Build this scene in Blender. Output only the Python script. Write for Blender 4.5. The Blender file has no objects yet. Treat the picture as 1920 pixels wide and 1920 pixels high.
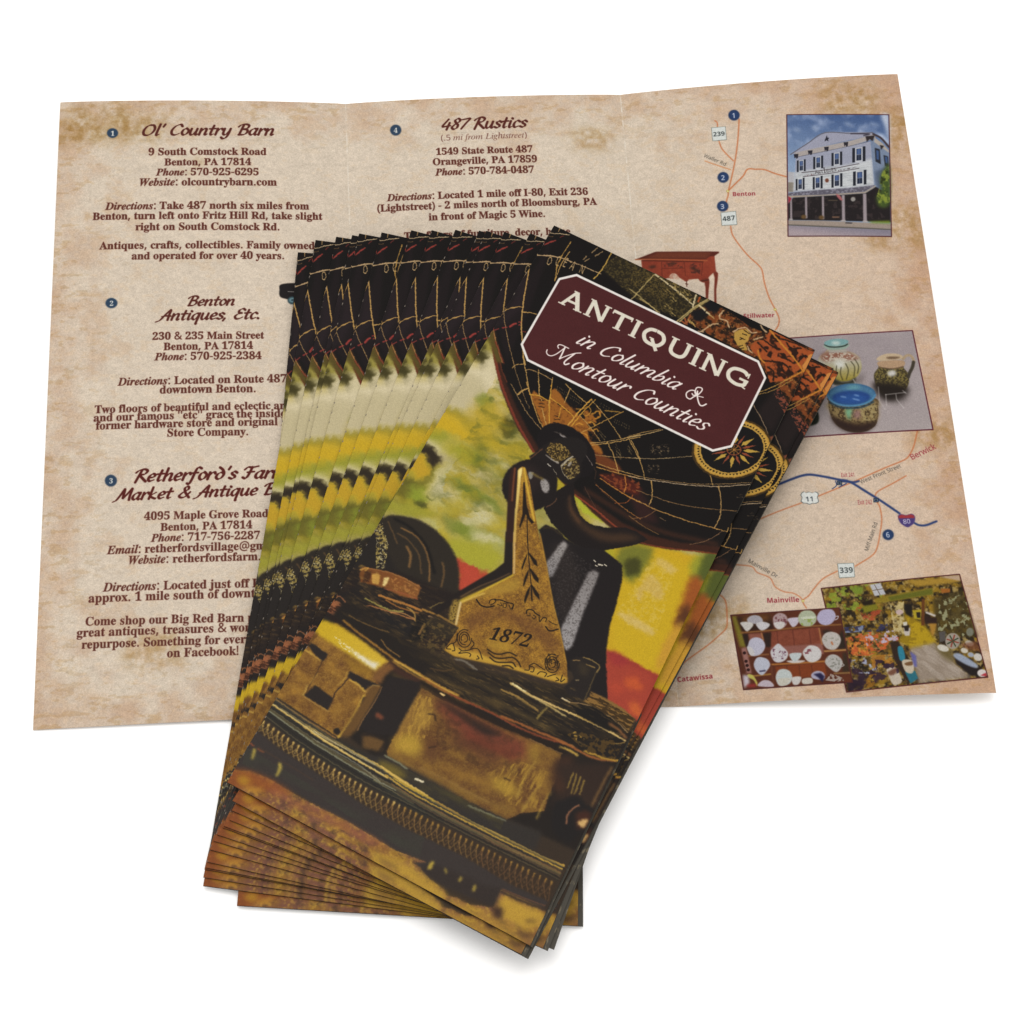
"""Fanned stack of printed leaflets lying on an unfolded one, on a white table."""
import bpy, bmesh, math
import numpy as np
from mathutils import Vector, Matrix

IN = 0.0254                      # everything is laid out in inches and built in metres
SC = bpy.context.scene
COL = SC.collection

# ---------------------------------------------------------------- camera
cam = bpy.data.cameras.new('camera'); cam_ob = bpy.data.objects.new('camera', cam); COL.objects.link(cam_ob)
cam.sensor_width = 36.0; cam.lens = 82.29286; cam.clip_start = .05; cam.clip_end = 50
cam_ob.location = (2.76945*IN, -9.98450*IN, 25.03945*IN); cam_ob.rotation_euler = (0.46781, -0.07826, -0.06301)
SC.camera = cam_ob
# ---------------------------------------------------------------- light: soft white studio dome and one big soft box
wd = bpy.data.worlds.new('World'); SC.world = wd; wd.use_nodes = True
bg = wd.node_tree.nodes['Background']; bg.inputs['Color'].default_value = (1, .985, .965, 1); bg.inputs['Strength'].default_value = 1.16
def softbox(name, loc, target, size, power):
    l = bpy.data.lights.new(name, 'AREA'); l.shape = 'SQUARE'; l.size = size; l.energy = power; l.color = (1, .98, .955)
    o = bpy.data.objects.new(name, l); COL.objects.link(o); o.location = loc
    o.rotation_euler = (Vector(target)-Vector(loc)).to_track_quat('-Z', 'Y').to_euler()
softbox('softbox', (-.08, .42, 1.9), (.12, .08, 0), 1.2, 18)
SC.view_settings.view_transform = 'Standard'; SC.view_settings.look = 'None'
SC.view_settings.exposure = 0; SC.view_settings.gamma = 1; SC.view_settings.use_curve_mapping = False

# ---------------------------------------------------------------- printing press
# The printed pages are drawn here, in page coordinates (thousandths of an inch, y down),
# with polygons, strokes, outlines of letters and noise; nothing is loaded from disk.
def vnoise(h, w, cell, seed, octv=3):
    r = np.random.RandomState(seed); out = np.zeros((h, w), np.float32); amp = 1.0; tot = 0.0
    cx, cy = (cell, cell) if np.isscalar(cell) else cell
    for _ in range(octv):
        gh, gw = int(h/cy)+3, int(w/cx)+3
        g = r.rand(gh, gw).astype(np.float32)
        y = np.arange(h)/cy; x = np.arange(w)/cx
        yi = y.astype(int); xi = x.astype(int)
        fy = (y-yi)[:, None]; fx = (x-xi)[None, :]
        fy = fy*fy*(3-2*fy); fx = fx*fx*(3-2*fx)
        a = g[yi][:, xi]; b = g[yi][:, xi+1]; c = g[yi+1][:, xi]; d = g[yi+1][:, xi+1]
        out += amp*((a*(1-fx)+b*fx)*(1-fy)+(c*(1-fx)+d*fx)*fy)
        tot += amp; amp *= .55; cx = max(cx*.5, 1.0); cy = max(cy*.5, 1.0)
    return out/tot

def blur(m, s):
    if s < .45: return m
    r = max(1, int(round(s))); n_ = 1 if s < 1 else 3
    for _ in range(n_):
        for ax in (0, 1):
            p = np.pad(m, [(r+1, r) if k == ax else (0, 0) for k in (0, 1)], mode='edge')
            c = np.cumsum(p, axis=ax, dtype=np.float64)
            n = m.shape[ax]
            m = ((c[2*r+1:2*r+1+n] - c[:n]) if ax == 0 else (c[:, 2*r+1:2*r+1+n] - c[:, :n]))/(2*r+1)
    return m.astype(np.float32)

def P(s): return np.array([float(v) for v in s.split()], float).reshape(-1, 2) if isinstance(s, str) else np.asarray(s, float)
def rgb(c): return np.array([int(c[i:i+2], 16)/255 for i in (0, 2, 4)], np.float32)

def spline(p, closed, n=6):
    p = np.asarray(p, float); k = len(p)
    if k < 3: return p
    if closed: q = np.concatenate([p[-1:], p, p[:2]])
    else: q = np.concatenate([2*p[:1]-p[1:2], p, 2*p[-1:]-p[-2:-1]])
    t = np.linspace(0, 1, n, endpoint=False)[:, None]; out = []
    for i in range(len(q)-3):
        a, b, c, d = q[i:i+4]
        out.append(.5*(2*b+(c-a)*t+(2*a-5*b+4*c-d)*t*t+(3*b-a-3*c+d)*t**3))
    if not closed: out.append(p[-1:])
    return np.concatenate(out)

class Page:
    def __init__(s, wi, hi, res):
        s.k = res/1000.; s.w = int(round(wi*res)); s.h = int(round(hi*res)); s.a = np.zeros((s.h, s.w, 3), np.float32)
    def box(s, p, pad):
        x0 = max(int(p[:, 0].min()-pad), 0); y0 = max(int(p[:, 1].min()-pad), 0)
        x1 = min(int(p[:, 0].max()+pad)+2, s.w); y1 = min(int(p[:, 1].max()+pad)+2, s.h)
        return x0, y0, x1, y1
    def fill(s, rings, b, SS=4):
        # even-odd polygon coverage; rings in pixels
        al = np.concatenate(rings); pad = 3*b+2
        x0, y0, x1, y1 = s.box(al, pad)
        if x1 <= x0 or y1 <= y0: return None
        hh, ww = y1-y0, x1-x0
        ys = (np.arange(hh*SS)+.5)/SS + y0
        tog = np.zeros((hh*SS, ww*SS+1), np.int16)
        for r in rings:
            q = np.roll(r, -1, 0)
            for (ax, ay), (bx, by) in zip(r, q):
                if ay == by: continue
                lo, hi = min(ay, by), max(ay, by)
                i0 = max(int(np.ceil((lo-y0)*SS-.5)), 0); i1 = min(int(np.ceil((hi-y0)*SS-.5)), hh*SS)
                if i1 <= i0: continue
                yy = ys[i0:i1]; xx = ax+(yy-ay)*(bx-ax)/(by-ay)
                xi = np.clip(np.ceil((xx-x0)*SS-.5), 0, ww*SS).astype(int)
                np.add.at(tog, (np.arange(i0, i1), xi), 1)
        m = (np.cumsum(tog, 1)[:, :-1] & 1).astype(np.float32)
        m = m.reshape(hh, SS, ww, SS).mean((1, 3))
        return x0, y0, x1, y1, blur(m, b)
    def put(s, f, col, a):
        if f is None: return
        x0, y0, x1, y1, m = f
        m = (m*a)[..., None]; v = s.a[y0:y1, x0:x1]
        v += (col-v)*m
    def poly(s, c, pts, b=0, a=1, sm=0):
        p = P(pts)*s.k
        if sm: p = spline(p, True)
        s.put(s.fill([p], b*s.k), rgb(c), a)
    def grad(s, c0, c1, pts, p0, p1, b=0, a=1, sm=0):
        p = P(pts)*s.k
        if sm: p = spline(p, True)
        f = s.fill([p], b*s.k)
        if f is None: return
        x0, y0, x1, y1, _ = f; g0 = np.array(p0)*s.k; g1 = np.array(p1)*s.k; d = g1-g0
        Y, X = np.mgrid[y0:y1, x0:x1]
        t = np.clip(((X-g0[0])*d[0]+(Y-g0[1])*d[1])/(d@d), 0, 1)[..., None].astype(np.float32)
        s.put(f, rgb(c0)*(1-t)+rgb(c1)*t, a)
    def strokes(s, segs, b):
        # segs: list of (polyline px, width px array)
        al = np.concatenate([q for q, _ in segs]); wm = max(float(np.max(w)) for _, w in segs)
        x0, y0, x1, y1 = s.box(al, wm/2+2+3*b)
        if x1 <= x0 or y1 <= y0: return None
        m = np.zeros((y1-y0, x1-x0), np.float32)
        for q, w in segs:
            for i in range(len(q)-1):
                a, c = q[i], q[i+1]; wa, wc = w[i], w[i+1]; pd = max(wa, wc)/2+1.5
                u0 = max(int(min(a[0], c[0])-pd), x0); u1 = min(int(max(a[0], c[0])+pd)+2, x1)
                v0 = max(int(min(a[1], c[1])-pd), y0); v1 = min(int(max(a[1], c[1])+pd)+2, y1)
                if u1 <= u0 or v1 <= v0: continue
                Y, X = np.mgrid[v0:v1, u0:u1]; d = c-a; L = d@d
                t = np.clip(((X+.5-a[0])*d[0]+(Y+.5-a[1])*d[1])/L, 0, 1) if L > 1e-9 else np.zeros(X.shape)
                dist = np.hypot(X+.5-a[0]-t*d[0], Y+.5-a[1]-t*d[1]); ww = wa+(wc-wa)*t
                al_ = np.clip(ww/2-dist+.5, 0, 1)*np.minimum(ww, 1)
                vv = m[v0-y0:v1-y0, u0-x0:u1-x0]; np.maximum(vv, al_, out=vv)
        return x0, y0, x1, y1, blur(m, b)
    def line(s, c, pts, w, b=0, a=1, sm=1):
        p = P(pts)*s.k
        if sm and len(p) > 2: p = spline(p, False)
        ww = np.linspace(w[0], w[1], len(p)) if isinstance(w, (tuple, list)) else np.full(len(p), w)
        s.put(s.strokes([(p, ww*s.k)], b*s.k), rgb(c), a)
    def speck(s, c, pts, cell, th, a=1, seed=1, b=0, ang=0, el=1, soft=.06, sm=0, octv=3):
        p = P(pts)*s.k
        if sm: p = spline(p, True)
        f = s.fill([p], b*s.k, 2)
        if f is None: return
        x0, y0, x1, y1, m = f; h, w = m.shape
        if ang == 0: n = vnoise(h, w, (max(cell*s.k*el, 1), max(cell*s.k, 1)), seed, octv)
        else:
            D = int(np.hypot(h, w))+4; n0 = vnoise(D, D, (max(cell*s.k*el, 1), max(cell*s.k, 1)), seed, octv)
            Y, X = np.mgrid[0:h, 0:w]; ca, sa = np.cos(np.radians(ang)), np.sin(np.radians(ang))
            X = X-w/2; Y = Y-h/2
            n = n0[np.clip((-X*sa+Y*ca+D/2).astype(int), 0, D-1), np.clip((X*ca+Y*sa+D/2).astype(int), 0, D-1)]
        t = np.clip((n-th)/soft*.5+.5, 0, 1)
        s.put((x0, y0, x1, y1, m*t), rgb(c), a)
    def warp(s, amp, cell, seed):
        # push the wet picture about a little, so that no edge stays ruler-straight
        d = [(vnoise(s.h, s.w, cell*s.k, seed+i, 2)-.5)*2*amp*s.k for i in (0, 7)]
        Y, X = np.mgrid[0:s.h, 0:s.w]
        s.a = s.a[np.clip((Y+d[0]).round().astype(int), 0, s.h-1), np.clip((X+d[1]).round().astype(int), 0, s.w-1)]
    def text(s, font, txt, p0, p1, c, vs=1.0, a=1, bold=0, b=0, slant=0):
        p0 = np.array(p0, float)*s.k; p1 = np.array(p1, float)*s.k
        run = []; x = 0
        for ch in txt:
            if ch == '\x01': font = {'SBI': 'SB', 'SB': 'SBI'}[font]; continue
            if ch == ' ': x += .18; continue
            adv, rings = glyph(font, ch)
            run.append((x, rings)); x += adv
        d = (p1-p0)/x; sc = np.hypot(*d); ex = d/sc; ey = np.array([ex[1], -ex[0]])
        for gx, rings in run:
            rr = [p0+(q[:, :1]+slant*q[:, 1:]+gx)*sc*ex+q[:, 1:]*sc*vs*ey for q in rings]
            f = s.fill(rr, b*s.k)
            if f is not None and bold:
                g = s.strokes([(np.concatenate([q, q[:1]]), np.full(len(q)+1, abs(bold)*s.k)) for q in rr], b*s.k)
                if g is not None:
                    x0, y0 = max(f[0], g[0]), max(f[1], g[1]); x1, y1 = min(f[2], g[2]), min(f[3], g[3])
                    u_, v_ = f[4][y0-f[1]:y1-f[1], x0-f[0]:x1-f[0]], g[4][y0-g[1]:y1-g[1], x0-g[0]:x1-g[0]]
                    mm = np.maximum(u_, v_) if bold > 0 else u_*(1-v_*.8)
                    f = (x0, y0, x1, y1, mm)
            s.put(f, rgb(c), a)
    def brush(s, txt, p0, p1, c, pen=(.06, .18), slant=.3, vs=.84, face=None):
        face = face or BRUSH; nib = np.radians(35)
        p0 = np.array(p0, float)*s.k; p1 = np.array(p1, float)*s.k
        run = []; x = 0
        for ch in txt:
            if ch == ' ': x += .34; continue
            adv, st = face[ch]; run.append((x, st)); x += adv
        d = (p1-p0)/x; sc = np.hypot(*d); ex = d/sc; ey = np.array([ex[1], -ex[0]]); segs = []
        for gx, st in run:
            for q in st:
                q = spline(np.array(q, float).reshape(-1, 2), False, 5)
                g = np.gradient(q, axis=0); an = np.arctan2(g[:, 1], g[:, 0]+1e-9)
                w = pen[0]+(pen[1]-pen[0])*np.abs(np.sin(an-nib))
                w *= sc*.9
                px = p0+((q[:, :1]+q[:, 1:]*slant)+gx)*sc*ex+q[:, 1:]*sc*vs*ey
                segs.append((px, w))
        s.put(s.strokes(segs, 0), rgb(c), 1)

_GC = {}
def glyph(font, ch):
    if ch not in GLYPHS[font]: font = 'SS'
    if (font, ch) not in _GC:
        adv, body = GLYPHS[font][ch]
        _GC[font, ch] = (adv/250., [P(r)/250. for r in body.split('/')])
    return _GC[font, ch]

# brush lettering of the headings: strokes on a unit grid (advance, [x y x y ...])
_u = [.07, .48, .07, .15, .15, 0, .28, .06, .38, .3]; _ad = [.41, .5, .36, .1, .42, 0, .5, .06]
_bow = [.40, .42, .25, .5, .08, .35, .06, .12, .18, 0, .32, .12, .40, .42]; _n2 = [.07, .22, .22, .46, .36, .46, .38, .3, .37, .05, .44, 0, .5, .06]
BRUSH = {
 'a': (.52, [_bow, _ad]), 'r': (.4, [[.08, .48, .07, 0], [.08, .25, .2, .45, .32, .48, .36, .40]]),
 'n': (.54, [[.07, .48, .07, 0], _n2]), 'm': (.86, [[.07, .48, .07, 0], [.07, .22, .22, .46, .34, .46, .37, .3, .36, 0], [.37, .22, .52, .46, .66, .46, .68, .3, .67, .05, .74, 0, .82, .06]]),
 'o': (.46, [[.26, .5, .1, .42, .06, .18, .18, 0, .34, .08, .4, .32, .26, .5]]), 'u': (.54, [_u, [.39, .48, .38, .08, .44, 0, .5, .06]]),
 't': (.38, [[.18, .72, .14, .15, .2, 0, .32, .06], [0, .46, .34, .49]]), 'y': (.52, [_u, [.4, .48, .38, 0, .3, -.25, .15, -.3, .06, -.22]]),
 'l': (.27, [[.12, .85, .1, .12, .15, 0, .26, .06]]), 's': (.4, [[.34, .42, .22, .5, .1, .42, .14, .3, .28, .2, .3, .08, .18, 0, .04, .06]]),
 'i': (.27, [[.1, .48, .09, .1, .14, 0, .25, .06], [.14, .68, .16, .66]]), 'c': (.42, [[.36, .42, .24, .5, .1, .4, .06, .18, .16, 0, .36, .08]]),
 'e': (.44, [[.08, .22, .3, .28, .34, .42, .22, .5, .09, .36, .07, .14, .18, 0, .38, .08]]), 'q': (.52, [_bow, [.41, .5, .38, -.3, .44, -.34]]),
 'b': (.46, [[.12, .88, .08, .1, .2, 0, .34, .12, .37, .3, .28, .42, .12, .3]]),
 'h': (.54, [[.08, .85, .07, 0], _n2]), 'k': (.5, [[.08, .85, .07, 0], [.36, .48, .1, .22, .38, .02, .46, .05]]),
 'f': (.42, [[.42, .78, .28, .85, .18, .7, .14, 0, .08, -.28, -.02, -.25], [.02, .46, .34, .49]]),
 'd': (.52, [[.1, .8, .3, .62, .42, .35, .36, .08, .2, 0, .08, .14, .12, .36, .28, .46, .4, .38]]),
 'B': (.64, [[.2, .78, .14, 0], [-.06, .62, .06, .78, .3, .84, .5, .74, .46, .52, .2, .44], [.2, .44, .48, .4, .54, .2, .4, .02, .1, 0]]),
 'C': (.62, [[.56, .68, .44, .82, .2, .7, .07, .38, .14, .08, .34, 0, .55, .12]]),
 'O': (.74, [[.4, .82, .18, .72, .06, .4, .14, .08, .36, 0, .58, .18, .64, .5, .52, .76, .34, .8]]),
 'A': (.7, [[-.12, -.14, .1, 0, .3, .45, .5, .82, .52, .4, .54, 0], [.12, .28, .3, .34, .62, .32]]),
 'E': (.56, [[.5, .72, .38, .82, .2, .72, .2, .52, .38, .46, .16, .38, .06, .18, .18, 0, .36, .02, .52, .14]]),
 'R': (.64, [[.2, .78, .1, -.06], [-.06, .6, .06, .76, .3, .84, .5, .72, .42, .5, .2, .44, .4, .2, .6, 0]]),
 'F': (.58, [[.3, .78, .24, .2, .14, 0, 0, .06], [-.06, .6, .08, .78, .3, .76, .6, .84], [.14, .42, .48, .46]]),
 'M': (.86, [[-.12, -.12, .06, .02, .2, .45, .3, .8, .36, .3, .4, .15, .56, .5, .7, .82, .72, .3, .76, 0]]),
 '&': (.68, [[.6, .4, .4, .05, .18, 0, .06, .14, .2, .38, .42, .58, .42, .76, .3, .8, .22, .66, .34, .36, .62, 0]]),
 "'": (.22, [[.12, .85, .07, .65]]), ',': (.24, [[.08, .06, .02, -.14]]), '.': (.24, [[.08, .04, .1, .02]]),
 '4': (.52, [[.26, .78, .04, .26, .28, .24, .48, .28], [.38, .5, .33, -.02]]),
 '8': (.5, [[.42, .7, .28, .8, .14, .66, .24, .46, .38, .3, .36, .08, .2, 0, .08, .14, .2, .36, .4, .56, .42, .7]]),
 '7': (.48, [[.04, .7, .2, .74, .46, .76, .3, .4, .14, 0]]),
}
# the title's flared capitals: (advance, [(width, x y x y ...)])
CAPS = {
 'A': (1.06, [(.15, .13, 0, .5, .97), (.21, .5, .97, .86, 0), (.13, .27, .34, .72, .34), (.07, -.02, .03, .3, .03), (.07, .66, .03, 1.04, .03), (.07, .36, .97, .6, .97)]),
 'N': (1.0, [(.17, .16, 0, .16, .97), (.2, .16, .97, .78, .03), (.17, .8, .03, .8, 1), (.07, .0, .03, .32, .03), (.07, .64, .97, .96, .97), (.07, .02, .97, .2, .97)]),
 'T': (.9, [(.2, .45, 0, .45, .92), (.16, .02, .91, .88, .91), (.07, .28, .03, .62, .03), (.07, .03, .74, .03, .98), (.07, .87, .74, .87, .98)]),
 'I': (.44, [(.2, .2, 0, .2, 1), (.07, .03, .03, .37, .03), (.07, .03, .97, .37, .97)]),
 'Q': (1.12, [(.19, .53, .9, .25, .82, .1, .5, .25, .16, .53, .08, .82, .16, .96, .5, .82, .82, .53, .9), (.17, .48, .38, .6, .2, .86, -.16), (.07, .36, .4, .56, .4)]),
 'U': (1.0, [(.19, .17, 1, .17, .38, .28, .14, .5, .08, .7, .14, .81, .38, .81, 1), (.07, 0, .97, .35, .97), (.07, .65, .97, .97, .97)]),
 'G': (1.08, [(.19, .88, .74, .72, .88, .5, .9, .22, .8, .1, .5, .22, .2, .5, .08, .72, .1, .88, .2, .9, .42), (.13, .6, .44, 1.0, .44), (.07, .92, .62, .92, .92), (.07, 1.0, .02, .8, .08)]),
}
def caps(pg, txt, p0, p1, c, vs=1.0):
    p0 = np.array(p0, float)*pg.k; p1 = np.array(p1, float)*pg.k
    x = sum(CAPS[ch][0]+.06 for ch in txt)-.06; d = (p1-p0)/x; sc = np.hypot(*d); ex = d/sc; ey = np.array([ex[1], -ex[0]]); x = 0
    for ch in txt:
        adv, st = CAPS[ch]
        for w, *q in st:
            q = np.array(q, float).reshape(-1, 2)
            if len(q) > 3: q = spline(q, False, 6)
            px = p0+(q[:, :1]+x)*sc*ex+q[:, 1:]*sc*vs*ey
            # square-cut strokes: offset outline
            t = np.gradient(px, axis=0); t /= np.hypot(t[:, 0], t[:, 1])[:, None]+1e-9
            n = np.stack([-t[:, 1], t[:, 0]], 1)*w*.88*sc/2
            pg.put(pg.fill([np.concatenate([px+n, (px-n)[::-1]])], 0), rgb(c), 1)
        x += adv+.06

def knurl(pg, top, bot, n):
    # milled ring of a brass base: crossed cuts with bright upper ends
    A = P(top); B = P(bot)
    def at(p, t):
        d = np.r_[0, np.cumsum(np.hypot(*np.diff(p, axis=0).T))]; t = min(max(t, 0), 1); return np.array([np.interp(t*d[-1], d, p[:, i]) for i in (0, 1)])
    r = np.random.RandomState(5)
    for i in range(n):
        t = (i+.3)/n; k = 1-.3*t; v = .8+.35*r.rand(); c = 'a08040' if t < .45 else ('8c6a36' if t < .75 else '74502f')
        for s, w in ((1.3, 9), (-1.1, 7)):
            q = [at(A, t)*(1-f)+at(B, t+s/n*f)*f for f in (0, .33, .66, 1)]
            pg.line(c, q, (w*k*v, w*.7*k*v), b=4)
        a = at(A, t); b = at(B, t)
        pg.line('c0a058' if t < .5 else '94702f', [a*1.0, a*.8+b*.2+[6, 0]], (24*k*v, 8*k), b=5)
        for f in (.36, .58, .8):
            m = a*(1-f)+b*f+[10*r.rand(), 0]; pg.line('b89a56' if t < .4 else '84623a', [m, m+[5, 14]], 17*k*v*(1.2-f), b=5, a=.9)

def paper(pg, seed):
    # aged parchment: pale middle, tan borders, rusty blots and fine fibres (printed on both sides)
    h, w = pg.h, pg.w; Y, X = np.mgrid[0:h, 0:w].astype(np.float32); X /= pg.k*1000; Y /= pg.k*1000
    e = np.minimum(np.minimum(X*1.0, (11-X)*1.25), np.minimum(Y*1.15, (8.5-Y)*.8))
    n1 = vnoise(h, w, 260*pg.k, seed, 4); n2 = vnoise(h, w, (70*pg.k, 44*pg.k), seed+1, 4); n3 = vnoise(h, w, (13*pg.k, 11*pg.k), seed+2, 2)
    t = np.clip(.62-e/1.3+(n1-.5)*1.5, 0, 1)*.62; t = t+np.clip((X-7.2)/3.6, 0, 1)*.5
    t = np.clip(t, 0, 1.0)[..., None]
    pale, tan, rust = rgb('cabcaa'), rgb('bc9c84'), rgb('97744a')
    pg.a[:] = pale*(1-np.minimum(t, 1))+tan*np.minimum(t, 1)
    bl = np.clip((n1*.5+n2*.5-.55+.10*np.clip(1.0-e/1.1, 0, 1))/.10, 0, 1)[..., None]*.13
    pg.a[:] = pg.a*(1-bl)+rust*bl
    m2 = vnoise(h, w, (130*pg.k, 60*pg.k), seed+5, 4); bl = np.clip((m2-.60)/.08, 0, 1)[..., None]*np.clip(.9-e/1.2, .02, 1)[..., None]*.28
    pg.a[:] = pg.a*(1-bl)+rgb('966e34')*bl
    pg.a *= (1+(n2-.5)*.13+(n3-.5)*.12)[..., None]
    r = np.random.RandomState(seed+9)
    for _ in range(1500):
        x, y = r.rand()*11000, r.rand()*8500; a = r.rand()*6.3; L = 15+r.rand()*45
        pg.line(['8a7358', '7a6046', 'c9bda6', '94764e'][r.randint(4)], [(x, y), (x+L*np.cos(a), y+L*np.sin(a))], 5, a=.35, b=2)
    for x, y, q in ((520, 330, 260), (300, 480, 200), (1000, 420, 220), (10600, 900, 330), (10300, 350, 240), (10750, 2300, 300), (2900, 7900, 260), (1300, 7600, 200), (7850, 7450, 240), (10800, 5200, 200), (6900, 700, 160), (1700, 1000, 90)):
        pg.speck('8a6428', [(x-q*1.6, y-q), (x+q*1.6, y-q), (x+q*1.6, y+q), (x-q*1.6, y+q)], 70, .5, .5, int(x+y), b=70, soft=.25, octv=4)
    # worn creases where the sheet was folded, and one stray scratch
    for fx in (3667, 7333):
        pg.line('d2c8b6', [(fx, 0), (fx, 8500)], 10, b=3, a=.5)
        for _ in range(90):
            y = r.rand()*8500; pg.line('dcd4c6', [(fx-2+r.rand()*4, y), (fx-2+r.rand()*4, y+20+r.rand()*70)], 9, a=.7, b=2)
    pg.line('cfc4b2', [(60, 4880), (400, 4940), (760, 5010)], 9, a=.6, b=3)

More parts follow.
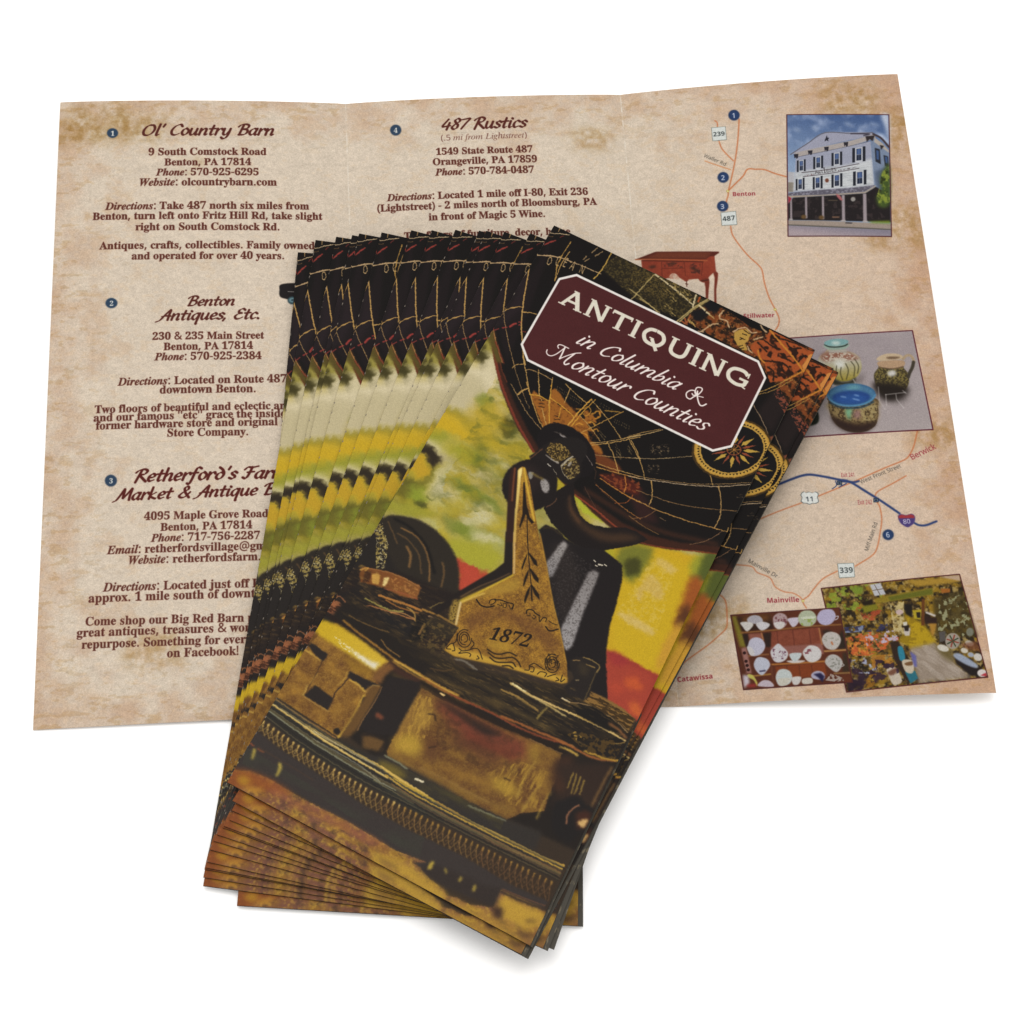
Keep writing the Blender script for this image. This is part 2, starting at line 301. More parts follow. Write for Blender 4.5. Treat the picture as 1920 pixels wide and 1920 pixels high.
# outlines of the letters used in print, in 250ths of an em: character: (advance, closed rings)
GLYPHS = {
 'SB': {
  'A': (109, '-2 0 -2 5 6 8 12 19 51 116 56 116 96 22 103 9 111 5 111 0 57 0 57 5 68 6 71 12 63 33 26 33 19 12 22 7 32 5 32 0/28 40 60 40 44 80'),
  'B': (111, '4 0 4 4 16 8 18 13 19 92 17 103 13 108 4 110 4 114 55 114 74 112 88 107 96 99 99 88 97 78 92 71 84 65 72 62 86 58 96 51 102 43 104 33 102 19 93 9 79 2 60 0/45 63 58 64 66 68 70 75 70 96 67 103 62 107 54 108 47 106/55 6 65 8 71 12 75 32 74 44 69 52 61 56 45 58 45 16 47 8'),
  'C': (117, '64 -3 48 -1 34 5 23 14 14 26 9 40 7 57 9 74 14 88 23 100 35 109 49 114 65 116 97 109 102 111 105 116 109 116 109 77 105 77 98 91 89 102 78 108 66 111 53 107 43 97 38 80 36 56 38 34 44 19 55 9 70 6 90 11 107 27 112 22 102 11 91 4 79 -1'),
  'D': (124, '5 0 5 4 16 8 18 12 19 94 15 106 4 110 4 114 55 114 82 110 101 99 113 81 117 57 113 32 102 14 83 4 57 0/55 6 70 9 80 19 86 35 88 57 86 80 80 95 70 105 56 108 47 106 45 96 45 18 47 9'),
  'E': (110, '4 0 4 4 16 8 19 20 18 101 16 106 4 110 4 114 100 114 100 80 96 80 92 93 85 101 74 106 58 107 50 107 46 104 46 62 58 63 65 67 72 86 76 86 76 30 72 30 68 45 65 50 60 53 46 55 46 17 48 9 57 7 78 10 93 19 103 36 107 36 100 0'),
  'F': (101, '4 0 4 4 11 6 18 13 19 94 15 106 4 110 4 114 98 114 98 80 94 80 89 96 78 105 57 108 46 105 45 62 57 63 64 68 68 75 71 87 76 87 76 30 71 30 64 50 57 54 45 56 47 11 52 6 64 4 64 0'),
  'G': (127, '67 -3 50 -1 35 5 23 14 14 26 9 40 7 57 9 74 14 88 23 100 35 109 49 114 64 116 97 109 101 111 105 116 109 116 109 77 105 77 95 95 89 101 75 110 67 111 53 107 44 97 38 81 36 57 38 34 45 17 55 7 69 3 77 4 85 11 85 38 77 45 69 45 69 49 125 49 125 45 114 43 112 39 111 7 89 0'),
  'H': (131, '4 0 4 4 16 8 19 20 18 101 16 106 4 110 4 114 60 114 60 110 51 108 47 104 45 63 86 63 84 104 80 108 70 110 70 114 127 114 127 110 115 106 112 95 113 13 120 6 127 4 127 0 70 0 70 4 82 8 85 12 86 55 45 55 46 13 48 8 60 4 60 0'),
  'L': (106, '4 0 4 4 16 8 19 20 18 102 16 106 4 110 4 114 62 114 62 110 49 107 45 95 46 12 50 8 58 7 79 10 93 20 102 38 107 38 100 0'),
  'I': (65, '3 0 3 4 15 8 19 19 18 103 16 107 3 110 3 114 61 114 61 110 49 107 46 103 46 19 47 11 51 7 62 4 62 0'),
  'M': (158, '4 0 4 4 15 8 19 20 18 104 13 108 4 110 4 114 46 114 79 35 112 114 154 114 154 110 143 106 140 94 141 11 146 6 154 4 154 0 99 0 99 4 108 6 112 11 114 100 72 0 68 0 26 97 27 12 35 5 42 4 42 0'),
  'O': (131, '65 -3 42 2 24 15 11 33 7 57 11 80 24 99 42 112 66 116 89 112 108 100 120 81 124 57 120 33 107 15 89 2/66 3 79 7 88 17 93 33 95 57 93 80 87 97 78 107 65 111 52 107 43 97 38 81 36 57 38 34 44 17 54 7'),
  'P': (104, '4 0 4 4 16 8 19 20 18 101 16 106 4 110 4 114 72 113 84 110 92 105 97 99 102 83 99 70 92 60 79 53 45 51 46 13 48 8 60 4 60 0/45 57 61 59 68 63 72 71 72 94 69 101 63 106 54 108 47 106 45 99'),
  'R': (118, '4 0 4 4 16 8 19 20 18 101 16 106 4 110 4 114 76 112 92 106 101 97 104 84 103 74 98 66 90 60 79 56 108 13 113 7 120 4 120 0 85 0 50 53 45 53 46 13 48 8 60 4 60 0/45 58 62 60 70 64 75 73 75 94 71 102 65 106 56 108 47 105 45 96'),
  'S': (97, '11 -3 11 39 16 39 21 24 28 13 37 6 49 4 58 5 64 9 70 22 66 32 28 55 19 63 14 72 13 83 17 101 29 112 37 115 46 116 75 111 80 116 85 116 85 80 81 80 73 96 68 102 55 110 41 110 31 101 30 95 34 84 79 58 84 53 88 47 90 33 85 15 79 7 60 -2 39 -2 21 3 17 2 15 -3'),
  'T': (106, '23 0 23 4 35 8 38 13 39 108 26 106 16 101 10 92 7 80 3 80 3 114 102 114 102 79 98 79 95 92 89 101 80 106 66 108 67 12 69 8 82 4 82 0'),
  'W': (153, '43 -3 8 98 4 107 -4 110 -4 114 45 114 45 110 37 108 35 102 56 38 75 88 70 104 57 110 57 114 110 114 110 110 101 108 98 103 118 41 137 101 134 107 126 110 126 114 156 114 156 110 149 105 144 95 111 -3 107 -3 79 77 47 -3'),
  'a': (86, '64 -3 54 0 50 9 38 1 24 -2 16 -1 10 3 6 9 5 16 8 26 16 34 50 47 49 66 47 70 37 74 29 73 26 68 31 58 28 50 19 48 11 51 8 59 9 65 17 74 31 79 56 78 66 73 71 65 74 10 76 9 80 11 82 7 74 0/38 9 50 16 50 42 34 35 31 29 30 21 31 12'),
  'b': (90, '11 -3 11 97 9 107 2 110 2 114 34 114 34 70 44 77 55 80 71 75 77 69 85 52 84 30 75 10 68 3 58 -1 48 -3 37 0 26 7/46 4 53 6 58 12 61 40 58 63 53 68 46 70 39 68 34 60 34 17 37 7'),
  'c': (73, '39 -3 22 3 10 17 5 37 6 49 10 59 24 74 44 80 54 79 62 75 68 69 69 57 66 54 59 51 51 54 47 73 42 74 36 73 31 67 29 59 30 31 34 19 41 12 51 10 60 12 68 18 71 15 57 2'),
  'd': (93, '35 -3 20 3 9 17 5 37 9 59 14 68 28 78 36 80 47 77 56 70 55 105 53 107 44 110 44 114 80 114 80 19 81 10 88 7 88 3 56 -3 56 10 47 1/43 7 50 10 56 19 56 60 51 68 43 70 37 68 32 62 30 38 32 15 36 9'),
  'e': (75, '38 -3 29 -1 15 9 6 27 5 39 6 50 15 68 22 75 39 80 52 77 62 70 68 58 71 41 29 41 31 28 34 18 41 13 50 11 59 13 68 22 71 18 57 3/29 48 50 48 48 69 45 73 40 74 32 68'),
  'f': (53, '4 0 4 4 10 6 13 9 13 18 13 69 4 69 4 78 13 78 15 100 21 109 31 114 43 116 53 115 60 111 64 106 66 100 63 92 56 89 49 91 46 98 48 110 41 110 38 107 37 97 37 78 51 78 51 69 37 69 37 10 43 5 50 4 50 0'),
  'g': (82, '36 -35 22 -34 12 -30 6 -25 4 -19 7 -12 17 -7 9 0 6 8 7 14 11 19 26 28 11 37 6 53 7 60 15 72 30 79 79 76 79 67 67 67 72 59 73 51 72 44 64 33 51 27 35 26 28 24 25 18 28 14 65 10 71 7 78 -2 79 -9 76 -20 68 -28 55 -33/39 31 44 32 47 36 50 53 47 69 44 73 39 74 34 73 31 69 29 53 31 36 34 32/40 -29 60 -26 64 -22 65 -13 62 -10 51 -9 24 -9 20 -13 18 -18 20 -22 31 -28'),
  'h': (95, '5 0 5 4 11 7 13 14 13 100 12 107 5 110 5 114 37 114 37 67 47 76 61 80 70 78 77 73 81 64 83 53 83 14 84 7 91 4 91 0 50 0 50 4 57 7 59 14 57 64 51 68 43 66 37 59 37 14 38 7 45 4 45 0'),
  'i': (49, '25 91 16 94 13 103 16 112 25 116 34 112 38 103 34 94/5 0 5 4 11 7 13 14 13 63 12 71 5 73 5 78 37 78 37 14 38 7 45 4 45 0'),
  'j': (52, '27 91 18 94 14 103 18 112 27 116 35 112 39 103 35 94/9 -35 -3 -33 -11 -26 -14 -17 -11 -10 -4 -7 4 -10 6 -13 7 -16 3 -26 4 -28 12 -28 15 -25 16 62 14 71 6 74 6 78 40 78 40 -5 38 -18 32 -27 22 -33'),
  'k': (90, '4 0 4 4 11 7 13 14 13 99 12 107 5 110 5 114 37 114 37 42 60 66 61 70 59 73 51 73 51 78 86 78 86 73 77 71 55 52 87 9 94 4 94 0 53 0 53 4 58 5 60 8 41 37 37 33 37 14 38 7 45 4 45 0'),
  'l': (50, '5 0 5 4 11 7 13 14 13 99 12 107 5 110 5 114 37 114 37 14 38 7 45 4 45 0'),
  'm': (138, '5 0 5 4 11 7 13 14 13 63 12 71 5 74 5 78 36 78 36 66 47 76 59 80 73 76 80 65 91 76 104 80 114 78 120 73 124 64 126 53 126 14 128 7 134 4 134 0 94 0 94 4 101 7 102 14 101 64 94 68 87 66 81 59 81 14 83 7 89 4 89 0 50 0 50 4 56 7 58 14 56 64 50 68 42 66 36 59 36 14 38 7 44 4 44 0'),
  'n': (95, '5 0 5 4 11 7 13 14 13 63 12 71 5 74 5 78 37 78 37 67 47 77 61 80 70 78 77 73 81 64 83 53 83 14 84 7 91 4 91 0 50 0 50 4 57 7 59 14 57 64 51 68 43 66 37 59 37 14 38 7 45 4 45 0'),
  'o': (84, '42 -3 32 -1 23 3 15 9 10 18 5 38 6 50 15 68 32 78 42 80 61 75 69 68 75 60 79 38 78 27 69 9 52 -1/42 3 48 5 52 10 55 38 52 68 48 73 42 75 36 73 32 68 29 38 32 10 36 5'),
  'p': (93, '4 -35 4 -31 10 -29 13 -25 13 -16 13 61 12 71 5 74 5 78 36 78 36 66 45 76 57 80 66 79 73 75 84 60 88 40 87 28 79 10 65 -1 57 -3 46 0 37 8 38 -25 42 -30 49 -31 49 -35/49 7 55 9 60 15 63 38 60 62 56 68 50 70 43 67 37 59 37 17 42 10'),
  'q': (91, '44 -35 44 -31 53 -28 55 -25 56 7 47 0 35 -2 20 3 14 8 6 25 6 48 16 68 23 74 32 78 42 80 54 78 64 70 80 80 80 -21 82 -28 89 -31 89 -35/45 8 52 10 56 17 56 60 53 70 45 74 37 72 33 65 29 39 33 15 37 9'),
  'r': (72, '5 0 5 4 11 7 13 14 13 63 12 71 5 73 5 78 36 78 36 63 41 70 52 79 64 79 69 76 72 72 72 62 66 56 55 58 47 65 40 60 38 55 38 9 40 6 49 4 49 0'),
  's': (72, '38 -3 18 2 13 -2 9 -2 9 26 13 26 17 17 28 5 40 5 47 10 48 15 46 21 14 42 9 55 11 65 16 73 25 78 35 80 53 76 61 80 61 55 57 55 54 64 43 73 32 74 27 68 29 58 55 43 63 32 62 13 57 5 48 -1'),
  't': (57, '31 -2 22 -1 17 3 13 9 12 70 5 70 5 75 32 106 36 106 36 78 52 78 52 70 36 70 37 13 42 10 47 12 51 19 55 17 45 2'),
  'u': (94, '33 -3 23 -1 16 4 13 13 12 62 10 70 3 74 3 78 35 78 35 19 38 12 44 9 51 11 57 17 57 62 55 71 47 74 47 78 81 78 81 18 83 10 90 8 90 3 57 -3 57 10 46 1'),
  'v': (77, '35 -3 10 62 6 70 -1 73 -1 78 41 78 41 74 34 73 32 69 46 31 60 68 58 72 51 74 51 78 76 78 76 74 70 70 65 61 40 -3'),
  'w': (109, '31 -3 4 66 -3 73 -3 78 34 78 34 73 30 72 29 69 42 32 53 59 47 72 42 74 42 78 81 78 81 73 76 72 74 67 84 35 97 69 95 72 89 74 89 78 111 78 111 74 106 71 103 64 76 -3 72 -3 56 49 35 -3'),
  'x': (80, '1 0 1 4 16 14 31 34 11 66 1 73 1 78 42 78 42 74 37 73 35 70 46 51 58 70 57 73 50 74 50 78 78 78 78 74 71 71 49 46 73 9 80 4 80 0 39 0 39 4 44 5 46 8 34 29 21 9 23 5 30 4 30 0'),
  'y': (75, '13 -35 7 -34 -1 -27 -2 -21 1 -13 9 -10 16 -12 19 -24 22 -25 29 -18 35 -1 6 69 -1 73 -1 78 40 78 40 73 34 72 32 69 46 30 60 68 57 72 51 73 51 78 75 78 75 73 69 70 65 60 32 -24 24 -33'),
  'z': (73, '3 0 3 4 42 72 24 71 18 68 11 54 7 54 8 78 69 78 69 73 31 6 48 8 56 11 65 27 69 27 67 0'),
  '0': (94, '47 -2 33 0 23 6 15 15 10 28 6 60 10 93 15 105 23 114 33 120 47 122 60 120 71 114 79 105 84 93 88 60 84 28 79 15 71 6 60 0/47 9 55 13 59 23 62 60 59 97 55 107 47 111 39 107 35 97 32 60 35 23 39 13'),
  '1': (94, '16 0 16 9 34 10 36 11 38 20 38 104 27 91 17 87 10 90 7 99 19 103 45 120 64 120 64 20 68 10 86 9 86 0'),
  '2': (94, '6 0 6 17 47 61 54 77 56 93 56 101 49 110 36 109 31 104 28 82 19 83 13 86 8 91 8 105 16 115 32 121 60 120 72 114 80 105 82 94 80 82 73 70 60 55 22 19 66 19 73 25 76 35 86 35 85 0'),
  '3': (94, '41 -2 29 -1 13 5 9 9 5 19 9 28 19 31 21 22 25 16 31 12 39 10 50 12 57 20 60 35 58 43 53 50 45 55 24 57 24 67 44 69 51 74 55 82 55 100 48 110 37 110 33 107 29 98 28 85 12 89 8 94 6 100 9 108 16 115 27 120 43 122 59 120 72 114 79 106 82 94 80 84 75 75 56 64 76 55 85 43 86 34 85 25 78 11 57 0'),
  '4': (94, '30 0 30 9 45 11 48 15 49 31 2 31 2 41 50 120 73 120 73 42 91 42 91 31 73 31 73 21 77 11 89 9 89 0/14 42 49 42 50 104'),
  '5': (94, '41 -2 21 1 15 5 8 14 8 24 15 30 20 30 22 21 28 13 38 10 49 13 56 21 59 37 58 48 53 56 46 60 36 62 18 59 10 62 16 120 79 120 80 89 70 89 67 100 61 101 26 101 24 70 42 73 60 70 73 64 82 53 85 37 84 27 77 12 56 0'),
  '6': (94, '49 -2 37 0 27 5 19 12 13 23 9 38 8 69 14 93 26 110 44 120 65 121 73 119 82 112 85 108 84 98 75 91 65 90 61 108 54 112 45 109 38 100 33 86 31 67 40 72 54 74 68 71 79 64 86 53 88 39 86 23 78 10 66 1/50 10 55 11 60 16 64 37 60 57 55 62 48 63 38 61 31 55 33 34 37 20 42 12'),
  '7': (94, '28 0 72 101 28 101 22 99 18 85 8 85 8 120 88 120 88 112 42 0'),
  '8': (94, '46 -2 33 -1 15 8 10 14 5 31 7 40 12 48 30 60 21 67 10 82 9 91 13 106 25 117 48 122 64 120 75 113 81 104 84 92 82 83 78 76 61 65 83 50 87 41 89 32 86 18 78 7 64 1/51 71 60 79 62 93 61 102 55 109 47 112 41 110 36 106 32 93 37 80/47 8 54 9 60 14 64 21 66 29 64 36 60 42 41 54 31 44 28 30 29 21 33 14 39 10'),
  '9': (94, '38 -2 29 -1 17 4 11 17 13 24 19 27 26 14 31 10 39 9 48 12 56 21 60 36 63 57 46 47 26 48 15 55 8 66 6 81 7 92 16 110 24 116 44 122 66 116 75 108 81 97 85 83 86 65 84 39 75 18 60 4 50 -1/46 58 56 61 63 70 58 101 52 108 45 110 39 108 34 103 30 82 34 64 39 60'),
 },
 'SBI': {
  'D': (121, '-9 0 -9 4 0 5 6 10 10 21 29 92 30 104 27 106 18 109 18 113 63 113 86 110 103 101 113 86 116 66 115 52 110 40 104 28 94 18 80 8 62 2 39 0/42 5 53 7 62 11 71 18 78 26 84 36 88 48 92 75 90 89 85 99 77 105 61 107 58 105 54 98 32 12 34 7'),
  'P': (102, '-9 0 -9 4 0 5 6 10 10 21 29 92 29 104 27 106 18 109 18 113 65 113 81 111 93 106 100 98 102 87 101 78 96 70 90 63 81 58 68 55 43 54 32 12 33 8 35 6 44 4 44 0/50 60 62 62 71 68 76 78 78 91 74 103 63 107 57 105 44 60'),
  'W': (137, '20 -3 20 98 18 104 14 107 8 108 8 113 53 113 53 108 48 107 45 104 43 93 43 40 74 92 74 102 72 106 62 108 62 113 107 113 107 109 100 106 97 97 96 41 130 99 131 102 128 107 121 109 121 113 152 113 152 109 147 107 143 104 135 93 77 -3 72 -3 74 79 25 -3'),
  'E': (110, '-9 0 -9 4 0 5 6 10 10 21 29 92 30 104 27 106 18 109 18 113 108 113 102 81 97 81 95 94 90 102 81 106 67 107 60 107 57 104 45 63 64 64 73 70 80 81 84 81 72 34 68 34 68 48 64 53 58 56 44 57 32 14 32 11 34 7 43 6 64 8 72 12 80 17 93 34 97 34 88 0'),
  'a': (84, '13 -2 6 -1 0 4 -4 10 -5 18 -1 37 8 55 21 69 31 75 41 78 49 75 53 66 56 76 74 76 57 14 60 10 65 13 71 22 75 20 62 3 49 -2 41 1 39 9 40 19 28 3 21 -1/23 10 31 14 38 24 44 37 49 62 48 68 43 70 35 66 27 55 21 40 16 20 18 13'),
  'b': (81, '19 -2 9 -1 0 3 -3 8 23 103 21 107 12 108 12 113 47 118 32 64 43 74 54 78 62 76 68 72 72 64 73 55 72 46 69 37 59 19 52 12 45 6 32 0/23 4 32 7 40 16 46 29 51 43 52 56 50 63 45 66 38 64 33 58 29 48 18 8 19 5'),
  'c': (69, '23 -2 13 -1 4 5 -1 13 -2 24 -1 36 4 49 12 60 22 69 33 75 45 78 53 76 59 73 63 68 64 62 61 54 53 51 46 53 44 60 47 69 46 71 43 72 39 71 35 68 27 56 21 40 19 25 20 18 22 13 26 10 31 9 41 13 51 24 55 21 40 4'),
  'd': (84, '14 -2 7 -1 1 4 -3 11 -4 21 -1 37 7 54 20 68 30 75 41 78 47 77 53 74 61 103 58 107 51 108 51 113 86 118 57 12 60 10 64 13 70 22 74 20 62 3 56 -1 49 -2 42 1 39 9 41 19 28 3 22 -1/24 11 32 15 39 25 45 38 50 62 49 69 44 71 37 67 30 58 23 45 19 31 17 20 19 13'),
  'e': (67, '22 -2 12 -1 4 5 -1 13 -3 25 -2 34 2 43 12 60 27 73 36 76 44 78 52 76 57 73 61 68 62 62 60 52 52 43 38 36 20 31 19 22 22 13 26 10 31 9 40 13 49 24 53 21 47 11 39 4 31 -1/21 36 35 43 45 53 48 65 47 70 43 72 37 70 31 63 26 52'),
  'h': (89, '52 -2 44 1 41 10 43 21 56 62 55 64 52 65 43 60 33 46 23 25 16 0 -5 0 23 103 21 107 12 108 12 113 47 118 29 49 46 70 54 76 63 78 73 74 76 65 75 56 62 14 62 12 64 11 69 14 77 25 80 22 66 4'),
  'i': (48, '33 93 25 96 22 104 25 112 33 115 41 112 44 104 41 96/12 -2 3 1 0 10 13 64 12 67 5 68 5 72 37 78 21 14 24 11 29 14 35 23 39 20 26 4'),
  'l': (43, '10 -2 1 1 -2 5 -3 10 22 103 20 107 13 108 13 112 46 118 18 14 19 11 21 10 26 13 33 22 36 20 23 3 17 -1'),
  'm': (131, '95 -2 87 1 84 11 86 21 98 62 97 64 95 65 88 62 80 53 71 38 57 0 38 0 56 62 55 64 53 65 44 61 34 47 24 27 17 0 -4 0 13 64 11 67 5 68 4 72 38 78 29 48 47 70 55 76 64 78 74 74 77 65 75 54 83 64 90 72 98 76 105 78 115 74 118 65 117 56 104 15 104 12 106 11 111 14 118 23 122 20 108 4 102 -1'),
  'n': (89, '53 -2 45 1 42 10 44 21 56 62 55 64 53 65 44 61 34 47 24 27 17 0 -4 0 13 64 11 67 5 68 4 72 38 78 29 48 47 70 55 76 64 78 74 74 77 65 75 56 62 14 63 12 65 11 70 14 76 23 80 20 66 3 60 -1'),
  'o': (79, '24 -2 14 -1 5 5 -1 14 -3 25 2 43 12 60 27 73 35 76 44 78 55 76 64 70 70 62 71 51 68 32 63 24 50 8 42 3 33 -1/26 3 33 8 40 19 50 48 51 60 49 69 43 72 35 68 28 57 23 43 17 15 20 6'),
  'p': (83, '-20 -35 -20 -30 -13 -28 -9 -24 12 57 13 63 11 67 4 68 4 73 36 78 31 60 44 73 57 78 64 76 70 72 73 65 75 56 74 46 70 36 60 17 45 3 37 -1 23 -2 17 2 11 -24 14 -29 22 -30 22 -35/26 4 34 8 41 18 47 31 53 56 51 63 47 66 35 58 26 35 20 10 21 5'),
  'r': (65, '-4 0 13 64 11 67 5 68 4 72 38 78 29 47 43 70 49 76 55 78 62 75 65 66 62 57 55 54 50 56 45 60 39 56 32 44 24 24 17 0'),
  's': (63, '23 -2 4 2 -2 -2 -6 -1 -2 27 3 26 5 16 8 9 14 5 20 4 28 6 30 13 29 19 10 46 7 57 9 65 13 72 21 76 29 77 48 74 53 77 57 77 54 51 49 52 43 67 33 72 27 70 24 64 26 58 41 37 46 29 47 21 47 15 40 4 30 -2'),
  't': (46, '8 -2 -1 1 -4 10 11 68 3 68 3 74 20 84 33 99 40 99 33 75 47 75 45 68 31 68 17 14 19 10 25 14 32 24 36 21 22 4 15 -1'),
  'w': (105, '12 -3 10 57 6 66 0 68 -1 73 24 78 28 66 31 33 57 78 62 78 67 22 82 42 87 53 86 57 80 64 79 68 81 75 88 78 93 77 96 75 98 66 89 42 54 -2 49 -3 45 45 17 -2'),
 },
 'SI': {
  'L': (112, '-6 0 -5 3 2 4 10 11 34 96 35 108 32 111 23 113 24 116 70 116 68 113 57 110 54 105 31 23 30 9 41 6 75 8 89 16 100 33 103 33 92 0'),
  'e': (72, '22 -2 13 0 5 5 1 14 -1 25 2 41 12 58 25 71 37 77 55 78 64 72 64 66 61 56 52 47 37 40 15 35 14 25 15 17 23 8 30 7 42 10 55 20 58 18 41 3/16 39 31 43 42 50 49 58 51 68 49 73 45 75 34 70 24 57'),
  'f': (50, '-12 -38 -22 -32 -21 -23 -13 -23 -11 -34 -6 -32 -3 -27 18 71 2 71 3 76 19 76 26 101 34 112 43 119 54 122 60 121 68 114 67 104 61 102 56 104 55 116 51 117 43 112 33 76 52 76 52 71 32 71 17 2 8 -21 -1 -34'),
  'g': (72, '16 -38 4 -37 -5 -33 -11 -26 -13 -19 -8 -6 9 6 3 10 2 14 15 30 6 38 3 49 7 64 20 75 29 79 38 80 62 74 72 74 72 66 61 66 61 51 52 37 36 30 21 29 17 25 15 22 18 18 48 5 54 -2 56 -10 51 -25 45 -30 27 -38/28 32 38 36 45 47 47 68 41 75 32 75 20 60 17 45 20 35/19 -33 30 -32 38 -28 42 -23 44 -15 41 -8 33 -3 13 5 2 -5 -2 -16 -1 -23 3 -29'),
  'h': (100, '76 -2 65 3 62 8 62 25 70 71 68 78 63 81 53 78 43 68 35 55 22 0 6 0 30 113 27 118 17 120 18 128 49 128 35 69 52 86 68 92 82 87 85 81 86 66 77 17 78 11 83 9 94 13 96 8 86 1'),
  'i': (44, '31 98 25 101 22 107 25 113 31 116 37 113 39 107 37 101/8 -2 2 0 0 7 15 66 13 70 4 72 5 75 31 79 32 76 15 13 15 9 18 8 24 11 32 21 35 19 21 3'),
  'm': (138, '102 -2 96 1 94 8 107 64 106 68 103 69 93 64 81 52 70 34 57 0 44 0 59 51 61 64 60 68 57 69 49 66 39 57 28 45 22 32 10 0 -3 0 15 66 13 70 4 72 5 75 31 79 32 77 23 44 46 70 66 79 73 77 76 69 71 46 93 71 103 77 112 79 120 77 122 63 108 13 111 9 117 12 125 22 127 19 115 3'),
  'o': (88, '26 -2 15 0 7 6 1 14 -1 26 4 44 15 62 32 75 50 79 62 77 71 72 77 63 79 51 75 34 65 18 51 6 39 0/28 3 35 4 47 14 61 39 64 56 60 70 49 75 41 73 33 67 26 58 15 33 15 13 22 4'),
  'r': (56, '-3 0 14 65 12 70 3 71 4 74 31 79 22 45 39 70 52 79 57 77 59 71 56 63 50 60 45 62 42 67 24 39 10 0'),
  's': (62, '20 -2 2 2 -6 -1 -2 27 1 26 3 16 6 9 11 4 23 4 31 11 30 23 12 51 10 60 12 67 16 74 23 78 31 79 48 76 55 79 52 53 49 53 44 70 32 75 24 69 24 59 43 31 45 22 44 16 38 5 27 -1'),
  't': (47, '8 -2 2 0 1 11 17 71 5 71 6 74 21 82 34 98 38 98 31 76 46 76 44 71 30 71 15 11 18 8 31 20 33 17 21 3'),
 },
 'SC': {
  'C': (117, '74 -1 56 3 44 13 41 19 40 27 43 40 34 43 28 47 24 54 23 63 25 73 30 83 39 92 51 99 64 103 78 105 86 104 88 102 87 101 74 99 64 96 49 85 37 71 34 64 33 57 36 48 45 44 56 61 72 78 90 92 107 101 122 104 129 104 134 101 137 97 138 92 137 87 134 82 124 70 109 57 90 48 69 42 63 28 60 18 64 7 75 3 87 6 99 12 107 20 110 29 107 37 99 40 91 37 84 31 80 17 78 15 75 17 74 22 75 28 77 33 86 41 99 44 105 43 110 40 113 35 115 29 111 18 101 8 89 2/72 46 87 52 102 62 115 74 124 86 127 96 126 100 124 101 114 97 101 85 87 68'),
  'M': (136, '10 -1 3 0 -2 3 -6 9 -7 15 -4 24 2 30 10 32 18 30 20 24 18 18 5 13 3 9 6 5 11 3 17 5 24 10 32 20 65 70 86 95 94 102 100 105 103 104 104 102 102 94 82 47 72 19 91 51 109 77 125 94 134 102 140 105 143 104 144 102 110 22 106 7 107 5 117 10 155 43 161 45 165 45 121 6 111 1 103 -1 98 0 94 3 91 8 90 15 93 30 97 39 128 91 113 75 97 53 74 10 66 0 58 0 55 4 52 16 56 34 68 58 85 86 57 51 28 8 20 1'),
  'a': (89, '52 -1 45 2 42 5 42 10 32 2 21 -1 14 0 9 3 5 8 4 15 8 27 18 39 32 48 47 52 55 50 58 44 62 51 81 52 60 9 62 8 66 9 78 19 81 16 66 3/24 3 30 5 36 10 49 27 55 41 53 45 49 47 43 44 28 26 23 16 21 7'),
  'b': (81, '75 20 65 14 53 12 38 2 23 -1 13 2 10 6 9 12 12 21 20 36 11 28 9 32 19 41 26 49 55 96 77 98 31 22 25 10 26 6 30 4 37 7 48 15 45 28 48 39 58 51 62 52 68 50 71 42 68 29 57 16 65 18 73 24/53 17 61 28 63 35 62 39 59 40 55 38 52 33 51 26'),
  'e': (69, '25 -1 16 0 9 4 5 10 3 17 7 29 18 40 31 48 45 52 56 48 59 45 60 40 59 35 55 31 43 23 24 17 21 8 23 5 27 4 34 5 49 12 57 19 60 16 42 3 33 0/26 22 37 25 45 33 48 37 48 45 45 46 40 43'),
  'i': (58, '46 61 40 63 37 68 41 75 48 78 54 76 56 70 53 64/48 16 32 2 21 -1 12 2 9 10 12 20 21 37 12 28 9 32 27 50 50 52 26 7 27 5 33 8 45 19'),
  'l': (70, '51 16 37 3 31 0 24 -1 18 0 14 2 10 11 12 19 20 35 12 28 9 31 21 42 30 55 55 96 76 98 30 16 27 8 30 5 35 8 48 19'),
  'm': (134, '0 -1 26 38 25 39 13 28 10 32 31 50 37 51 42 49 44 41 43 33 58 47 70 52 74 51 79 45 78 33 94 47 106 52 115 48 118 44 118 32 103 7 104 5 110 9 122 19 125 16 116 7 105 0 99 -1 91 3 87 13 89 20 105 45 104 46 98 43 90 35 63 0 38 -1 62 34 66 43 65 45 50 33 25 0'),
  'n': (97, '0 -1 26 38 25 39 13 28 10 32 31 50 37 51 42 48 44 40 43 33 58 47 71 52 80 48 83 37 81 30 65 7 66 5 72 9 84 19 87 16 72 3 62 -1 57 0 50 7 50 13 51 21 70 45 69 46 63 43 53 35 40 21 25 0'),
  'o': (75, '23 -1 16 0 10 4 6 9 4 16 8 28 19 40 32 48 47 52 54 51 60 48 63 43 64 31 61 25 52 14 64 21 68 17 56 9 44 7 33 1/27 4 35 8 34 11 37 15 44 18 52 31 54 41 53 45 50 46 47 45 36 33 26 15 24 9 25 5'),
  'r': (69, '59 16 43 2 34 -1 27 0 22 3 18 7 17 12 19 21 26 32 37 41 25 41 13 28 9 32 20 42 24 54 29 55 31 48 44 46 51 43 53 37 52 33 39 14 36 8 37 6 38 5 44 8 56 19'),
  's': (59, '51 18 37 5 27 0 10 -1 5 2 1 11 3 16 9 19 14 17 16 12 14 8 9 6 13 4 19 6 23 13 26 23 27 42 12 28 9 32 35 56 37 56 38 54 35 47 42 34 44 25 43 18 40 14 48 21'),
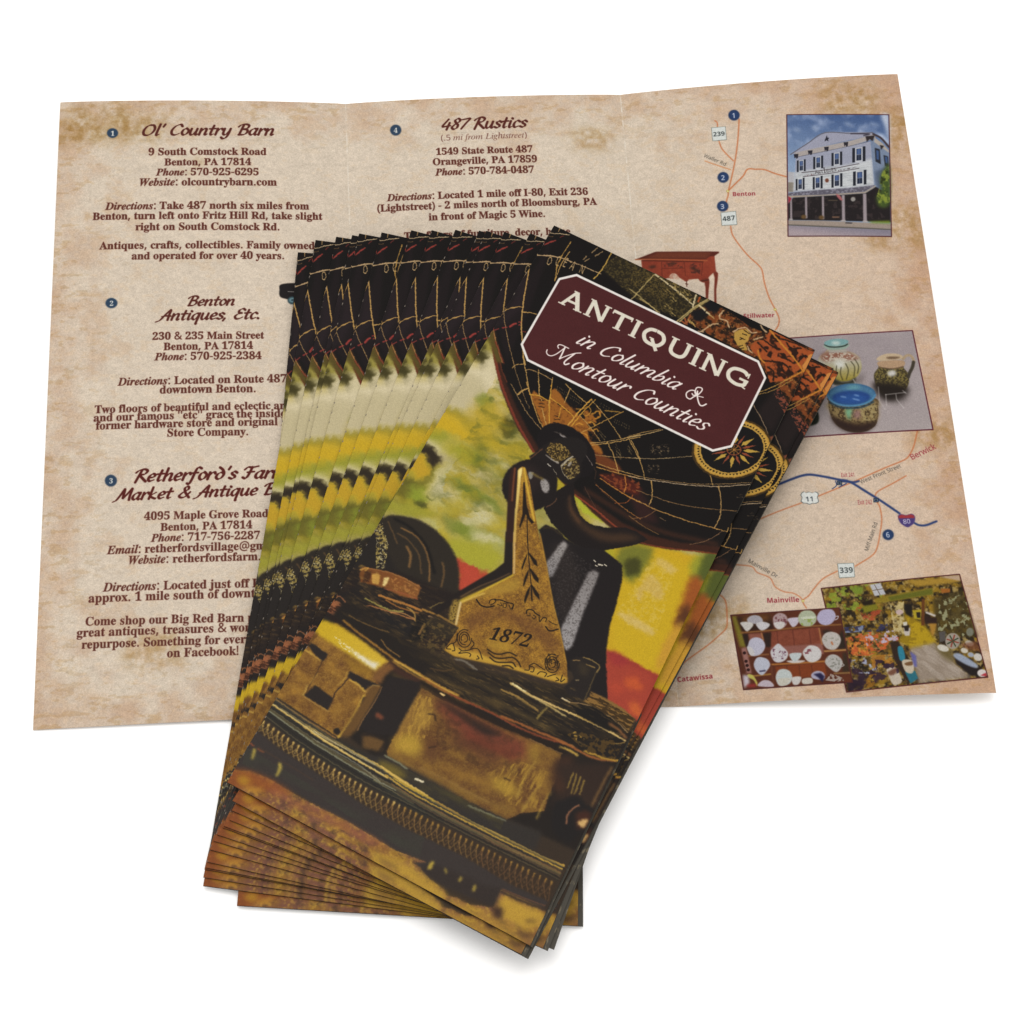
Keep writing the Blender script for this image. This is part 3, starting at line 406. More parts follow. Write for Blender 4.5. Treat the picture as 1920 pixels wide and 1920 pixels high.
  't': (74, '9 32 27 51 54 94 75 95 63 74 74 74 72 68 59 68 36 29 26 7 28 5 35 8 47 19 51 16 36 3 29 0 17 0 10 6 10 11 11 19 21 37 12 28'),
  'u': (99, '90 16 75 3 69 0 57 0 52 2 49 6 49 16 43 8 36 3 29 0 17 0 10 6 9 11 12 20 20 36 12 28 9 32 27 50 52 52 34 21 30 9 30 7 32 7 37 10 46 19 57 33 67 50 91 52 67 8 69 5 76 9 87 19'),
 },
 'SSB': {
  'B': (113, '15 0 15 120 74 118 89 113 98 104 101 90 96 72 83 63 93 58 101 50 104 35 101 20 92 9 78 2 60 0/40 72 64 73 70 76 75 86 74 92 63 98 40 99/40 21 67 22 73 26 77 31 77 43 73 48 66 51 40 52'),
  'C': (107, '64 -2 47 0 33 6 23 15 16 28 11 42 10 60 12 77 16 92 24 104 35 114 49 120 66 122 84 119 101 113 93 93 66 100 53 98 44 90 38 77 36 60 38 43 43 30 52 22 66 20 96 26 96 5 81 0'),
  'M': (158, '15 0 15 120 50 120 78 28 109 120 143 120 143 0 120 0 121 94 89 0 66 0 37 94 38 0'),
  'S': (93, '42 -2 24 0 8 6 8 29 34 20 44 19 57 23 61 32 59 38 54 43 29 56 19 63 12 73 9 88 12 102 20 112 33 119 50 122 68 120 85 113 77 93 49 100 38 97 34 88 35 83 39 78 72 60 82 49 86 33 83 19 74 8 60 1'),
  'a': (101, '35 -2 24 0 15 6 9 15 7 27 10 40 17 49 30 54 64 57 63 67 60 72 50 75 24 68 16 85 32 91 51 94 67 92 79 86 86 76 89 61 89 0 71 0 66 13 53 2/45 17 58 22 62 27 64 42 44 41 37 38 34 33 33 22 36 19'),
  'b': (106, '64 -2 47 2 38 10 32 0 13 0 13 128 38 128 37 80 48 90 55 92 64 93 78 90 89 81 96 66 99 46 96 25 89 11 78 1/56 19 63 21 69 26 73 46 68 66 63 72 56 73 48 72 42 67 39 60 38 46 42 26 47 21'),
  'c': (86, '50 -2 32 1 19 10 10 24 8 45 9 60 13 73 20 82 29 88 52 93 69 92 81 87 74 68 52 73 44 72 38 66 34 57 34 33 38 25 44 20 52 19 66 21 78 27 78 5 66 0'),
  'e': (99, '54 -2 41 -1 30 4 21 10 14 19 9 31 8 45 9 60 13 72 20 81 28 88 39 92 51 93 68 91 81 83 89 70 92 52 92 39 33 39 35 30 39 23 46 19 56 17 72 19 87 24 87 5 73 0/33 56 68 56 64 70 59 74 51 76 39 71'),
  'i': (51, '26 103 16 106 12 115 16 125 26 128 35 125 39 115 35 106/13 0 13 92 38 92 38 0'),
  'k': (104, '13 0 13 128 38 128 37 50 74 92 102 92 66 52 104 0 75 0 49 37 38 29 38 0'),
  'l': (51, '13 0 13 128 38 128 38 0'),
  'n': (110, '13 0 13 92 32 92 35 80 49 90 57 93 79 91 89 86 95 75 98 60 98 0 73 0 72 62 69 68 64 72 58 73 48 72 42 66 39 56 38 0'),
  'o': (104, '52 -2 29 4 20 11 13 20 9 32 8 46 11 66 20 81 33 90 52 93 64 92 84 81 91 72 95 60 96 46 93 26 84 11 70 2/52 19 60 20 66 26 71 46 66 66 60 72 52 73 43 72 37 66 33 46 37 26 43 20'),
  'r': (76, '13 0 13 92 32 92 37 76 48 88 55 92 73 93 71 69 51 68 42 60 39 54 38 0'),
  's': (84, '38 -2 22 -1 8 4 8 24 39 17 49 19 52 25 46 33 14 50 8 61 10 79 18 87 29 92 44 93 60 92 76 86 68 68 43 75 35 73 32 69 34 65 39 61 65 49 74 40 77 27 75 15 67 6 55 0'),
  't': (73, '44 -2 30 1 20 10 16 29 16 73 4 73 4 84 18 92 25 111 41 111 41 92 66 92 66 73 41 73 41 29 41 24 47 19 68 21 68 3'),
  'v': (95, '35 0 0 92 26 92 44 39 47 21 69 92 95 92 60 0'),
  'w': (144, '28 0 2 92 27 92 42 21 58 92 86 92 98 40 100 21 118 92 142 92 116 0 89 0 72 73 54 0'),
  'E': (94, '15 0 15 120 84 120 84 99 40 99 40 73 81 73 81 52 40 52 40 21 84 21 84 0'),
  '0': (96, '48 -2 29 3 16 15 9 34 6 60 10 93 16 105 23 114 34 120 48 122 66 118 80 105 87 86 90 60 86 27 80 15 73 6 62 0/48 19 56 21 61 29 65 60 61 91 56 99 48 101 40 99 35 91 31 60 35 29 40 22'),
  '1': (96, '44 0 45 93 22 74 10 89 48 120 69 120 69 0'),
  '2': (96, '7 0 7 18 51 64 60 75 62 86 58 97 47 100 34 97 20 88 7 104 31 119 49 122 70 117 77 112 86 98 86 80 83 71 72 55 38 21 91 21 91 0'),
  '3': (96, '41 -2 23 0 7 5 7 26 23 21 38 19 50 20 57 23 62 29 63 36 60 45 51 50 25 52 25 71 51 74 56 76 61 88 60 93 52 100 44 101 29 98 18 92 7 110 23 118 33 121 62 120 75 114 83 105 86 93 84 82 78 73 60 63 73 60 82 54 88 46 88 25 78 9 68 3'),
  '4': (96, '54 0 54 25 3 25 3 42 55 120 79 120 79 44 93 44 93 25 79 25 79 0/25 44 54 44 55 91'),
  '5': (96, '40 -2 23 0 8 5 8 27 23 21 39 19 49 20 57 24 61 30 63 38 61 46 57 51 49 55 39 56 21 53 11 59 15 120 80 120 80 98 37 98 35 75 61 76 78 67 87 51 88 40 85 23 76 10 61 1'),
  '6': (96, '50 -2 28 4 19 11 12 21 7 34 8 71 17 99 31 112 52 120 82 120 82 100 68 101 44 97 33 84 31 75 30 64 40 74 47 77 56 78 70 76 81 68 88 56 91 40 88 23 80 10 66 1/49 19 61 24 66 39 62 53 57 57 50 58 40 56 33 50 31 42 33 31 39 22'),
  '7': (96, '19 0 64 98 5 98 5 120 91 120 91 104 45 0'),
  '8': (96, '48 -2 30 1 17 7 9 17 6 31 8 41 13 50 29 63 15 75 11 83 10 93 11 101 21 114 29 118 48 122 67 118 75 114 85 101 85 83 80 75 65 63 77 55 87 45 90 31 89 22 78 7 70 2/48 74 58 80 62 91 58 100 48 103 37 100 33 91 38 81/48 17 62 21 66 32 64 40 47 52 34 44 30 32 34 21'),
  '9': (96, '30 -2 14 -1 14 20 41 19 51 23 58 29 63 36 67 55 56 46 39 42 25 44 15 51 8 64 5 80 8 97 16 110 29 118 46 121 58 120 68 115 77 108 84 98 89 85 90 69 89 48 83 29 73 13 55 2/46 61 56 64 62 70 65 78 63 89 57 97 47 101 40 100 34 96 31 89 30 80 34 66 39 62'),
 },
 'SS': {
  'A': (107, '0 0 47 120 60 120 107 0 92 0 77 37 30 37 15 0/34 50 73 50 53 105'),
  'B': (109, '16 0 16 120 70 118 85 113 93 104 96 90 94 81 90 73 73 63 87 58 96 49 100 34 97 20 89 9 76 2 58 0/31 69 66 70 75 74 79 80 81 89 79 97 74 103 64 106 31 107/31 13 69 14 78 19 83 26 84 35 82 44 78 50 68 55 31 56'),
  'C': (106, '65 -2 48 0 35 6 24 15 16 27 12 42 10 60 12 77 17 92 25 104 36 114 51 120 68 122 86 120 101 114 95 102 83 106 68 108 50 105 37 95 29 80 26 60 29 40 36 25 49 15 68 12 96 16 96 3'),
  'D': (122, '16 0 16 120 53 120 70 118 85 113 96 105 105 94 110 79 112 61 108 34 96 15 76 4 50 0/31 13 69 16 84 25 93 40 96 60 94 82 85 96 70 104 31 107'),
  'E': (93, '16 0 16 120 83 120 83 106 31 106 31 69 80 69 80 56 31 56 31 13 83 13 83 0'),
  'F': (87, '16 0 16 120 83 120 83 106 31 106 31 64 80 64 80 51 31 51 31 0'),
  'I': (57, '7 0 7 9 21 12 21 108 7 111 7 120 50 120 50 111 36 108 36 12 50 9 50 0'),
  'M': (152, '16 0 16 120 38 120 76 22 114 120 136 120 136 0 121 0 122 105 82 0 69 0 29 105 30 0'),
  'N': (128, '16 0 16 120 34 120 98 21 97 120 111 120 111 0 94 0 30 99 30 0'),
  'O': (131, '66 -2 48 0 35 6 24 15 16 28 12 43 10 60 12 78 16 93 24 105 35 114 49 120 66 122 82 120 96 114 107 105 114 93 119 78 121 60 119 43 114 28 107 15 96 6 82 0/66 12 83 15 95 25 102 40 105 60 102 80 95 95 84 105 66 108 48 105 36 95 29 80 26 60 29 40 36 25 48 15'),
  'Q': (131, '93 -28 70 -2 48 0 35 6 24 15 16 28 12 43 10 60 12 78 16 93 24 105 35 114 49 120 66 122 82 120 96 114 107 105 114 93 119 78 121 60 119 40 112 23 101 10 86 1 115 -28/66 12 83 15 95 25 102 40 105 60 102 80 95 95 84 105 66 108 48 105 36 95 29 80 26 60 29 40 36 25 48 15'),
  'R': (104, '16 0 16 120 69 118 82 111 90 101 92 77 86 64 69 54 102 0 84 0 55 49 31 49 31 0/31 62 62 64 71 68 76 75 78 85 76 95 70 102 61 105 31 107'),
  'S': (92, '41 -2 23 0 9 4 9 19 24 14 42 12 54 13 62 17 68 23 69 31 67 41 58 48 28 62 18 69 12 79 10 91 11 100 21 113 29 118 48 122 66 120 82 115 77 102 63 106 38 107 31 103 27 98 25 91 28 81 36 74 70 58 81 48 84 32 82 18 73 7 59 1'),
  'T': (93, '39 0 39 106 2 106 2 120 92 120 92 106 54 106 54 0'),
  'U': (123, '61 -2 41 1 27 11 18 25 15 43 15 120 30 120 30 42 32 29 38 20 48 14 62 12 76 14 85 20 91 30 93 42 93 120 107 120 107 42 102 20 96 11 87 4 75 0'),
  'W': (156, '34 0 2 120 18 120 42 18 48 47 70 120 85 120 114 18 138 120 154 120 122 0 107 0 78 102 49 0'),
  'a': (94, '36 -2 25 0 16 5 10 13 8 25 10 37 18 46 32 51 66 54 65 69 61 75 47 80 34 78 22 73 18 84 31 89 48 92 63 90 73 84 79 75 81 61 81 0 70 0 66 13 54 2/39 10 50 12 58 17 64 25 66 44 38 42 30 38 25 32 24 18 28 14'),
  'c': (81, '50 -2 39 -1 21 10 15 18 11 30 9 44 11 60 15 72 21 81 30 87 51 92 75 87 70 75 51 79 39 77 31 70 26 60 25 45 26 30 31 20 39 13 50 11 74 16 74 3 64 -1'),
  'd': (103, '46 -2 31 1 19 10 12 25 9 45 12 65 20 80 31 89 46 92 56 91 64 88 75 79 74 128 89 128 89 0 77 0 74 12 64 2/48 11 61 13 68 19 73 28 75 45 73 60 69 70 61 77 48 80 38 77 31 70 26 59 25 44 26 30 31 20 38 13'),
  'e': (95, '52 -2 40 -1 30 4 21 10 15 19 11 31 9 44 11 58 14 70 20 79 28 86 38 90 49 92 69 87 76 81 82 73 86 51 86 42 25 42 27 29 32 19 41 13 53 11 68 13 82 17 82 4 68 0/25 54 71 54 66 73 58 78 49 80 39 78 32 73 27 65'),
  'f': (58, '18 0 18 79 3 79 3 86 18 91 20 111 26 121 35 126 47 128 65 126 61 114 48 116 41 115 37 111 34 105 33 90 56 90 56 79 33 79 33 0'),
  'i': (43, '22 105 16 107 13 114 16 122 22 124 28 122 31 114 28 107/14 0 14 90 29 90 29 0'),
  'k': (90, '14 0 14 128 29 128 28 46 68 90 86 90 49 51 88 0 70 0 39 42 29 33 29 0'),
  'l': (43, '14 0 14 128 29 128 29 0'),
  'n': (104, '14 0 14 90 26 90 28 78 41 88 57 92 72 90 82 84 88 74 90 58 90 0 76 0 74 67 70 74 64 78 55 79 43 77 35 71 31 60 29 47 29 0'),
  'o': (101, '50 -2 29 4 21 11 15 20 11 31 9 45 12 65 21 80 34 89 51 92 73 86 81 80 87 70 91 59 93 45 90 25 81 11 68 2/51 11 63 13 71 20 76 31 77 45 76 60 71 70 63 77 51 79 39 77 31 70 26 60 25 45 26 31 31 20 39 13'),
  'r': (69, '14 0 14 90 26 90 29 74 40 86 47 90 67 91 65 77 48 77 37 70 33 64 29 48 29 0'),
  's': (81, '37 -2 21 0 9 4 9 18 22 13 47 11 57 18 57 30 50 35 22 48 12 56 9 68 11 78 18 86 29 90 42 92 58 90 71 86 66 74 41 80 28 77 24 73 25 62 60 45 70 37 72 31 70 13 63 5 52 0'),
  't': (60, '42 -2 29 1 19 9 16 26 16 79 3 79 3 86 16 92 22 111 30 111 30 90 56 90 56 79 30 79 31 19 39 12 57 12 57 1'),
  'v': (85, '34 0 0 90 16 90 42 13 70 90 85 90 51 0'),
  'w': (132, '27 0 2 90 17 90 35 15 58 90 74 90 96 16 115 90 130 90 105 0 88 0 66 75 43 0'),
  'x': (89, '3 0 35 46 5 90 21 90 44 56 68 90 84 90 53 46 86 0 69 0 44 36 20 0'),
  '1': (96, '45 0 46 104 23 85 15 95 47 120 60 120 60 0'),
  '2': (96, '8 0 8 12 55 60 64 74 67 89 66 97 62 104 55 108 38 108 17 97 10 107 26 118 35 120 61 120 73 113 80 103 83 90 82 81 79 72 68 56 27 14 87 14 87 0'),
  '3': (96, '40 -2 23 0 8 5 8 19 24 13 41 11 54 12 64 17 69 25 71 34 69 44 62 50 51 54 26 55 26 68 50 70 60 75 66 82 68 91 66 98 62 104 55 108 46 109 29 106 16 99 8 109 24 118 46 122 62 120 74 113 81 104 83 92 81 81 76 73 58 62 70 59 80 53 85 45 87 34 85 24 76 8 66 3'),
  '4': (96, '61 0 61 27 4 27 4 40 60 120 75 120 75 40 93 40 93 27 75 27 75 0/18 40 61 40 62 105'),
  '5': (96, '42 -2 24 0 11 5 11 19 25 13 42 11 54 13 63 17 69 25 71 37 70 47 64 55 55 60 41 61 21 58 14 63 18 120 78 120 78 106 31 106 28 72 46 74 63 71 76 64 84 53 87 38 84 22 75 9 60 1'),
  '6': (96, '50 -2 30 4 21 11 15 22 11 35 9 51 12 77 20 99 27 108 36 115 49 120 64 122 79 120 79 107 64 109 45 105 33 95 27 80 24 61 36 71 53 75 68 73 79 66 86 54 88 38 86 22 78 9 66 1/50 11 60 13 67 18 72 26 74 38 72 49 68 57 60 62 50 64 43 63 31 56 28 52 24 41 27 27 31 21 35 15'),
  '7': (96, '23 0 72 106 8 106 8 120 88 120 88 108 39 0'),
  '8': (96, '48 -2 31 1 19 7 11 17 8 31 12 45 21 55 33 63 18 75 14 83 13 101 17 108 30 118 48 122 62 120 74 114 81 105 84 93 81 80 72 71 61 64 75 55 84 45 88 31 85 18 77 7 64 1/48 69 63 78 68 84 69 92 68 100 63 105 48 110 32 105 28 100 27 92 30 82 37 75/48 10 59 12 67 16 72 23 73 31 72 39 66 45 45 56 29 46 24 39 23 31 24 23 29 16 37 12'),
  '9': (96, '32 -2 17 0 17 13 43 12 58 19 67 32 72 59 61 49 53 46 43 45 29 47 18 54 11 66 9 81 10 93 13 103 27 117 47 122 57 120 67 116 76 108 82 98 86 85 87 69 85 43 77 21 70 12 60 4 48 0/46 56 53 57 65 64 72 73 72 79 66 99 54 108 47 109 37 107 30 102 25 94 23 81 25 71 29 63 36 58'),
  '0': (96, '48 -2 30 3 18 15 11 34 8 60 9 78 17 105 25 114 35 120 48 122 66 118 78 105 85 86 88 60 84 27 79 15 71 6 61 0/48 11 59 14 67 23 72 38 73 60 72 82 67 97 59 106 48 109 36 106 29 97 25 82 23 60 25 38 29 23 36 14'),
  ',': (45, '7 -22 15 20 31 20 32 18 26 -2 18 -22'),
  '.': (45, '22 -2 15 0 12 9 15 18 22 20 30 18 33 9 30 0'),
  ':': (45, '22 70 15 72 12 81 15 90 22 92 30 90 33 81 30 72/22 -2 15 0 12 9 15 18 22 20 30 18 33 9 30 0'),
  '-': (54, '7 38 7 51 47 51 47 38'),
  '(': (50, '31 -26 20 -11 13 7 8 26 7 46 8 66 13 86 20 104 31 120 45 120 35 103 28 85 23 66 22 46 28 8 35 -10 45 -26'),
  ')': (50, '5 -26 16 -10 27 27 29 46 27 66 23 85 15 103 5 120 19 120 30 104 38 86 42 66 44 46 42 26 38 7 30 -11 19 -26'),
  '&': (123, '47 -2 31 1 19 7 12 17 9 31 11 43 16 52 35 66 21 87 22 106 29 115 38 120 51 122 63 120 72 115 78 107 80 96 79 86 73 78 56 64 89 33 95 45 100 60 115 60 108 40 98 24 122 0 102 0 88 14 70 3/47 73 61 84 64 90 64 101 57 109 44 109 36 101 35 90/47 12 66 15 79 23 44 57 30 46 24 32 26 24 31 17 38 13'),
  '@': (151, '73 -15 54 -13 39 -8 26 2 17 14 12 29 11 62 21 89 29 99 39 108 51 114 65 118 81 120 97 118 112 113 124 104 134 92 139 77 141 60 140 45 134 31 125 22 112 18 105 20 100 23 94 33 85 23 70 18 59 21 50 27 45 37 43 49 48 69 60 83 79 87 104 83 103 36 106 31 113 29 122 33 128 44 130 60 128 75 123 87 116 96 106 103 94 107 81 109 63 107 48 101 37 92 29 79 24 64 22 47 25 26 35 10 51 -1 73 -4 92 -2 109 3 109 -8 93 -13/72 29 80 31 86 36 89 44 92 75 72 76 66 73 58 62 57 40 61 33'),
  '!': (45, '18 34 14 120 31 120 27 34/23 -2 15 0 12 9 15 18 23 20 30 18 33 9 30 0'),
  "'": (38, '14 77 11 120 27 120 24 77'),
  '‘': (101, '16 0 16 120 85 120 85 0/25 9 77 9 77 111 25 111'),
  '’': (101, '16 0 16 120 85 120 85 0/25 9 77 9 77 111 25 111'),
  '“': (101, '16 0 16 120 85 120 85 0/25 9 77 9 77 111 25 111'),
  '”': (101, '16 0 16 120 85 120 85 0/25 9 77 9 77 111 25 111'),
 },
}

# ---------------------------------------------------------------- the cover
C = Page(11/3., 8.5, 210)
C.poly("85782c", "-201 -98 3723 -178 3811 8595 -42 8689")
C.speck("6f6f24", "-201 -98 3723 -178 3811 8595 -42 8689", 157.1, 0.5, 0.85, 3, soft=0.25)
C.speck("b3a67c", "-201 -98 3723 -178 3811 8595 -42 8689", 170.2, 0.53, 0.85, 5, soft=0.22, ang=-1.3, el=2)
C.speck("a89420", "-201 -98 3723 -178 3811 8595 -42 8689", 222.6, 0.55, 0.75, 9, soft=0.2, ang=-1.3, el=2)
C.poly("c0b490", "-22 2833 -5 2133 441 2142 556 2678 289 3166 -37 3308", b=55.9, a=1, sm=1)
C.poly("3a3414", "-156 2199 2 1998 127 2362 -18 2401", b=21.2, a=1, sm=1)
C.poly("a08a20", "-101 2384 42 2302 128 2512 -54 2551", b=28.2, a=1, sm=1)
C.poly("c6ba98", "-116 2609 14 2318 318 2341 442 2742 203 2919 -32 3030 -97 2791", b=49.0, a=1, sm=1)
C.poly("b4a884", "-296 2821 -72 2490 294 2541 540 2744 405 2961 18 3009 -203 3052", b=48.9, a=1, sm=1)
C.poly("b4a782", "156 3044 453 2962 653 3075 416 3179 203 3186", b=41.5, a=0.8, sm=1)
C.poly("8d7f2c", "-87 3316 -40 3014 370 3037 556 3122 370 3184 12 3153 -20 3340", b=27.7, a=1, sm=1)
C.poly("b8981f", "-52 3421 -13 3104 243 3108 515 3186 371 3330 113 3391 2 3599 -53 3631", b=41.3, a=1, sm=1)
C.poly("8c8a2a", "-61 3510 32 3373 242 3360 199 3489 61 3608", b=41.2, a=1, sm=1)
C.poly("beb488", "-56 3696 -8 3543 201 3529 320 3588 155 3617 19 3632", b=34.2, a=1, sm=1)
C.poly("908c2a", "251 3522 395 3379 628 3415 599 3576 416 3637", b=41.0, a=1, sm=1)
C.poly("b4ab84", "248 3979 328 3748 524 3639 747 3658 726 3834 498 3838 389 3941", b=47.5, a=1, sm=1)
C.poly("a89a2a", "-113 3936 -54 3736 139 3834 192 4010 103 4080 -29 4031", b=20.4, a=1, sm=1)
C.poly("6b6420", "130 3921 205 3859 292 4138 168 4208 49 4254 28 4143 147 4097", b=27.0, a=1, sm=1)
C.poly("2a2216", "-25 3968 -16 3776 -9 3647 111 3601 268 3699 236 3779 179 3914 153 3826 4 3744 -14 3920 -40 4079", b=17.0, a=1, sm=1)
C.poly("b08e22", "-3 3976 -2 3768 109 3809 176 3978 131 4065 15 4047", b=17.0, a=1, sm=1)
C.poly("55501a", "-61 4317 -24 4111 152 4176 188 4318 7 4379", b=26.9, a=0.8, sm=1)
C.poly("7f8828", "112 4239 256 4137 381 4210 295 4319 161 4334", b=33.6, a=1, sm=1)
C.poly("2e3114", "226 4358 265 4295 407 4297 382 4352 281 4398", b=20.1, a=1, sm=1)
C.poly("2e3a14", "802 4096 862 4002 948 4035 867 4121", b=23.5, a=0.9, sm=1)
C.poly("8f8a2c", "-11 4552 177 4365 439 4360 592 4314 410 4477 160 4577 10 4662", b=40.1, a=1, sm=1)
C.poly("bdb48e", "312 4106 433 4100 589 4236 543 4322 384 4249", b=40.3, a=1, sm=1)
C.poly("b9b084", "775 4293 921 4231 1071 4288 920 4372", b=40.0, a=1, sm=1)
C.poly("aaa56a", "390 4508 529 4470 674 4550 541 4564", b=33.2, a=1, sm=1)
C.poly("70752a", "588 4377 779 4371 1061 4374 1064 4452 819 4488", b=39.9, a=1, sm=1)
C.poly("b5ac70", "764 4519 954 4513 1156 4499 1027 4591", b=39.7, a=1, sm=1)
C.poly("8b8f2c", "904 4660 1194 4577 1289 4701 1091 4792", b=39.5, a=1, sm=1)
C.poly("9a8f28", "243 4077 402 3824 746 3850 797 4146 503 4311", b=47.1, a=0.8, sm=1)
C.poly("bab18a", "278 4003 402 3824 687 4018 610 4197 373 4194", b=47.2, a=1, sm=1)
C.poly("6a7428", "415 3899 746 3850 1109 3918 1150 4003 735 4019", b=40.4, a=1, sm=1)
C.poly("b8b188", "776 4104 1019 4022 1201 4109 1037 4253 802 4251", b=46.8, a=1, sm=1)
C.poly("707a28", "694 4365 1068 4316 1387 4351 1399 4423 1055 4483", b=39.8, a=1, sm=1)
C.poly("b9b184", "994 4357 1255 4318 1389 4403 1149 4483", b=39.8, a=1, sm=1)
C.poly("99942c", "826 4584 1055 4483 1409 4444 1505 4548 1336 4773 1003 4802", b=39.5, a=1, sm=1)
C.poly("3a3814", "604 2877 648 2768 804 2793 879 2948 795 3023 677 2977", b=17.3, a=1, sm=1)
C.poly("a98e1e", "242 2826 458 2677 669 2813 714 3152 963 3124 1155 3127 1064 3234 641 3248 346 3134", b=55.2, a=0.8, sm=1)
C.poly("5e6a1e", "459 3461 620 3399 769 3509 619 3592", b=41.0, a=0.8, sm=1)
C.poly("6a7420", "236 2716 338 2630 431 2720 339 2828", b=34.9, a=0.7, sm=1)
C.poly("a8a05c", "839 3359 972 3340 960 3512 790 3552", b=40.9, a=1, sm=1)
C.poly("a33c28", "993 4782 1142 4803 1392 4794 1296 4978 1201 5160", b=13.1, a=1, sm=1)
C.poly("a8402c", "1079 4864 1227 4834 1329 4855 1198 5059", b=19.6, a=1, sm=1)
C.poly("9ea02c", "1800 3289 2359 3384 2285 3532 2050 3528", b=13.5, a=1, sm=1)
C.speck("5a5c20", "326 2207 712 2249 1026 2754 1298 3920 689 4260 318 4225 395 3524", 68.5, 0.6, 0.6, 6, soft=0.2, ang=-0.8, el=2.5)
C.speck("a08a20", "302 2307 712 2249 1026 2754 1358 4047 524 4353 372 3621", 82.4, 0.6, 0.6, 16, soft=0.2, ang=-0.8, el=2)
C.warp(60, 190, 11)
C.warp(24, 60, 12)
C.poly("b8941a", "2266 3822 2809 3561 3980 3225 4089 3321 3726 5121 2974 5165", b=13.1)
C.poly("b8981a", "2726 3687 3421 3539 3804 3794 3568 4987 3083 4955 2811 4189", b=39.2, a=1, sm=1)
C.poly("6a6a24", "2601 3796 2753 3592 2990 3580 2948 4035 2769 4017", b=26.5, a=1, sm=1)
C.poly("3c3c16", "2740 3876 2851 3736 2949 3879 2854 4009", b=19.8, a=1, sm=1)
C.poly("a09422", "2337 3902 2545 3747 2616 3906 2421 3935", b=19.9, a=1, sm=1)
C.poly("bda04c", "3051 3640 3164 3602 3337 3654 3267 3742 3103 3710", b=16.6, a=1, sm=1)
C.poly("b89a48", "3033 4187 3068 3876 3206 3898 3334 4045 3265 4132 3110 4072 3118 4237", b=16.4, a=1, sm=1)
C.poly("bb9f50", "2921 4514 3083 4448 3398 4489 3372 4574 3134 4563", b=16.2, a=1, sm=1)
C.speck("c8b06a", "2921 4466 3025 3630 3320 3664 3448 4556 2972 4581", 32.7, 0.62, 0.5, 4, soft=0.2)
C.poly("4a5220", "3505 3390 3576 3251 3680 3243 3692 3580 3622 3668 3528 3647", b=20.0, a=1, sm=1)
C.poly("8a8a28", "3434 3478 3514 3310 3562 3628 3510 3657", b=26.6, a=1, sm=1)
C.poly("8c4a1c", "3510 3657 3657 3649 3710 4078 3655 4348 3587 4338 3541 3980", b=26.2, a=1, sm=1)
C.poly("4a2a16", "3574 4058 3635 4001 3691 4233 3638 4357 3571 4251", b=22.8, a=0.9, sm=1)
C.poly("b4872a", "3569 4443 3648 4233 3683 4709 3612 4935 3565 4727", b=25.7, a=1, sm=1)
C.poly("8e3428", "3002 4985 3288 4962 3670 4975 3740 4951 3768 5753 3240 5609", b=7.6)
C.poly("963a2a", "3045 5074 3351 5038 3617 5049 3647 5526 3252 5511", b=19.0, a=1, sm=1)
C.poly("b04c28", "3350 5196 3460 5123 3577 5229 3481 5281 3377 5286", b=25.3, a=1, sm=1)
C.poly("b4552a", "3507 5474 3565 5391 3658 5469 3656 5573 3572 5542", b=25.0, a=1, sm=1)
C.poly("8c2c2c", "3031 4989 3194 4952 3294 5016 3169 5111", b=25.5, a=0.8, sm=1)
C.poly("a03e2a", "3206 5328 3320 5291 3395 5354 3290 5438", b=25.2, a=1, sm=1)
C.warp(16, 50, 13)
C.poly("341a10", "-219 -134 -59 2222 -6 1783 137 2053 279 2262 454 2480 653 2680 886 2888 1143 3051 1532 3220 1848 3344 2162 3466 2482 3556 2809 3561 3135 3461 3442 3317 3801 3183 4076 3289 4196 -3 3873 -266", b=5.6)
C.poly("0e0a09", "-105 -153 -85 2121 10 1745 155 1984 326 2207 482 2378 708 2593 990 2830 1208 2987 1501 3155 1818 3279 2151 3338 2509 3408 2876 3397 3210 3313 3761 3086 4050 3226 4196 -3 3873 -266", b=10.5)
C.poly("160f10", "22 15 55 584 37 1316 62 1745 350 2107 237 1113 104 373", b=14.6)
C.poly("20171a", "-2 1765 11 1283 -13 714 181 1287 90 1613", b=29.0, a=0.9)
C.poly("1d1514", "3427 769 3651 845 3634 1401 3365 1210", b=21.5)
C.line("6a2c1c", "28 1852 175 2090 358 2333 569 2557 814 2788 1024 2951 1172 3062", (35,28), b=4.2)
C.line("5f2c18", "142 1933 311 2187 471 2355", 15.6, b=3.5, a=0.8)
C.line("7a3520", "1848 3344 2133 3402 2454 3492 2706 3539", 20.2, b=4.0)
C.line("6a3018", "2618 3548 2800 3540 3009 3490 3326 3368 3661 3236", 14.7, b=4.0)
C.line("3a2014", "1959 3227 2357 3277 2696 3304 3051 3268 3612 3117", 60.7, b=20.2, a=0.8)
C.poly("2c1614", "2394 2990 2500 2881 2789 3089 2908 3212 2658 3288", b=27.1, a=0.9)
C.poly("7a3c1c", "1819 4530 1911 4479 1875 4551", b=6.6, a=0.01)
C.poly("8a541c", "808 2382 816 2291 874 2318 921 2346 1033 2343 1023 2248 1002 2180 1028 2139 1111 2172 1196 2231 1298 2281 1395 2319 1453 2273 1506 2217 1571 2260 1600 2151 1677 2148 1675 2242 1659 2304 1706 2357 1717 2456 1627 2480 1712 2590 1838 2598 1925 2667 1909 2728 1732 2683 1605 2650 1469 2621 1280 2674 1141 2713", b=4.9)
C.speck("5a3010", "804 2385 1636 2131 1909 2728 1141 2713", 27.9, 0.6, 0.5, 2)
C.speck("0e0a09", "1311 2260 1681 2132 1817 2479 1479 2378", 62.9, 0.55, 0.9, 6)
C.poly("5e3014", "1782 2695 1957 2688 2119 2701 2214 2765 2184 2846 1916 2841", b=8.3)
C.poly("48180e", "1990 2954 2184 2846 2309 2828 2425 2840 2532 2883 2528 2975 2338 3042 2107 3018", b=13.7, a=0.9)
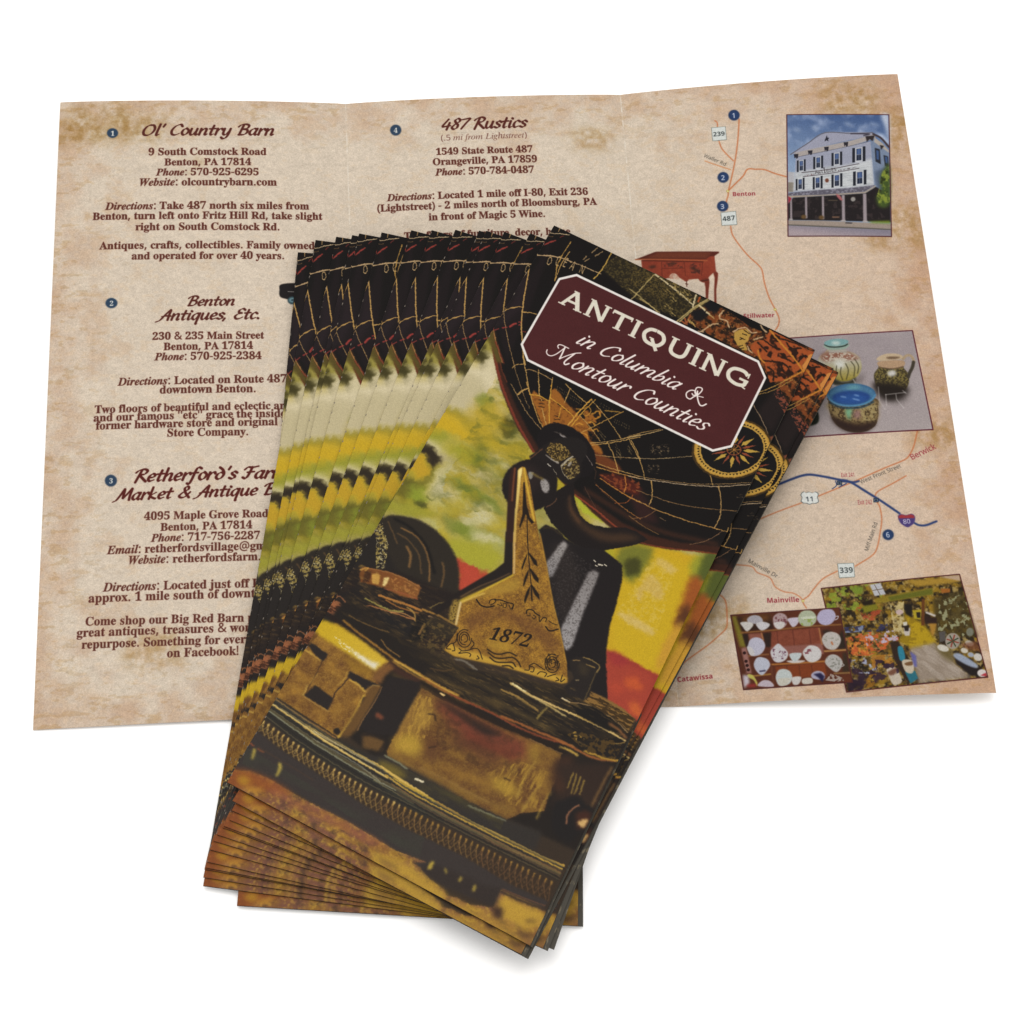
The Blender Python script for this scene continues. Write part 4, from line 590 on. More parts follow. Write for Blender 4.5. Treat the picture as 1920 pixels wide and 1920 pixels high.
C.speck("7a3a1c", "1990 2954 2175 2825 2451 2800 2568 2915 2338 3042", 41.0, 0.6, 0.8, 8)
C.line("b98a34", "1889 2042 1794 2082 1699 2122", 11.2, b=3.5)
C.line("b07e2c", "1385 2272 1447 2237 1496 2170 1552 2218 1531 2296 1472 2289", 11.2, b=2.8)
C.line("b07e2c", "1575 2245 1632 2173 1679 2226 1640 2288", 14.0, b=3.5)
C.line("b8802c", "1469 2477 1495 2436 1540 2437", 13.9, b=2.8)
C.line("b8802c", "1579 2546 1642 2537 1671 2574", 13.9, b=2.8)
C.line("b8802c", "1681 2450 1716 2404 1748 2425", 13.9, b=2.8)
C.line("b8802c", "1588 2370 1633 2345 1688 2367", 14.0, b=2.8)
C.line("140c06", "919 2387 986 2363", 9.1, b=2.1, sm=0)
C.line("140c06", "947 2424 1006 2405", 9.1, b=2.1, sm=0)
C.line("140c06", "959 2471 1026 2447", 9.1, b=2.1, sm=0)
C.line("140c06", "1192 2486 1255 2477", 9.1, b=2.1, sm=0)
C.line("140c06", "1202 2533 1270 2509", 9.1, b=2.1, sm=0)
C.line("140c06", "1213 2580 1281 2556", 9.0, b=2.1, sm=0)
C.line("140c06", "1149 2324 1209 2331", 9.1, b=2.1, sm=0)
C.line("140c06", "1242 2352 1305 2343", 9.1, b=2.1, sm=0)
C.line("7d6a44", "1044 2102 1049 2117", 5.6, a=0.75)
C.line("7d6a44", "1071 2105 1084 2115", 5.6, a=0.75)
C.line("7d6a44", "1097 2109 1110 2118", 5.6, a=0.75)
C.line("7d6a44", "1123 2112 1127 2127", 5.6, a=0.75)
C.line("7d6a44", "1149 2115 1153 2130", 5.6, a=0.75)
C.line("7d6a44", "1175 2118 1188 2128", 5.6, a=0.75)
C.line("7d6a44", "1201 2121 1214 2131", 5.6, a=0.75)
C.line("7d6a44", "1055 2139 1059 2154", 5.6, a=0.75)
C.line("7d6a44", "1081 2143 1094 2152", 5.6, a=0.75)
C.line("7d6a44", "1107 2146 1120 2155", 5.6, a=0.75)
C.line("7d6a44", "1133 2149 1137 2164", 5.6, a=0.75)
C.line("7d6a44", "1159 2152 1163 2167", 5.6, a=0.75)
C.line("7d6a44", "1185 2155 1199 2165", 5.6, a=0.75)
C.line("7d6a44", "1211 2159 1225 2168", 5.6, a=0.75)
C.line("7d6a44", "1238 2127 1251 2137", 5.6, a=0.75)
C.line("7d6a44", "1264 2131 1268 2145", 5.6, a=0.75)
C.line("7d6a44", "1290 2134 1294 2149", 5.6, a=0.75)
C.line("7d6a44", "1316 2137 1330 2147", 5.6, a=0.75)
C.line("7d6a44", "1342 2140 1356 2150", 5.6, a=0.75)
C.line("7d6a44", "1368 2143 1372 2158", 5.6, a=0.75)
C.line("7d6a44", "1394 2147 1398 2161", 5.6, a=0.75)
C.line("7d6a44", "1248 2165 1261 2174", 5.6, a=0.75)
C.line("7d6a44", "1274 2168 1278 2183", 5.6, a=0.75)
C.line("7d6a44", "1300 2171 1304 2186", 5.6, a=0.75)
C.line("7d6a44", "1326 2174 1340 2184", 5.6, a=0.75)
C.line("7d6a44", "1352 2177 1366 2187", 5.6, a=0.75)
C.line("7d6a44", "1378 2181 1382 2195", 5.6, a=0.75)
C.line("7d6a44", "1404 2184 1408 2199", 5.6, a=0.75)
C.line("7d6a44", "1611 2052 1615 2067", 5.6, a=0.75)
C.line("7d6a44", "1649 2052 1662 2062", 5.6, a=0.75)
C.line("7d6a44", "1687 2053 1700 2063", 5.6, a=0.75)
C.line("7d6a44", "1725 2054 1729 2069", 5.6, a=0.75)
C.line("7d6a44", "1763 2055 1767 2070", 5.6, a=0.75)
C.line("7d6a44", "1801 2056 1814 2066", 5.6, a=0.75)
C.line("7d6a44", "1839 2057 1852 2066", 5.6, a=0.75)
C.line("7d6a44", "1621 2089 1625 2104", 5.6, a=0.75)
C.line("7d6a44", "1659 2090 1672 2099", 5.6, a=0.75)
C.line("7d6a44", "1697 2091 1710 2100", 5.6, a=0.75)
C.line("7d6a44", "1735 2091 1739 2106", 5.6, a=0.75)
C.line("7d6a44", "1773 2092 1777 2107", 5.6, a=0.75)
C.line("7d6a44", "1811 2093 1824 2103", 5.6, a=0.75)
C.line("7d6a44", "1849 2094 1862 2104", 5.6, a=0.75)
C.line("7d6a44", "1855 2167 1868 2177", 5.6, a=0.75)
C.line("7d6a44", "1887 2167 1891 2182", 5.6, a=0.75)
C.line("7d6a44", "1919 2167 1923 2182", 5.6, a=0.75)
C.line("7d6a44", "1951 2167 1964 2176", 5.6, a=0.75)
C.line("7d6a44", "1982 2167 1995 2176", 5.6, a=0.75)
C.line("7d6a44", "2014 2166 2018 2181", 5.6, a=0.75)
C.line("7d6a44", "2046 2166 2050 2181", 5.6, a=0.75)
C.line("7d6a44", "1865 2204 1878 2214", 5.6, a=0.75)
C.line("7d6a44", "1897 2204 1900 2219", 5.6, a=0.75)
C.line("7d6a44", "1928 2204 1932 2219", 5.6, a=0.75)
C.line("7d6a44", "1960 2204 1973 2213", 5.6, a=0.75)
C.line("7d6a44", "1992 2204 2005 2213", 5.6, a=0.75)
C.line("7d6a44", "2024 2203 2027 2218", 5.6, a=0.75)
C.line("7d6a44", "2055 2203 2059 2218", 5.6, a=0.75)
C.line("7d6a44", "1761 2405 1765 2420", 5.6, a=0.75)
C.line("7d6a44", "1776 2412 1789 2422", 5.6, a=0.75)
C.line("7d6a44", "1790 2419 1803 2429", 5.6, a=0.75)
C.line("7d6a44", "1805 2427 1809 2441", 5.6, a=0.75)
C.line("7d6a44", "1819 2434 1823 2449", 5.6, a=0.75)
C.line("7d6a44", "1834 2441 1847 2451", 5.6, a=0.75)
C.line("7d6a44", "1848 2448 1861 2458", 5.6, a=0.75)
C.line("7d6a44", "1771 2442 1775 2456", 5.6, a=0.75)
C.line("7d6a44", "1785 2449 1798 2458", 5.6, a=0.75)
C.line("7d6a44", "1800 2456 1813 2466", 5.6, a=0.75)
C.line("7d6a44", "1814 2463 1818 2478", 5.6, a=0.75)
C.line("7d6a44", "1829 2471 1833 2485", 5.6, a=0.75)
C.line("7d6a44", "1843 2478 1856 2487", 5.6, a=0.75)
C.line("7d6a44", "1858 2485 1871 2494", 5.6, a=0.75)
C.line("7d6a44", "2007 2478 2020 2487", 5.5, a=0.75)
C.line("7d6a44", "2028 2496 2032 2511", 5.5, a=0.75)
C.line("7d6a44", "2050 2515 2053 2529", 5.5, a=0.75)
C.line("7d6a44", "2071 2533 2084 2543", 5.5, a=0.75)
C.line("7d6a44", "2092 2552 2105 2561", 5.5, a=0.75)
C.line("7d6a44", "2114 2570 2117 2585", 5.5, a=0.75)
C.line("7d6a44", "2135 2589 2139 2603", 5.5, a=0.75)
C.line("7d6a44", "2016 2514 2029 2524", 5.5, a=0.75)
C.line("7d6a44", "2038 2533 2041 2547", 5.5, a=0.75)
C.line("7d6a44", "2059 2551 2063 2566", 5.5, a=0.75)
C.line("7d6a44", "2080 2570 2093 2579", 5.5, a=0.75)
C.line("7d6a44", "2102 2588 2114 2598", 5.5, a=0.75)
C.line("7d6a44", "2123 2607 2127 2621", 5.5, a=0.75)
C.line("7d6a44", "2144 2625 2148 2640", 5.5, a=0.75)
C.line("7d6a44", "2150 2424 2154 2438", 5.6, a=0.75)
C.line("7d6a44", "2161 2431 2174 2440", 5.5, a=0.75)
C.line("7d6a44", "2171 2438 2184 2447", 5.5, a=0.75)
C.line("7d6a44", "2182 2445 2186 2460", 5.5, a=0.75)
C.line("7d6a44", "2193 2452 2196 2467", 5.5, a=0.75)
C.line("7d6a44", "2203 2459 2216 2469", 5.5, a=0.75)
C.line("7d6a44", "2214 2466 2227 2476", 5.5, a=0.75)
C.line("7d6a44", "2159 2460 2163 2475", 5.5, a=0.75)
C.line("7d6a44", "2170 2467 2183 2477", 5.5, a=0.75)
C.line("7d6a44", "2181 2474 2193 2484", 5.5, a=0.75)
C.line("7d6a44", "2191 2482 2195 2496", 5.5, a=0.75)
C.line("7d6a44", "2202 2489 2205 2503", 5.5, a=0.75)
C.line("7d6a44", "2212 2496 2225 2505", 5.5, a=0.75)
C.line("7d6a44", "2223 2503 2236 2512", 5.5, a=0.75)
C.line("7d6a44", "2053 2556 2066 2566", 5.5, a=0.75)
C.line("7d6a44", "2066 2562 2069 2577", 5.5, a=0.75)
C.line("7d6a44", "2078 2569 2081 2583", 5.5, a=0.75)
C.line("7d6a44", "2090 2575 2103 2584", 5.5, a=0.75)
C.line("7d6a44", "2102 2581 2115 2591", 5.5, a=0.75)
C.line("7d6a44", "2114 2587 2118 2602", 5.5, a=0.75)
C.line("7d6a44", "2126 2594 2130 2608", 5.5, a=0.75)
C.line("7d6a44", "2063 2592 2076 2602", 5.5, a=0.75)
C.line("7d6a44", "2075 2599 2079 2613", 5.5, a=0.75)
C.line("7d6a44", "2087 2605 2091 2620", 5.5, a=0.75)
C.line("7d6a44", "2099 2611 2112 2621", 5.5, a=0.75)
C.line("7d6a44", "2111 2618 2124 2627", 5.5, a=0.75)
C.line("7d6a44", "2123 2624 2127 2638", 5.5, a=0.75)
C.line("7d6a44", "2135 2630 2139 2645", 5.5, a=0.75)
C.speck("6f5e44", "2368 2281 2583 2160 2624 2255 2409 2375", 17.4, 0.68, 0.9, 11, soft=0.1)
C.speck("6f5e44", "2404 2339 2601 2229 2633 2302 2437 2412", 17.4, 0.68, 0.9, 11, soft=0.1)
C.speck("6f5e44", "2461 2542 2585 2472 2635 2587 2511 2656", 17.2, 0.68, 0.9, 11, soft=0.1)
C.speck("6f5e44", "3574 2385 3646 2345 3663 2387 3591 2426", 17.2, 0.68, 0.9, 11, soft=0.1)
C.speck("6f5e44", "3762 2521 3825 2486 3837 2517 3775 2552", 17.1, 0.68, 0.9, 11, soft=0.1)
C.line("a8854a", "-25 670 28 843 111 1100 183 1311 266 1514 368 1704 474 1890 568 2021", 15.3)
C.line("a8854a", "-3 1479 21 1409 91 1338 172 1289", 10.4)
C.line("a8854a", "203 1352 289 1314 374 1296", 10.4)
C.line("927448", "2 1476 63 1579 131 1677 236 1827 344 1963 478 2132", 8.2)
C.line("a58a64", "-4 517 130 440 269 398 348 385 424 387", 12.1)
C.line("a8854a", "339 255 328 365 327 519 361 743", 11.3)
C.line("b9a27c", "1 129 72 99 158 55 230 26", 10.0)
C.line("b08f5c", "74 -7 82 54", 7.2)
C.line("a8854a", "66 1375 112 1325 175 1289", 10.4)
C.line("a8854a", "208 1355 289 1315 372 1298", 10.4)
C.line("927448", "593 2088 663 2049 787 2038 951 2051", 10.2)
C.line("a8854a", "737 1996 816 2162 911 2340", 10.2)
C.line("a8854a", "938 2023 992 2179 1064 2393", 10.1)
C.line("a8854a", "439 2140 468 2076 542 2023", 9.5)
C.line("927448", "376 2010 564 2233 707 2386 873 2547", 6.8)
C.line("a8854a", "480 1917 610 2102 759 2310 906 2494", 11.5)
C.line("a8854a", "658 2448 682 2376 742 2296", 10.8)
C.line("a8803e", "687 2236 842 2417 1033 2628 1136 2702", 10.7)
C.line("927448", "527 2353 708 2492 869 2614 1018 2690 1119 2738", 8.7)
C.line("a8854a", "832 2181 902 2316 959 2378", 9.4)
C.line("b5862f", "967 2106 1039 2306 1100 2459 1198 2655", 13.4)
C.line("a8854a", "1014 2480 1086 2572 1167 2672", 10.7)
C.line("a8854a", "1194 2058 1208 2184 1216 2274", 10.1)
C.line("b5862f", "1210 2357 1242 2485", 10.7)
C.line("a8854a", "1259 2581 1279 2649", 10.7)
C.line("b5862f", "796 2369 893 2334 1042 2338", 12.1)
C.line("b5862f", "1043 2291 1181 2320 1310 2354 1407 2392", 11.4)
C.line("a8854a", "665 2449 702 2362 743 2305", 10.8)
C.line("b88a38", "1487 2054 1422 2304 1396 2491 1367 2645", 16.1)
C.line("b5862f", "1533 2042 1463 2295 1437 2481 1401 2646", 10.7)
C.line("a8854a", "1119 2020 1287 2086 1458 2138", 10.2)
C.line("a8854a", "1497 2075 1655 2147 1821 2240 2027 2374", 10.1)
C.line("a8854a", "1446 2331 1602 2402 1754 2488 1819 2530", 9.4)
C.line("a8803e", "1902 2021 1784 2207 1640 2434 1488 2663", 10.1)
C.line("a5854e", "2212 2212 2041 2380 1837 2546 1604 2696", 10.0)
C.line("a8854a", "2226 2243 2050 2401 1889 2537 1663 2703", 10.7)
C.line("a8854a", "2105 2324 2231 2430 2359 2542", 10.0)
C.line("a8854a", "1895 2501 2041 2628 2138 2743 2202 2823", 9.9)
C.line("927448", "1846 2737 2015 2669 2182 2595 2345 2510", 8.6)
C.line("a8854a", "1900 2830 2081 2813 2263 2776 2446 2739", 9.2)
C.line("a5783a", "1934 2882 2117 2845 2297 2802 2455 2759", 11.2)
C.line("a0662a", "2277 2807 2337 2915 2365 3027", 13.1)
C.line("a8702c", "2030 2996 2223 3030 2432 3054 2587 3057", 11.8)
C.line("8a5a2a", "2024 3102 2238 3162 2464 3226 2676 3260", 10.4)
C.line("8a4a20", "2327 3214 2433 3155 2463 3075 2475 3004", 9.8)
C.line("7a4020", "2021 2950 2195 2968 2337 2941", 7.9)
C.line("4a3226", "1910 3191 2068 3320 2202 3422", 6.5)
C.line("4a2a1a", "2001 3077 2171 3161 2420 3225", 6.5)
C.line("a08a6c", "2321 2801 2479 2758 2716 2670 2943 2583 3165 2484 3399 2360 3536 2265 3677 2179", 11.2)
C.line("927448", "2316 2765 2516 2718 2803 2616 3083 2498 3350 2349 3666 2153", 7.3)
C.line("8f7a56", "2228 2568 2394 2491 2589 2379 2761 2263 2906 2162", 8.6)
C.line("a8854a", "2148 2338 2271 2440 2408 2597 2516 2743", 9.9)
C.line("a58a5a", "2116 2317 2274 2169 2430 2015", 10.1)
C.line("a8854a", "2106 2296 2246 2158 2407 2015", 7.4)
C.line("a8854a", "2587 2729 2646 2825 2687 2930 2701 3049", 11.1)
C.line("9c7c4a", "3330 2392 3409 2502 3478 2655 3512 2788 3508 2936", 12.5)
C.line("a8854a", "3148 2261 3210 2330 3268 2414", 9.9)
C.line("7d5f3a", "2478 2931 2686 2905 2894 2878 3111 2821 3356 2729 3660 2592", 9.2)
C.line("a0783e", "2444 3052 2608 3050 2796 3054 2983 3032 3190 3005 3429 2954 3669 2903", 11.1)
C.line("6f4e2e", "2588 3302 2697 3228 2758 3144 2793 3049", 8.4)
C.line("6f5238", "3328 3279 3425 3201 3513 3102 3571 3007 3603 2927", 8.4)
C.line("a8854a", "3656 2847 3676 2974 3679 3085", 8.4)
C.line("7a5a30", "2548 3286 2728 3324 2952 3338", 7.1)
C.line("6a543a", "2871 3126 2917 3131 2961 3132", 8.4)
C.text("SS", 'O', (155, 576), (215, 565), "a88c60", vs=2.2, bold=2.2)
C.text("SS", 'C', (254, 539), (314, 527), "a88c60", vs=2.2, bold=2.2)
C.text("SS", 'A', (436, 493), (497, 490), "a88c60", vs=2, bold=2.2)
C.text("SS", 'N', (563, 479), (632, 474), "a88c60", vs=2, bold=2.2)
C.text("SS", 'E', (342, 498), (391, 494), "a88c60", vs=2.2, bold=2.2)
C.line("8a342c", "11 328 47 269 107 195", 16.1, b=3.0)
C.line("8a342c", "23 308 70 229 92 229", 11.5, b=3.0)
C.line("8a342c", "-106 395 -63 351 -32 327", 7.4, b=3.0)
C.line("8a342c", "138 125 168 76", 9.2, b=3.0)
C.line("8c342e", "2 1774 50 1723", 11.8, b=2.9)
C.line("8c342e", "83 1685 128 1648", 14.0, b=2.9)
C.line("8c342e", "158 1624 176 1577 204 1548", 27.0, b=2.9)
C.line("8c342e", "225 1506 252 1497", 13.5, b=2.9)
C.line("8c342e", "247 1549 261 1535", 13.5, b=2.9)
C.line("8c342e", "325 1604 363 1595", 10.8, b=2.9)
C.line("8a6a3c", "5 182 57 157", 7.4, a=0.7)
C.line("8a6a3c", "-262 447 -232 443", 7.4, a=0.5)
C.poly("4f431a", "-15 1908 2 1774 75 1869 215 2036 303 2133 239 2170 123 2039 25 1947", b=14.2)
C.line("93683a", "-2 1765 75 1869 188 2003 303 2133", 12.3)
C.line("6a2a1a", "98 1905 223 2032 324 2134", 17.1, b=5.7)
C.poly("221c10", "827 140 916 -50 1969 -3 2211 38 2216 338 1968 451 1658 479 1326 460 824 294", b=14.8)
C.speck("4c4020", "827 140 916 -50 1969 -3 2211 38 2216 338 1968 451 1658 479 1326 460 824 294", 19.2, 0.57, 0.8, 21, soft=0.1)
C.speck("6a5628", "1106 89 1402 13 1769 -9 1683 326 1368 318 1210 315", 11.9, 0.6, 0.7, 22, soft=0.1)
C.poly("20130a", "2038 441 2094 227 2242 51 2457 31 2814 112 3213 60 3701 -14 3849 -10 3679 915 3495 759 3251 635 3073 500 2677 491 2249 469", b=5.9)
C.speck("6e3818", "2038 441 2094 227 2242 51 2457 31 2814 112 3213 60 3701 -14 3849 -10 3679 915 3495 759 3251 635 3073 500 2677 491 2249 469", 58.8, 0.5, 1, 31, soft=0.12)
C.speck("8a5a2c", "2038 441 2094 227 2242 51 2457 31 2814 112 3213 60 3701 -14 3849 -10 3679 915 3495 759 3251 635 3073 500 2677 491 2249 469", 25.0, 0.66, 0.8, 33)
C.poly("924620", "2931 400 2937 303 3030 193 3054 28 3192 23 3410 28 3602 48 3673 34 3669 102 3642 305 3567 423 3479 621 3343 736 3246 608 3172 503 2993 439", b=4.4)
C.poly("7a3a1c", "2974 244 3110 278 3204 205 3296 282 3234 355 3055 329", b=5.9, a=0.7)
C.poly("984622", "3048 239 3216 235 3346 290 3463 316 3382 381 3209 407", b=7.4, a=0.6)
C.speck("22110a", "2924 273 3048 50 3397 36 3670 64 3629 349 3454 672 3307 720 3184 496", 66.1, 0.6, 0.95, 35, soft=0.06, octv=2)
C.speck("2a150a", "3209 481 3382 381 3542 511 3454 672 3331 743", 51.1, 0.56, 0.9, 36, soft=0.08)
C.line("22120a", "2986 275 3061 306 3135 338", 23.5, b=2.9)
C.line("22120a", "3030 193 3117 218 3216 235", 23.6, b=3.0)
C.line("22120a", "3309 275 3383 306 3463 316", 23.5, b=2.9)
C.line("22120a", "3135 487 3240 445 3358 395 3456 413 3511 473", 23.4, b=2.9)
C.line("22120a", "3364 410 3431 501 3511 511", 23.4, b=2.9)
C.line("22120a", "3234 541 3320 565 3368 685", 23.3, b=2.9)
C.line("22120a", "3135 113 3254 63 3385 43 3515 23", 23.7, b=3.0)
C.line("22120a", "3482 249 3531 295 3582 153 3644 154", 23.6, b=2.9)
C.line("22120a", "3310 87 3390 134 3502 68", 23.7, b=3.0)
C.line("b07028", "3054 28 3154 83 3291 154 3427 225 3568 311 3654 372", 25.1, b=3.7)
C.line("b07028", "3492 614 3579 490 3660 350 3755 202", 22.0, b=3.7)
C.line("b07028", "3030 380 3098 471 3172 503", 23.4, b=3.7)
C.poly("b8783a", "3611 304 3626 109 3670 64 3687 148 3673 306 3648 357", b=4.4)
C.poly("a5823c", "2662 283 2713 211 2797 162 2863 209 2868 304 2849 371 2915 445 2859 477 2775 442 2700 373", b=4.4)
C.line("20140a", "2764 195 2839 208", 11.8)
C.line("20140a", "2765 251 2821 247", 11.8)
C.line("20140a", "2761 324 2826 314", 11.8)
C.line("20140a", "2770 347 2802 314", 11.8)
C.line("20140a", "2799 442 2831 410", 11.7)
C.line("20140a", "2854 438 2831 465", 11.7)
C.line("b89a74", "2295 481 2332 404 2368 326 2437 272", 16.2, b=4.4)
C.line("b89a74", "2416 58 2413 187 2516 184 2582 258", 16.3, b=4.4)
C.line("b89a74", "2653 288 2690 210 2769 150 2862 180 2914 136", 16.3, b=4.4)
C.line("b89a74", "2923 18 2988 65 3026 71", 16.3, b=4.5)
C.line("b89a74", "2928 255 3007 167", 16.2, b=4.4)
C.line("b89a74", "2891 389 2933 434 2984 447", 16.1, b=4.4)
C.line("b89a74", "2319 481 2258 502", 16.1, b=4.4)
C.line("8a4a28", "2037 419 2080 465 2073 342", 22.1, b=4.4)
C.line("8a4a28", "2014 474 2090 487", 22.0, b=4.4)
C.line("a08348", "2079 409 2117 443", 13.2)
C.line("a08348", "2102 409 2140 444", 13.2)
C.line("a08348", "2135 419 2169 455", 13.2)
C.line("a08348", "2163 430 2201 465", 13.2)
C.poly("121011", "2067 275 2187 148 2272 212 2237 346 2139 388", b=7.4)
C.poly("100e10", "2162 120 2198 13 2354 22 2356 135 2253 167", b=7.4)
C.line("a8925c", "1416 438 1582 470 1694 511", 12.5, b=2.2)
C.line("a8925c", "1964 517 2057 252 2179 -4", 11.8, b=2.2)
C.line("a8925c", "1991 501 2078 247 2203 -4", 8.9, b=2.2)
C.line("a8925c", "2125 141 2206 166", 17.8, b=2.2)
C.line("a8925c", "2253 195 2362 231", 14.8, b=2.2)
C.line("a8945f", "1428 17 1383 215 1348 396 1327 503", 12.6, b=2.2)
C.line("a8945f", "1237 375 1348 396 1530 452 1716 504", 12.5, b=2.2)
C.line("a8945f", "1960 514 2046 267 2167 7", 11.8, b=2.2)
C.line("a8945f", "1995 503 2065 275 2179 18", 8.9, b=2.2)
C.line("c2b28c", "1440 10 1491 19", 19.4, b=2.2, sm=0)
C.line("c2b28c", "1518 27 1643 59", 19.3, b=2.2, sm=0)
C.line("c2b28c", "1670 67 1802 100", 19.3, b=2.2, sm=0)
C.line("c2b28c", "1829 108 1956 149", 19.3, b=2.2, sm=0)
C.line("c2b28c", "1984 161 2038 177", 19.3, b=2.2, sm=0)
C.line("c2b28c", "2119 149 2209 177", 19.3, b=2.2, sm=0)
C.line("c2b28c", "2239 193 2280 197", 19.2, b=2.2, sm=0)
C.line("c2b28c", "2019 26 2054 215", 19.3, b=2.2)
C.line("a04a20", "2076 31 2084 103", 22.3, b=4.5)
C.speck("96804a", "1652 127 1635 217 1835 281 1852 191", 16.3, 0.6, 0.9, 41, soft=0.1, ang=14.6, el=2)
C.speck("96804a", "1726 331 1711 419 1907 475 1921 387", 16.2, 0.6, 0.9, 41, soft=0.1, ang=14.6, el=2)
C.speck("96804a", "1695 -54 1671 89 1985 182 2010 40", 16.3, 0.6, 0.9, 41, soft=0.1, ang=14.6, el=2)
C.line("a07c3c", "285 116 284 483 359 743", 12.1)
C.line("a5853e", "811 -4 813 270 781 471", 14.9)
C.line("a58a64", "15 501 269 400 533 371 826 354", 10.6)
C.line("7a6444", "538 276 555 205", 14.2)
C.line("7a6444", "569 289 602 224", 14.2)
C.line("7a6444", "592 123 623 28", 14.3)
C.line("7a6444", "654 148 706 41", 14.3)
C.line("9c7a3c", "3259 952 3387 791 3536 559", 9.7)
C.line("9c7a3c", "3269 976 3421 816 3581 548", 8.3)
C.line("7d6850", "3287 1139 3432 1258 3595 1423", 10.9)
C.poly("6a3a28", "3614 1469 3663 1413 3681 1516 3632 1572", b=7.1)
C.speck("7a3f2c", "3466 746 3679 915 3696 1079 3436 851", 25.2, 0.52, 0.9, 44)
C.poly("3a2a12", "3729 1614 3742 1713 3733 1818 3701 1924 3648 2026 3577 2117 3492 2194 3397 2253 3297 2291 3195 2307 3099 2300 3011 2270 2936 2218 2879 2147 2842 2060 2827 1962 2835 1857 2865 1751 2917 1649 2988 1556 3073 1477 3170 1416 3273 1376 3376 1360 3474 1368 3563 1400 3637 1453 3694 1526", b=4.2)
C.poly("a0782e", "3704 1627 3717 1720 3707 1820 3677 1920 3628 2015 3561 2101 3481 2174 3391 2230 3296 2266 3200 2281 3109 2274 3026 2245 2956 2196 2902 2129 2867 2047 2853 1955 2860 1856 2889 1756 2938 1660 3005 1572 3085 1498 3177 1440 3273 1403 3370 1387 3463 1395 3547 1425 3617 1475 3670 1544")
C.poly("b08a3c", "3692 1633 3704 1724 3695 1820 3666 1917 3617 2010 3553 2093 3475 2164 3388 2218 3296 2253 3203 2268 3114 2261 3034 2233 2966 2186 2913 2121 2880 2041 2866 1951 2873 1856 2901 1758 2948 1665 3013 1580 3092 1508 3180 1452 3274 1416 3368 1401 3458 1408 3539 1437 3607 1486 3659 1553")
C.poly("1c140a", "3641 1659 3679 1662 3648 1695 3685 1702 3652 1733 3686 1744 3651 1772 3683 1787 3646 1811 3676 1831 3638 1851 3664 1874 3625 1891 3649 1917 3609 1930 3629 1959 3589 1968 3606 2000 3566 2004 3579 2039 3540 2038 3549 2075 3511 2071 3516 2109 3480 2101 3480 2140 3447 2127 3443 2168 3412 2151 3404 2192 3375 2171 3363 2212 3338 2188 3322 2228 3300 2201 3280 2240 3262 2210 3239 2248 3224 2214 3198 2251 3186 2215 3157 2249 3150 2212 3118 2243 3116 2204 3081 2233 3083 2193 3047 2218 3052 2178 3014 2199 3024 2159 2985 2177 2998 2136 2959 2150 2976 2110 2936 2120 2957 2081 2917 2087 2941 2050 2902 2052 2930 2016 2891 2013 2922 1980 2885 1973 2918 1943 2883 1932 2918 1904 2885 1889 2922 1865 2892 1845 2930 1825 2903 1802 2942 1785 2918 1759 2958 1746 2937 1716 2978 1708 2961 1675 3001 1671 2987 1636 3027 1636 3017 1598 3055 1603 3051 1564 3087 1573 3086 1532 3121 1545 3124 1504 3156 1521 3164 1479 3193 1500 3205 1458 3231 1483 3247 1442 3269 1470 3289 1430 3308 1461 3332 1422 3347 1456 3373 1419 3384 1455 3414 1420 3421 1459 3453 1427 3456 1467 3491 1437 3489 1478 3526 1452 3520 1494 3559 1472 3549 1514 3588 1495 3574 1537 3614 1522 3596 1563 3636 1553 3615 1593 3655 1587 3630 1625 3669 1623")
C.poly("a8843a", "3650 1655 3661 1736 3653 1822 3626 1909 3583 1992 3525 2067 3456 2130 3377 2179 3295 2211 3211 2224 3132 2218 3060 2193 2999 2150 2952 2092 2921 2020 2909 1940 2916 1854 2941 1767 2983 1683 3041 1607 3112 1542 3191 1492 3275 1460 3359 1446 3440 1453 3513 1479 3574 1523 3620 1582")
C.poly("0f0d0d", "3629 1665 3639 1742 3632 1823 3607 1905 3566 1983 3512 2054 3446 2114 3372 2160 3294 2190 3216 2202 3140 2196 3072 2173 3015 2132 2971 2077 2942 2010 2931 1934 2937 1853 2961 1771 3001 1692 3055 1620 3122 1559 3196 1512 3275 1482 3355 1469 3431 1475 3500 1499 3557 1541 3601 1597")
C.poly("a8883a", "3409 1794 3472 1795 3605 1707 3457 1743")
C.poly("7f3f28", "3397 1831 3448 1844 3578 1818 3452 1811")
C.poly("a8883a", "3395 1868 3430 1911 3563 1928 3456 1859")
C.poly("7f3f28", "3360 1893 3379 1939 3465 2007 3403 1915")
C.poly("a8883a", "3331 1925 3318 1984 3374 2094 3368 1963")
C.poly("7f3f28", "3294 1923 3268 1974 3261 2097 3300 1974")
C.poly("a8883a", "3254 1930 3201 1971 3147 2111 3247 1993")
C.poly("7f3f28", "3236 1902 3182 1930 3085 2036 3202 1954")
C.poly("a8883a", "3210 1882 3147 1881 3014 1968 3161 1933")
C.poly("7f3f28", "3221 1844 3170 1832 3040 1858 3166 1865")
C.poly("a8883a", "3223 1808 3188 1765 3054 1748 3162 1817")
C.poly("7f3f28", "3258 1783 3239 1737 3152 1667 3215 1761")
C.poly("a8883a", "3287 1751 3300 1691 3244 1579 3250 1713")
C.poly("7f3f28", "3325 1753 3350 1701 3357 1576 3319 1701")
C.poly("a8883a", "3364 1745 3418 1704 3473 1562 3372 1682")
C.poly("7f3f28", "3382 1773 3437 1746 3534 1639 3417 1722")
C.poly("6a3420", "3390 1792 3395 1810 3396 1830 3392 1849 3384 1868 3372 1886 3358 1901 3340 1913 3322 1921 3302 1925 3283 1925 3265 1920 3250 1911 3237 1899 3228 1883 3223 1866 3223 1846 3226 1827 3234 1808 3246 1790 3261 1775 3278 1763 3297 1754 3316 1750 3335 1751 3353 1755 3369 1764 3381 1777")
